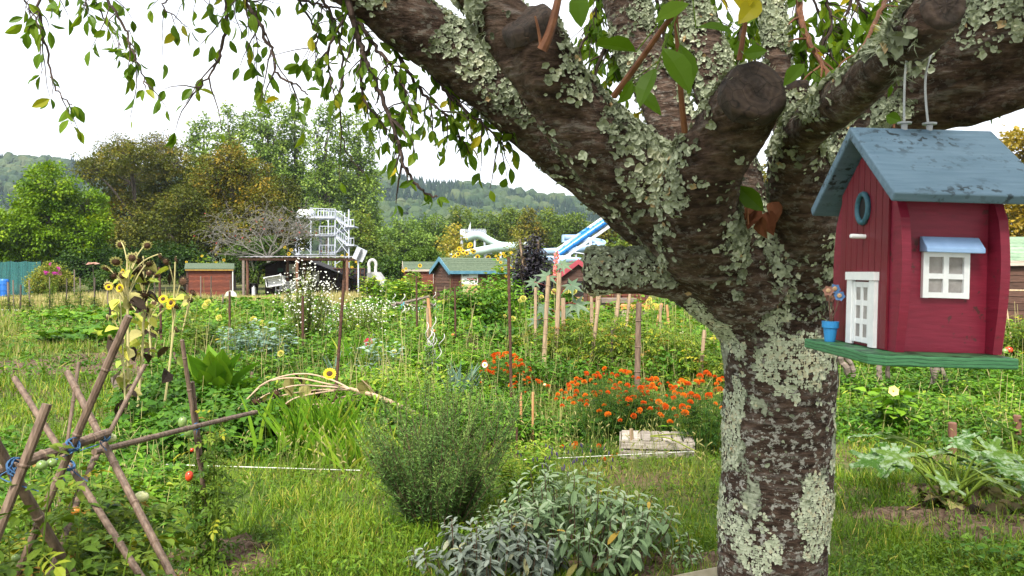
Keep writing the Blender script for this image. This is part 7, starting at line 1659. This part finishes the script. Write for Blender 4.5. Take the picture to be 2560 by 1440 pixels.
for k in range(20):
    u, v = r0_.uniform(360, 660), r0_.uniform(1010, 1165); u += (v - 1080) * .05
    plant('bean_plant', 'low dark leafy bean plant in the bed behind the trellis', 'bean plant', G(u, v), .42, .34, 12, 9, TRIFOL, .19, L_VEG, 700 + k, 'bean plants in the bed behind the trellis', t0=.36, ts=.13, r0=.004, rise=.3)
def aster(label, base, H, Rr, ns, seed, nb=480, bl=.03, spread_top=1.0):
    base = np.array([base[0], base[1], 0.]); r = np.random.default_rng(seed); root = thing('white_aster', label, 'aster', base); ms, ml, mf = MB(), MB(), MB(); fp = []
    for i in range(ns):
        a = r.uniform(0, 6.28); q = math.sqrt(r.random()); h = H * (1 - .3 * q * q) * r.uniform(.8, 1.05); b = base + [Rr * .3 * q * math.cos(a), Rr * .3 * q * math.sin(a), 0]; tip = base + [Rr * q * math.cos(a), Rr * q * math.sin(a), h]; p = smooth_path([b, (b + tip) / 2 + [0, 0, .1 * h], tip], 5); ms.tube(p, np.linspace(.006, .002, len(p)), 4, r.random(), cap=False)
        n = 34; f = r.uniform(.1, .95, n); pos = p[(f * (len(p) - 1)).astype(int)]; d = rnd_dirs(n, r) + [0, 0, .4]; ml.stamp(LEAF_LONG, pos, rot_y_to(d), .09 * r.uniform(.6, 1.2, n), np.clip(r.normal(.5, .2, n), 0, 1))
        nn = nb // ns; c = tip + r.normal(0, 1, (nn, 3)) * [.10, .10, .17 * H] - [0, 0, .04]; fp.append(c)
        for j in range(0, nn, 3): ms.tube([p[-3], c[j]], [.0016, .001], 3, .6, cap=False)
    fp = np.concatenate(fp); N = len(fp); mf.stamp(flower_tpl(7, 1, .3, .1, .2), fp, rot_z_to(np.stack([r.normal(0, .5, N), -.6 + r.normal(0, .4, N), np.ones(N) * .8], -1)), bl * r.uniform(.6, 1.1, N), r.random(N)); part('stems', ms, tintmat('aster_stems_%d' % seed, [(0, (.07, .05, .03)), (1, (.14, .17, .05))], .8, .1), root); part('foliage', ml, L_WILLOW, root); o = part('blossoms', mf, PET_W, root); o['kind'] = 'stuff'
aster('tall bushy clump of tiny white asters behind the rusty bar', G(765, 895), 1.55, .46, 60, 801, 620, .02)
aster('second looser clump of white asters right of the bushy one', G(905, 880), 1.05, .62, 38, 802, 230, .018)
aster('low scattered white asters in front of the oven', G(960, 830), .8, .9, 30, 803, 200, .022)
def dahlia(label, base, H, Rr, seed, fl, leaf=None, ns=24, key='dahl', fn=None, t0=.5, group=None):
    base = np.array([base[0], base[1], 0.]); root, tips = plant('dahlia', label, 'dahlia', base, H, Rr, ns, 13, LEAF_OVAL, .13, leaf or L_VEG, seed, group, t0=t0, r0=.006, rise=.3); r = np.random.default_rng(seed); m = MB()
    for (u, v, s) in fl:
        c = P(u, v, base[1] - .05); m.tube([c - [r.normal(0, .03), 0, .28], c], .004, 5, .4); flower_part(root, key, fn or FL_DAHL, c, [r.normal(0, .3), -.9, .5], px(s, base[1]), spin=r.uniform(0, 6))
    if fl: part('flower_stalks', m, STEMG, root)
dahlia('dahlia bush with a double lemon bloom left of the rusty bar', G(520, 880), .75, .45, 811, [(520, 757, 9), (512, 766, 7), (548, 795, 8)])
dahlia('dahlia bush with two lemon blooms near the aster clump', G(650, 890), .6, .6, 812, [(634, 799, 8), (656, 808, 8), (600, 830, 5)])
dahlia('green dahlia with a single pompon in the middle', G(702, 985), .55, .4, 813, [(702, 884, 8)])
dahlia('dahlia with one bright pink bloom among sword shaped leaves', G(925, 955), .55, .22, 814, [(922, 857, 11)], None, 10, 'pink', FL_PINK)
dahlia('low dahlia with two small yellow blooms right of the pink one', G(990, 960), .45, .25, 815, [(985, 878, 6), (1000, 905, 4)])
dahlia('lemon dahlia bush in front of the purple bean tower', G(1330, 870), .95, .6, 816, [(1308, 747, 8), (1282, 797, 7), (1300, 752, 5), (1262, 790, 4)], L_BRIGHT, 34)
dahlia('lemon dahlia bush behind the castor plant', G(1420, 860), 1.0, .6, 817, [(1386, 730, 8), (1434, 728, 9), (1416, 728, 7), (1440, 765, 6), (1354, 742, 5)], L_BRIGHT, 36)
dahlia('lemon dahlia bush partly hidden by the limb arch', G(1650, 885), .95, .9, 818, [(1622, 755, 8), (1636, 767, 9), (1645, 768, 8), (1617, 772, 6), (1624, 747, 5)], L_BRIGHT, 44)
def blades(name, label, cat, base, n, H, seed, leaf, w=.02, lean=.35, sp=.12, group=None, t0=.5):
    base = np.array([base[0], base[1], 0.]); r = np.random.default_rng(seed); root = thing(name, label, cat, base, group); m = MB(); a = r.uniform(0, 6.28, n); e = np.abs(r.normal(0, lean, n)); d = np.stack([np.cos(a) * np.sin(e), np.sin(a) * np.sin(e), np.cos(e)], -1); T = leaf_tpl([(0, .5), (.3, .55), (.6, .45), (.85, .22), (1, 0)], .05, .22); p = base + np.stack([r.normal(0, sp, n), r.normal(0, sp, n), np.zeros(n)], -1); L = H * r.uniform(.6, 1.1, n); m.stamp(T, p, rot_y_to(d, r.normal(0, .5, n)), np.stack([np.full(n, w) * r.uniform(.7, 1.3, n), L, L], -1), np.clip(r.normal(t0, .18, n), 0, 1)); part('leaves', m, leaf, root); return root
for k, (u, v, lab) in enumerate([(1122, 1015, 'blue green leek at the left of the leek row'), (1150, 1022, 'blue green leek in the middle of the leek row'), (1172, 1012, 'blue green leek at the right of the leek row'), (690, 905, 'blue green leek by the two lemon blooms'), (835, 985, 'leek behind the leaning rusty bar'), (960, 1000, 'leek behind the fallen stalk')]): blades('leek', lab, 'leek', G(u, v), 13, .55, 830 + k, L_LEEK, .035, .3, .03)
blades('gladiolus', 'clump of sword shaped green leaves left of the pink bloom', 'gladiolus', G(890, 965), 26, .75, 840, L_BRIGHT, .03, .25, .10, t0=.4)
blades('gladiolus', 'clump of sword shaped leaves right of the pink bloom', 'gladiolus', G(965, 955), 30, .6, 841, L_BRIGHT, .022, .3, .14, t0=.35)
blades('grass_clump', 'bright yellow green tuft of tall grass below the fallen stalk', 'grass', G(800, 1130), 210, .55, 842, L_BRIGHT, .011, .42, .22, t0=.72)
blades('grass_clump', 'yellowing tall grass tuft left of the rosemary', 'grass', G(900, 1165), 130, .42, 843, L_BRIGHT, .010, .45, .18, t0=.8)
blades('grass_clump', 'tall grass tuft at the foot of the leaning rusty bar', 'grass', G(740, 1100), 90, .45, 844, L_BRIGHT, .010, .4, .15, t0=.6)
blades('grass_clump', 'tall light grass behind the rosemary top', 'grass', G(1000, 1075), 120, .5, 845, L_BRIGHT, .012, .4, .25, t0=.6)
def daisy():
    g = G(1222, 1030); root = thing('daisy', 'single white daisy on a thin stem left of the marigolds', 'daisy', g); c = P(1212, 912, g[1]); m = MB(); m.tube(smooth_path([g, (g + c) / 2 + [.05, 0, 0], c], 5), .004, 5, .6); part('stem', m, STEMG, root); flower_part(root, 'daisy', FL_DAISY, c, [-.2, -1, .25], px(8, g[1]))
daisy()
def spiral(mb, base, H, turns, R0, r, lean=(0, 0)):
    n = int(turns * 10); t = np.linspace(0, 1, n); mb.tube(np.stack([base[0] + R0 * np.cos(t * turns * 6.28) + lean[0] * t, base[1] + R0 * np.sin(t * turns * 6.28) + lean[1] * t, base[2] + H * t], -1), r, 5)
def spirals():
    SP = surf('pale_metal_spiral', (.34, .33, .33), (.52, .51, .50), 30, rough=.45, bmp=.1); g = G(1075, 1000); root = thing('spiral_stakes', 'bundle of twisted metal tomato spirals tied to a post', 'plant stakes', g); r = np.random.default_rng(66)
    for k in range(8): m = MB(); spiral(m, g + [r.normal(0, .05), r.normal(0, .05), 0], r.uniform(.75, 1.05), 4.2, .025, .0045, (r.normal(0, .07), 0)); part('spiral', m, SP, root)
    m = MB(); c = P(1068, 955, g[1]); m.tube([c + [0, -.07, .1], c + [0, -.07, -.1]], [.02, .02], 8); m.stamp(disk_tpl(14, 1, .1), [c + [0, -.1, 0]], rot_z_to([[.3, -1, 0]]), np.array([[.04, .09, .04]]), mat=1); part('tie', m, [SP, PAPER], root)
    stake('garden_stake', 'orange stick standing at the twisted metal spirals', (1070, 745), (1085, 905), 8, ORW); stake('garden_stake', 'grey stick beside the orange one at the metal spirals', (1068, 770), (1073, 925), 7, LIGHTW)
    for k, (u, v0, v1, lab) in enumerate([(985, 735, 800, 'single metal spiral left of the tied poles'), (1008, 735, 830, 'single metal spiral in front of the tied poles'), (1086, 730, 800, 'metal spiral sticking up at the shed corner'), (1040, 840, 900, 'metal spiral behind the small yellow blooms')]):
        g2 = G(u, v1); m = MB(); spiral(m, g2, (v1 - v0) / F_PX * g2[1], 3.2, .05, .010); single('spiral_stake', m, SP, lab, 'plant stake', base=tuple(g2))
spirals()
def pole_rack():
    Yr = 26.5; g = at_ground(1045, Yr); root = thing('pole_rack', 'low rack of grey poles lashed with teal cord by the poster shed', 'rack', g); TC = flat('teal_cord', (.05, .30, .36))
    for (a, b, w, nm) in [((978, 764), (1072, 742), 7, 'pole'), ((985, 768), (1085, 768), 6, 'pole'), ((990, 757), (1110, 776), 7, 'pole'), ((1060, 755), (1100, 770), 9, 'pole'), ((1006, 764), (1010, 808), 5, 'leg'), ((1092, 768), (1106, 812), 5, 'leg'), ((988, 766), (985, 806), 5, 'leg')]: m = MB(); m.tube([P(*a, Yr), P(*b, Yr + (.5 if nm == 'pole' else 0))], px(w / 2, Yr), 7); part(nm, m, W_GREY, root)
    r = np.random.default_rng(2)
    for (u, v) in ((1006, 757), (1045, 770), (1094, 768)):
        m = MB(); c = P(u, v, Yr - .05)
        for i in range(4): m.tube([c + r.normal(0, .05, 3), c + [r.normal(0, .06), -.05, -r.uniform(.05, .4)]], .018, 5)
        part('cord', m, TC, root)
pole_rack()
for k, (u, v, h, w, ns, lab) in enumerate([(1190, 862, 1.55, .85, 66, 'tall raspberry bush in front of the poster shed'), (1255, 850, 1.6, .9, 66, 'raspberry bush right of the poster shed'), (1150, 880, .85, .6, 44, 'lower pale tipped raspberry bush at the shed corner'), (1220, 905, .7, .6, 40, 'low dark green bush at the foot of the raspberries')]):
    plant('raspberry_bush', lab, 'bush', G(u, v), h, w, ns, 16, TRIFOL, .23, L_BRIGHT if k in (1, 2) else L_VEG, 850 + k, t0=.45 if k != 3 else .3, ts=.2, r0=.008, rise=.3, hvar=.55)
def castor():
    Yc = 13.2; g = at_ground(1392, Yc); root = thing('castor_plant', 'castor oil plant with large pale star shaped leaves and red stalks', 'castor plant', g); r = np.random.default_rng(67); m, l = MB(), MB(); m.tube(smooth_path([g, P(1396, 800, Yc), P(1395, 705, Yc)], 6), np.linspace(.03, .014, 13), 7); RS = surf('red_stalk', (.16, .02, .025), (.26, .05, .04), 8, rough=.5, bmp=0)
    for (u0, v0, u, v, s, t) in [(1395, 705, 1370, 690, .30, .6), (1396, 740, 1335, 705, .22, .4), (1396, 745, 1428, 712, .30, .3), (1397, 770, 1440, 760, .34, .75), (1396, 790, 1360, 770, .28, .4), (1397, 780, 1410, 780, .30, .25), (1396, 830, 1440, 835, .26, .5), (1396, 850, 1425, 858, .28, .55), (1396, 800, 1345, 800, .25, .45), (1396, 860, 1365, 850, .25, .4), (1395, 700, 1405, 660, .24, .85)]:
        a, b = P(u0, v0, Yc), P(u, v, Yc - r.uniform(-.1, .3)); m.tube(smooth_path([a, (a + b) / 2 + [0, 0, .05], b], 4), .008, 5); o = (b - a) * [1, .3, 0]; l.stamp(LEAF_CASTOR, [b], rot_y_to([o / (np.linalg.norm(o) + 1e-6) + [0, -.5, -.5]], None, [[0, -.75, .7]]), s * .85, t * .6)
    part('stalk', m, RS, root); part('leaves', l, L_CAST, root)
castor()
def bean_tower():
    g = at_ground(1332, 22); root, tips = plant('purple_bean', 'dark purple leaved climbing bean on tall sticks', 'climbing bean', g, 2.75, .48, 48, 28, TRIFOL, .24, L_PURP, 868, t0=.4, r0=.008, stem=DKW, base_r=.8, hvar=.35)
    for (a, b) in (((1300, 600), (1328, 860)), ((1345, 602), (1334, 860)), ((1310, 640), (1350, 860))): m = MB(); m.tube([P(*a, 22), P(*b, 22)], .035, 6); part('stick', m, LIGHTW, root)
    plant('purple_bean', 'small tuft of dark purple leaves right of the bean tower', 'climbing bean', at_ground(1368, 21.5), 1.75, .22, 12, 14, TRIFOL, .22, L_PURP, 869, t0=.5, r0=.008, stem=DKW, low=.6)
    g = at_ground(1391, 16.5); root = thing('gladiolus_spike', 'coral pink flower spike above the grey pole', 'flower', g); m = MB(); m.tube([g, P(1391, 628, 16.5)], [.012, .006], 6, .5); part('stem', m, STEMG, root); r = np.random.default_rng(6)
    for k in range(34): q = k / 33; c = P(1391 + r.normal(0, 3.5), 628 + 78 * q, 16.5) + [0, r.normal(0, .04), 0]; flower_part(root, 'coral', m_flower([(flower_tpl(6, 1, .5, .1, .4), 1, 0, .5)], [PET_CORAL]), c, [r.normal(0, 1), -.7, r.normal(0, .4)], .030 + .016 * q, spin=k)
bean_tower()
for k, (u, v, h) in enumerate([(1345, 925, .85), (1375, 950, .85), (1415, 930, .95), (1450, 945, .95), (1480, 985, .95), (1505, 930, 1.1), (1535, 950, 1.0), (1560, 960, .95), (1590, 950, 1.0), (1620, 985, .95), (1650, 950, 1.0), (1685, 970, .95), (1715, 985, 1.0), (1750, 1010, .95), (1780, 985, 1.0), (1460, 885, 1.1), (1600, 890, 1.1), (1720, 900, 1.15)]):
    plant('staked_tomato', 'thin straggly tomato plant among the canes under the limb', 'tomato plant', G(u, v), h, .38, 15, 14, TOMLEAF, .19, L_TOM, 880 + k, 'straggly tomato plants in the cane plot', t0=.56, ts=.22, r0=.006, rise=.2, droop=.6)
def plot_tomatoes():
    for (u, v, s, mt, lab) in [(1474, 902, 8, TOMR, 'ripe red tomato in the cane plot'), (1466, 890, 6, TOMG, 'green tomato just above the red one'), (1513, 935, 7, TOMR, 'red tomato just above the marigolds'), (1402, 875, 6, TOMG, 'green tomato by the grey poles'), (1521, 823, 5, TOMG, 'pale green tomato at the dark stick'), (1704, 832, 6, TOMP, 'pale green tomato under the limb arch'), (1678, 851, 5, TOMG, 'green tomato below the orange stick'), (1691, 882, 6, TOMG, 'green tomato left of the pale pair'), (1718, 884, 5, TOMP, 'pale tomato close to the trunk'), (1704, 1028, 7, TOMP, 'upper pale tomato in the marigolds'), (1711, 1022, 7, TOMG, 'green tomato touching the pale one in the marigolds'), (1671, 948, 4, TOMP, 'small pale tomato above the marigolds'), (1733, 958, 5, TOMP, 'pale tomato behind the trunk side marigolds'), (1085, 827, 4, TOMO, 'orange tomato by the orange stick'), (1132, 837, 4, TOMO, 'orange tomato on the thin bar'), (1108, 890, 4, TOMG, 'half ripe tomato low by the spirals'), (1534, 710, 4, TOMR, 'dark red tomato right under the limb'), (1362, 962, 4, TOMP, 'pale tomato at the foot of the canes')]:
        Yp = CAMZ * F_PX / (max(v + 55, 880) - HOR) if v > 780 else 14; Yp = min(Yp, 13.0) if v < 960 else 7.6; c = P(u, v, Yp); m = MB(); V = BALL[0] * [1, 1, .9]; q = px(s, Yp); m.stamp((V, BALL[1]), [c], rot_z_to([[.1, .1, 1]]), q); m.tube([c + [0, 0, q * .8], c + [.01, .01, q * 2.2]], .004, 5, mat=1); single('tomato', m, [mt, STEMG_P], lab, 'tomato', base=tuple(c - [0, 0, q]), smooth=True)
plot_tomatoes()
# sunflower hedges round the sheds
def sun_clump(label, u, yy, H, Rr, fl, seed, ns=26, s=8, leaf=None, t0=.6):
    g = at_ground(u, yy); root, tips = plant('sunflower_clump', label, 'sunflowers', g, H, Rr, ns, 12, LEAF_HEART, .26, leaf or L_BRIGHT, seed, t0=t0, ts=.2, r0=.012, rise=.3, hvar=.3, base_r=.7); r = np.random.default_rng(seed)
    for (a, b) in fl: flower_part(root, 'sun', FL_SUN, P(a, b, yy - Rr * .5), [r.normal(0, .4), -1, r.normal(.1, .3)], px(s * r.uniform(.75, 1.1), yy), spin=a)
sun_clump('tall yellow green plants rising behind the red shed', 520, 53.5, 2.9, 1.5, [(478, 690), (466, 655), (505, 640), (560, 650), (540, 655), (475, 665)], 901, 46, 4, None, .85)
sun_clump('cluster of yellow sunflowers above the pergola roof', 705, 58, 2.75, 1.2, [(680, 630), (690, 622), (700, 628), (712, 618), (728, 625), (722, 635), (705, 638), (694, 640), (735, 642), (742, 648), (700, 650), (688, 650), (715, 645)], 902, 34, 5)
sun_clump('sunflowers between the pergola and the oven', 885, 55, 2.6, 1.1, [(855, 640), (868, 636), (884, 644), (890, 655), (880, 668), (895, 660), (872, 652)], 903, 34, 4)
sun_clump('large open sunflowers above the poster shed roof', 1165, 38, 2.7, 1.2, [(1148, 622), (1152, 621), (1172, 615), (1176, 612), (1184, 629), (1180, 627), (1194, 642), (1138, 641), (1135, 645), (1167, 632), (1158, 629), (1220, 644), (1145, 635)], 904, 32, 7)
sun_clump('yellow flowers at the right end of the poster shed', 1268, 30, 2.3, .8, [(1240, 640), (1250, 637), (1258, 634), (1245, 648), (1262, 640), (1278, 632), (1252, 656), (1255, 672), (1275, 668), (1283, 672), (1265, 690), (1274, 705)], 905, 30, 5)
sun_clump('sunflower stems in front of the half hidden red shed', 1032, 40, 1.9, .5, [(1008, 677), (1015, 672), (1050, 664), (1005, 700)], 906, 16, 5)
sun_clump('tall green weeds left of the poster shed', 1030, 33, 1.4, 1.1, [], 907, 40, 5, L_BRIGHT, .7)
sun_clump('tall yellow green weeds in front of the oven', 930, 42, 1.5, 1.0, [], 908, 44, 5, L_BRIGHT, .8)
sun_clump('tall green weeds right of the oven', 985, 38, 1.5, 1.1, [], 909, 40, 5, L_BRIGHT, .65)
sun_clump('leafy climbers under the pink edged shed', 1420, 19, 1.3, .6, [], 910, 30, 5, L_VEG, .5)
sun_clump('tall weeds left of the right hand shed', 2340, 22, 1.6, 1.4, [], 911, 40, 5, L_BRIGHT, .6)
# squash and vegetable patches at mid distance
for k, (u, v, w, h, lm, lab) in enumerate([(190, 868, 1.0, .45, L_VEG, 'dark leafy squash patch on the left behind the bare soil'), (250, 860, .7, .4, L_VEG, 'squash plant at the right of the left patch'), (200, 815, 1.2, .5, L_BRIGHT, 'light green squash row along the meadow'), (280, 810, 1.0, .45, L_BRIGHT, 'light green squash plants right of the yellow flower'), (320, 790, .8, .6, L_VEG, 'bushy green plant below the row of stakes')]):
    plant('squash_patch', lab, 'squash plants', G(u, v), h, w, 34, 6, LEAF_LOBED, .26, lm, 920 + k, t0=.5, r0=.01, rise=.35)
r1_ = np.random.default_rng(930)
for k in range(46):
    u, v = (r1_.uniform(430, 760), r1_.uniform(800, 985)) if k < 26 else (r1_.uniform(760, 1320), r1_.uniform(800, 1010))
    plant('vegetable_plant', 'leafy green vegetable plant in the crowded middle beds', 'vegetable', G(u, v), r1_.uniform(.3, .95), r1_.uniform(.25, .55), 16, 12, [LEAF_OVAL, LEAF_HEART, TOMLEAF, LEAF_LONG][k % 4], [.12, .14, .18, .13][k % 4], [L_VEG, L_BRIGHT, L_TOM, L_WILLOW, L_MARI, L_VEG, L_LEEK][(k * 5) % 7], 930 + k, 'vegetable plants crowding the middle beds', t0=r1_.uniform(.4, .7), r0=.005)
r2_ = np.random.default_rng(977)
for k in range(16):
    u, v = r2_.uniform(380, 1300), r2_.uniform(790, 960); plant('dry_weed', 'brown dried up weed stalks between the middle beds', 'weed', G(u, v), r2_.uniform(.5, 1.0), r2_.uniform(.12, .3), 12, 8, LEAF_LONG, .09, L_DRY, 1000 + k, 'brown dried weeds between the middle beds', t0=r2_.uniform(.2, .6), r0=.004, stem=STEMB)
def extras():
    WB = surf('pinkish_boards', (.30, .22, .18), (.45, .36, .30), 8, (1, 6, 6), .85, .3, .005); g = G(1225, 1040); root = thing('plank_pile', 'pinkish grey boards lying left of the rusty bar', 'boards', g)
    for k, (dx, dy, a, z) in enumerate([(0, 0, .1, .0), (.05, -.12, -.15, .032), (-.05, .1, .3, .064)]): m = MB(); m.box((-.22, -.05, z), (.22, .05, z + .03), M=Matrix.Translation((g[0] + dx, g[1] + dy, .01)) @ Matrix.Rotation(a, 4, 'Z')); part('board', m, WB, root)
    for (u, v, s, lab) in [(643, 1088, .07, 'pale stone lying by the fallen sunflower bloom'), (700, 948, .05, 'pale stone in the middle beds')]:
        m = MB(); V, F = ico(2, .35, u); g = G(u, v); m.stamp((V * [1.4, 1, .7], F), [g + [0, 0, s * .4]], rot_z_to([[0, 0, 1]]), s); single('stone', m, surf('pale_stone_%d' % u, (.28, .23, .20), (.44, .38, .34), 12), lab, 'stone', base=tuple(g))
    g = G(302, 985); m = MB(); Mx = Matrix.Translation(Vector(g)) @ Matrix.Rotation(R(-15), 4, 'Y'); m.box((-.07, -.01, .10), (.07, .01, .24), M=Mx); m.box((-.01, -.01, -.05), (.01, .008, .0999), M=Mx); single('plant_label', m, W_GREY, 'small grey wooden plant label among the sunflower stems', 'label', base=tuple(g))
    # bird shaped scarer over the dark hedge, white disc on the shed pipe
    g = at_ground(236, 44); root = thing('bird_scarer', 'pinkish brown bird shaped kite hovering before the dark hedge', 'kite', g); c = P(232, 658, 44); m = MB(); m.tube([g, c], .012, 5); part('pole', m, DKW, root); m = MB(); s = 44 / F_PX
    for sg in (-1, 1): m.add([[c[0], c[1], c[2]], [c[0] + sg * 8 * s, c[1] - .1, c[2] + 3 * s], [c[0] + sg * 18 * s, c[1], c[2] - (1 if sg > 0 else 4) * s], [c[0] + sg * 9 * s, c[1] - .1, c[2] - 3 * s], [c[0], c[1] + .03, c[2] - 3 * s]], [[0, 1, 2, 3, 4]] if sg > 0 else [[4, 3, 2, 1, 0]])
    m.tube([c + [-3 * s, -.05, -1 * s], c + [7 * s, -.05, 1 * s]], [.05, .03], 6); part('wings', m, surf('pinkish_cloth', (.34, .16, .12), (.50, .30, .24), 6), root)
    g = at_ground(577, 46.5); root = thing('hose_reel', 'round pale disc hanging in front of the red shed corner', 'disc', g); c = P(577, 742, 46.5); m = MB(); m.tube([c + [0, -.03, 0], c + [0, .03, 0]], [.36, .36], 18); part('disc', m, flat('pale_disc', (.50, .52, .44)), root); m = MB(); m.tube([g, P(575, 700, 46.6)], .03, 6); part('post', m, DKW, root)
    plant('shrub', 'small bush with magenta flowers beside the green net', 'shrub', at_ground(128, 45), 2.0, .5, 18, 12, LEAF_LONG, .22, L_WILLOW, 990, flowers=[('mag', m_flower([(pompon_tpl(24, 5, .3), 1, 0, .5)], [flat('magenta_petals', (.42, .03, .26))]), 7, .12, .3)], t0=.7, r0=.012)
extras()
# rank growth between the beds: nobody could count it
def rank_growth():
    r = np.random.default_rng(950); mb = MB(); sm = MB()
    regs = [(60, 420, 790, 850, 500, .3), (380, 800, 770, 1000, 5200, .42), (780, 1340, 790, 1000, 6400, .42), (1300, 1830, 780, 1010, 6400, .55), (300, 760, 1000, 1150, 1700, .22), (640, 1100, 980, 1120, 1900, .30), (1080, 1330, 960, 1120, 1300, .25), (2080, 2800, 850, 1010, 4200, .36), (2080, 2800, 1000, 1120, 1300, .20), (-200, 420, 1130, 1450, 1400, .22), (-150, 300, 850, 960, 500, .2), (1340, 1820, 1000, 1110, 700, .22), (900, 1350, 760, 800, 1200, .4), (1750, 2100, 760, 900, 1500, .5)]
    PP, DD, LL, TT, KK = [], [], [], [], []
    for (u0, u1, v0, v1, n, h) in regs:
        p = screen_ground(n, u0, u1, v0, v1, r); p = p[soil_keep(p, r, .25)]; nz = pnoise(p, .9, 30.); p = p[r.random(len(p)) < np.clip(.75 + nz, .2, 1)]; nz = pnoise(p, .5, 44.); kind = np.clip(np.digitize(pnoise(p, .8, 60.) + r.normal(0, .12, len(p)), [-.12, .12]), 0, 2)
        k = 11; q = np.repeat(p, k, 0); hh = h * (1 + nz) * r.uniform(.5, 1.2, len(p)); z = np.repeat(hh, k) * r.random(len(q)) ** .7; q[:, 2] = z; q[:, :2] += r.normal(0, .10, (len(q), 2)) * np.maximum(1, q[:, 1:2] / 14); a = r.uniform(0, 6.28, len(q)); d = np.stack([np.cos(a), np.sin(a), r.uniform(-.3, .9, len(q))], -1)
        PP.append(q); DD.append(d); LL.append(np.maximum(.055, q[:, 1] * .0062) * r.uniform(.6, 1.4, len(q))); TT.append(np.clip(np.repeat(.5 + .45 * nz + r.normal(0, .12, len(p)), k) + r.normal(0, .1, len(q)), 0, 1)); KK.append(np.repeat(kind, k))
        for j in range(0, len(p), 7): t = p[j] + [r.normal(0, .12), r.normal(0, .08), hh[j] * r.uniform(1.2, 2.0)]; sm.tube([p[j], t], [max(.003, p[j, 1] * .0004), max(.002, p[j, 1] * .0002)], 3, r.random(), cap=False)
    PP, DD, LL, TT, KK = map(np.concatenate, (PP, DD, LL, TT, KK))
    for kk, T, w in ((0, LEAF_OVAL, 1.1), (1, LEAF_LONG, 1.35), (2, LEAF_HEART, .85)):
        q = KK == kk; mb.stamp(T, PP[q], rot_y_to(DD[q], r.normal(0, .4, q.sum())), LL[q] * w, TT[q], int(kk == 1))
    setting('rank_growth', mb, [L_VEG, L_BRIGHT], 'stuff', label='tangled weeds and vegetable leaves growing between the beds')
    setting('weed_stems', sm, tintmat('mixed_stems', [(0, (.05, .07, .02)), (.6, (.22, .22, .07)), (1, (.40, .33, .17))], .8, .1), 'stuff', label='thin dry and green stems standing between the beds')
rank_growth()
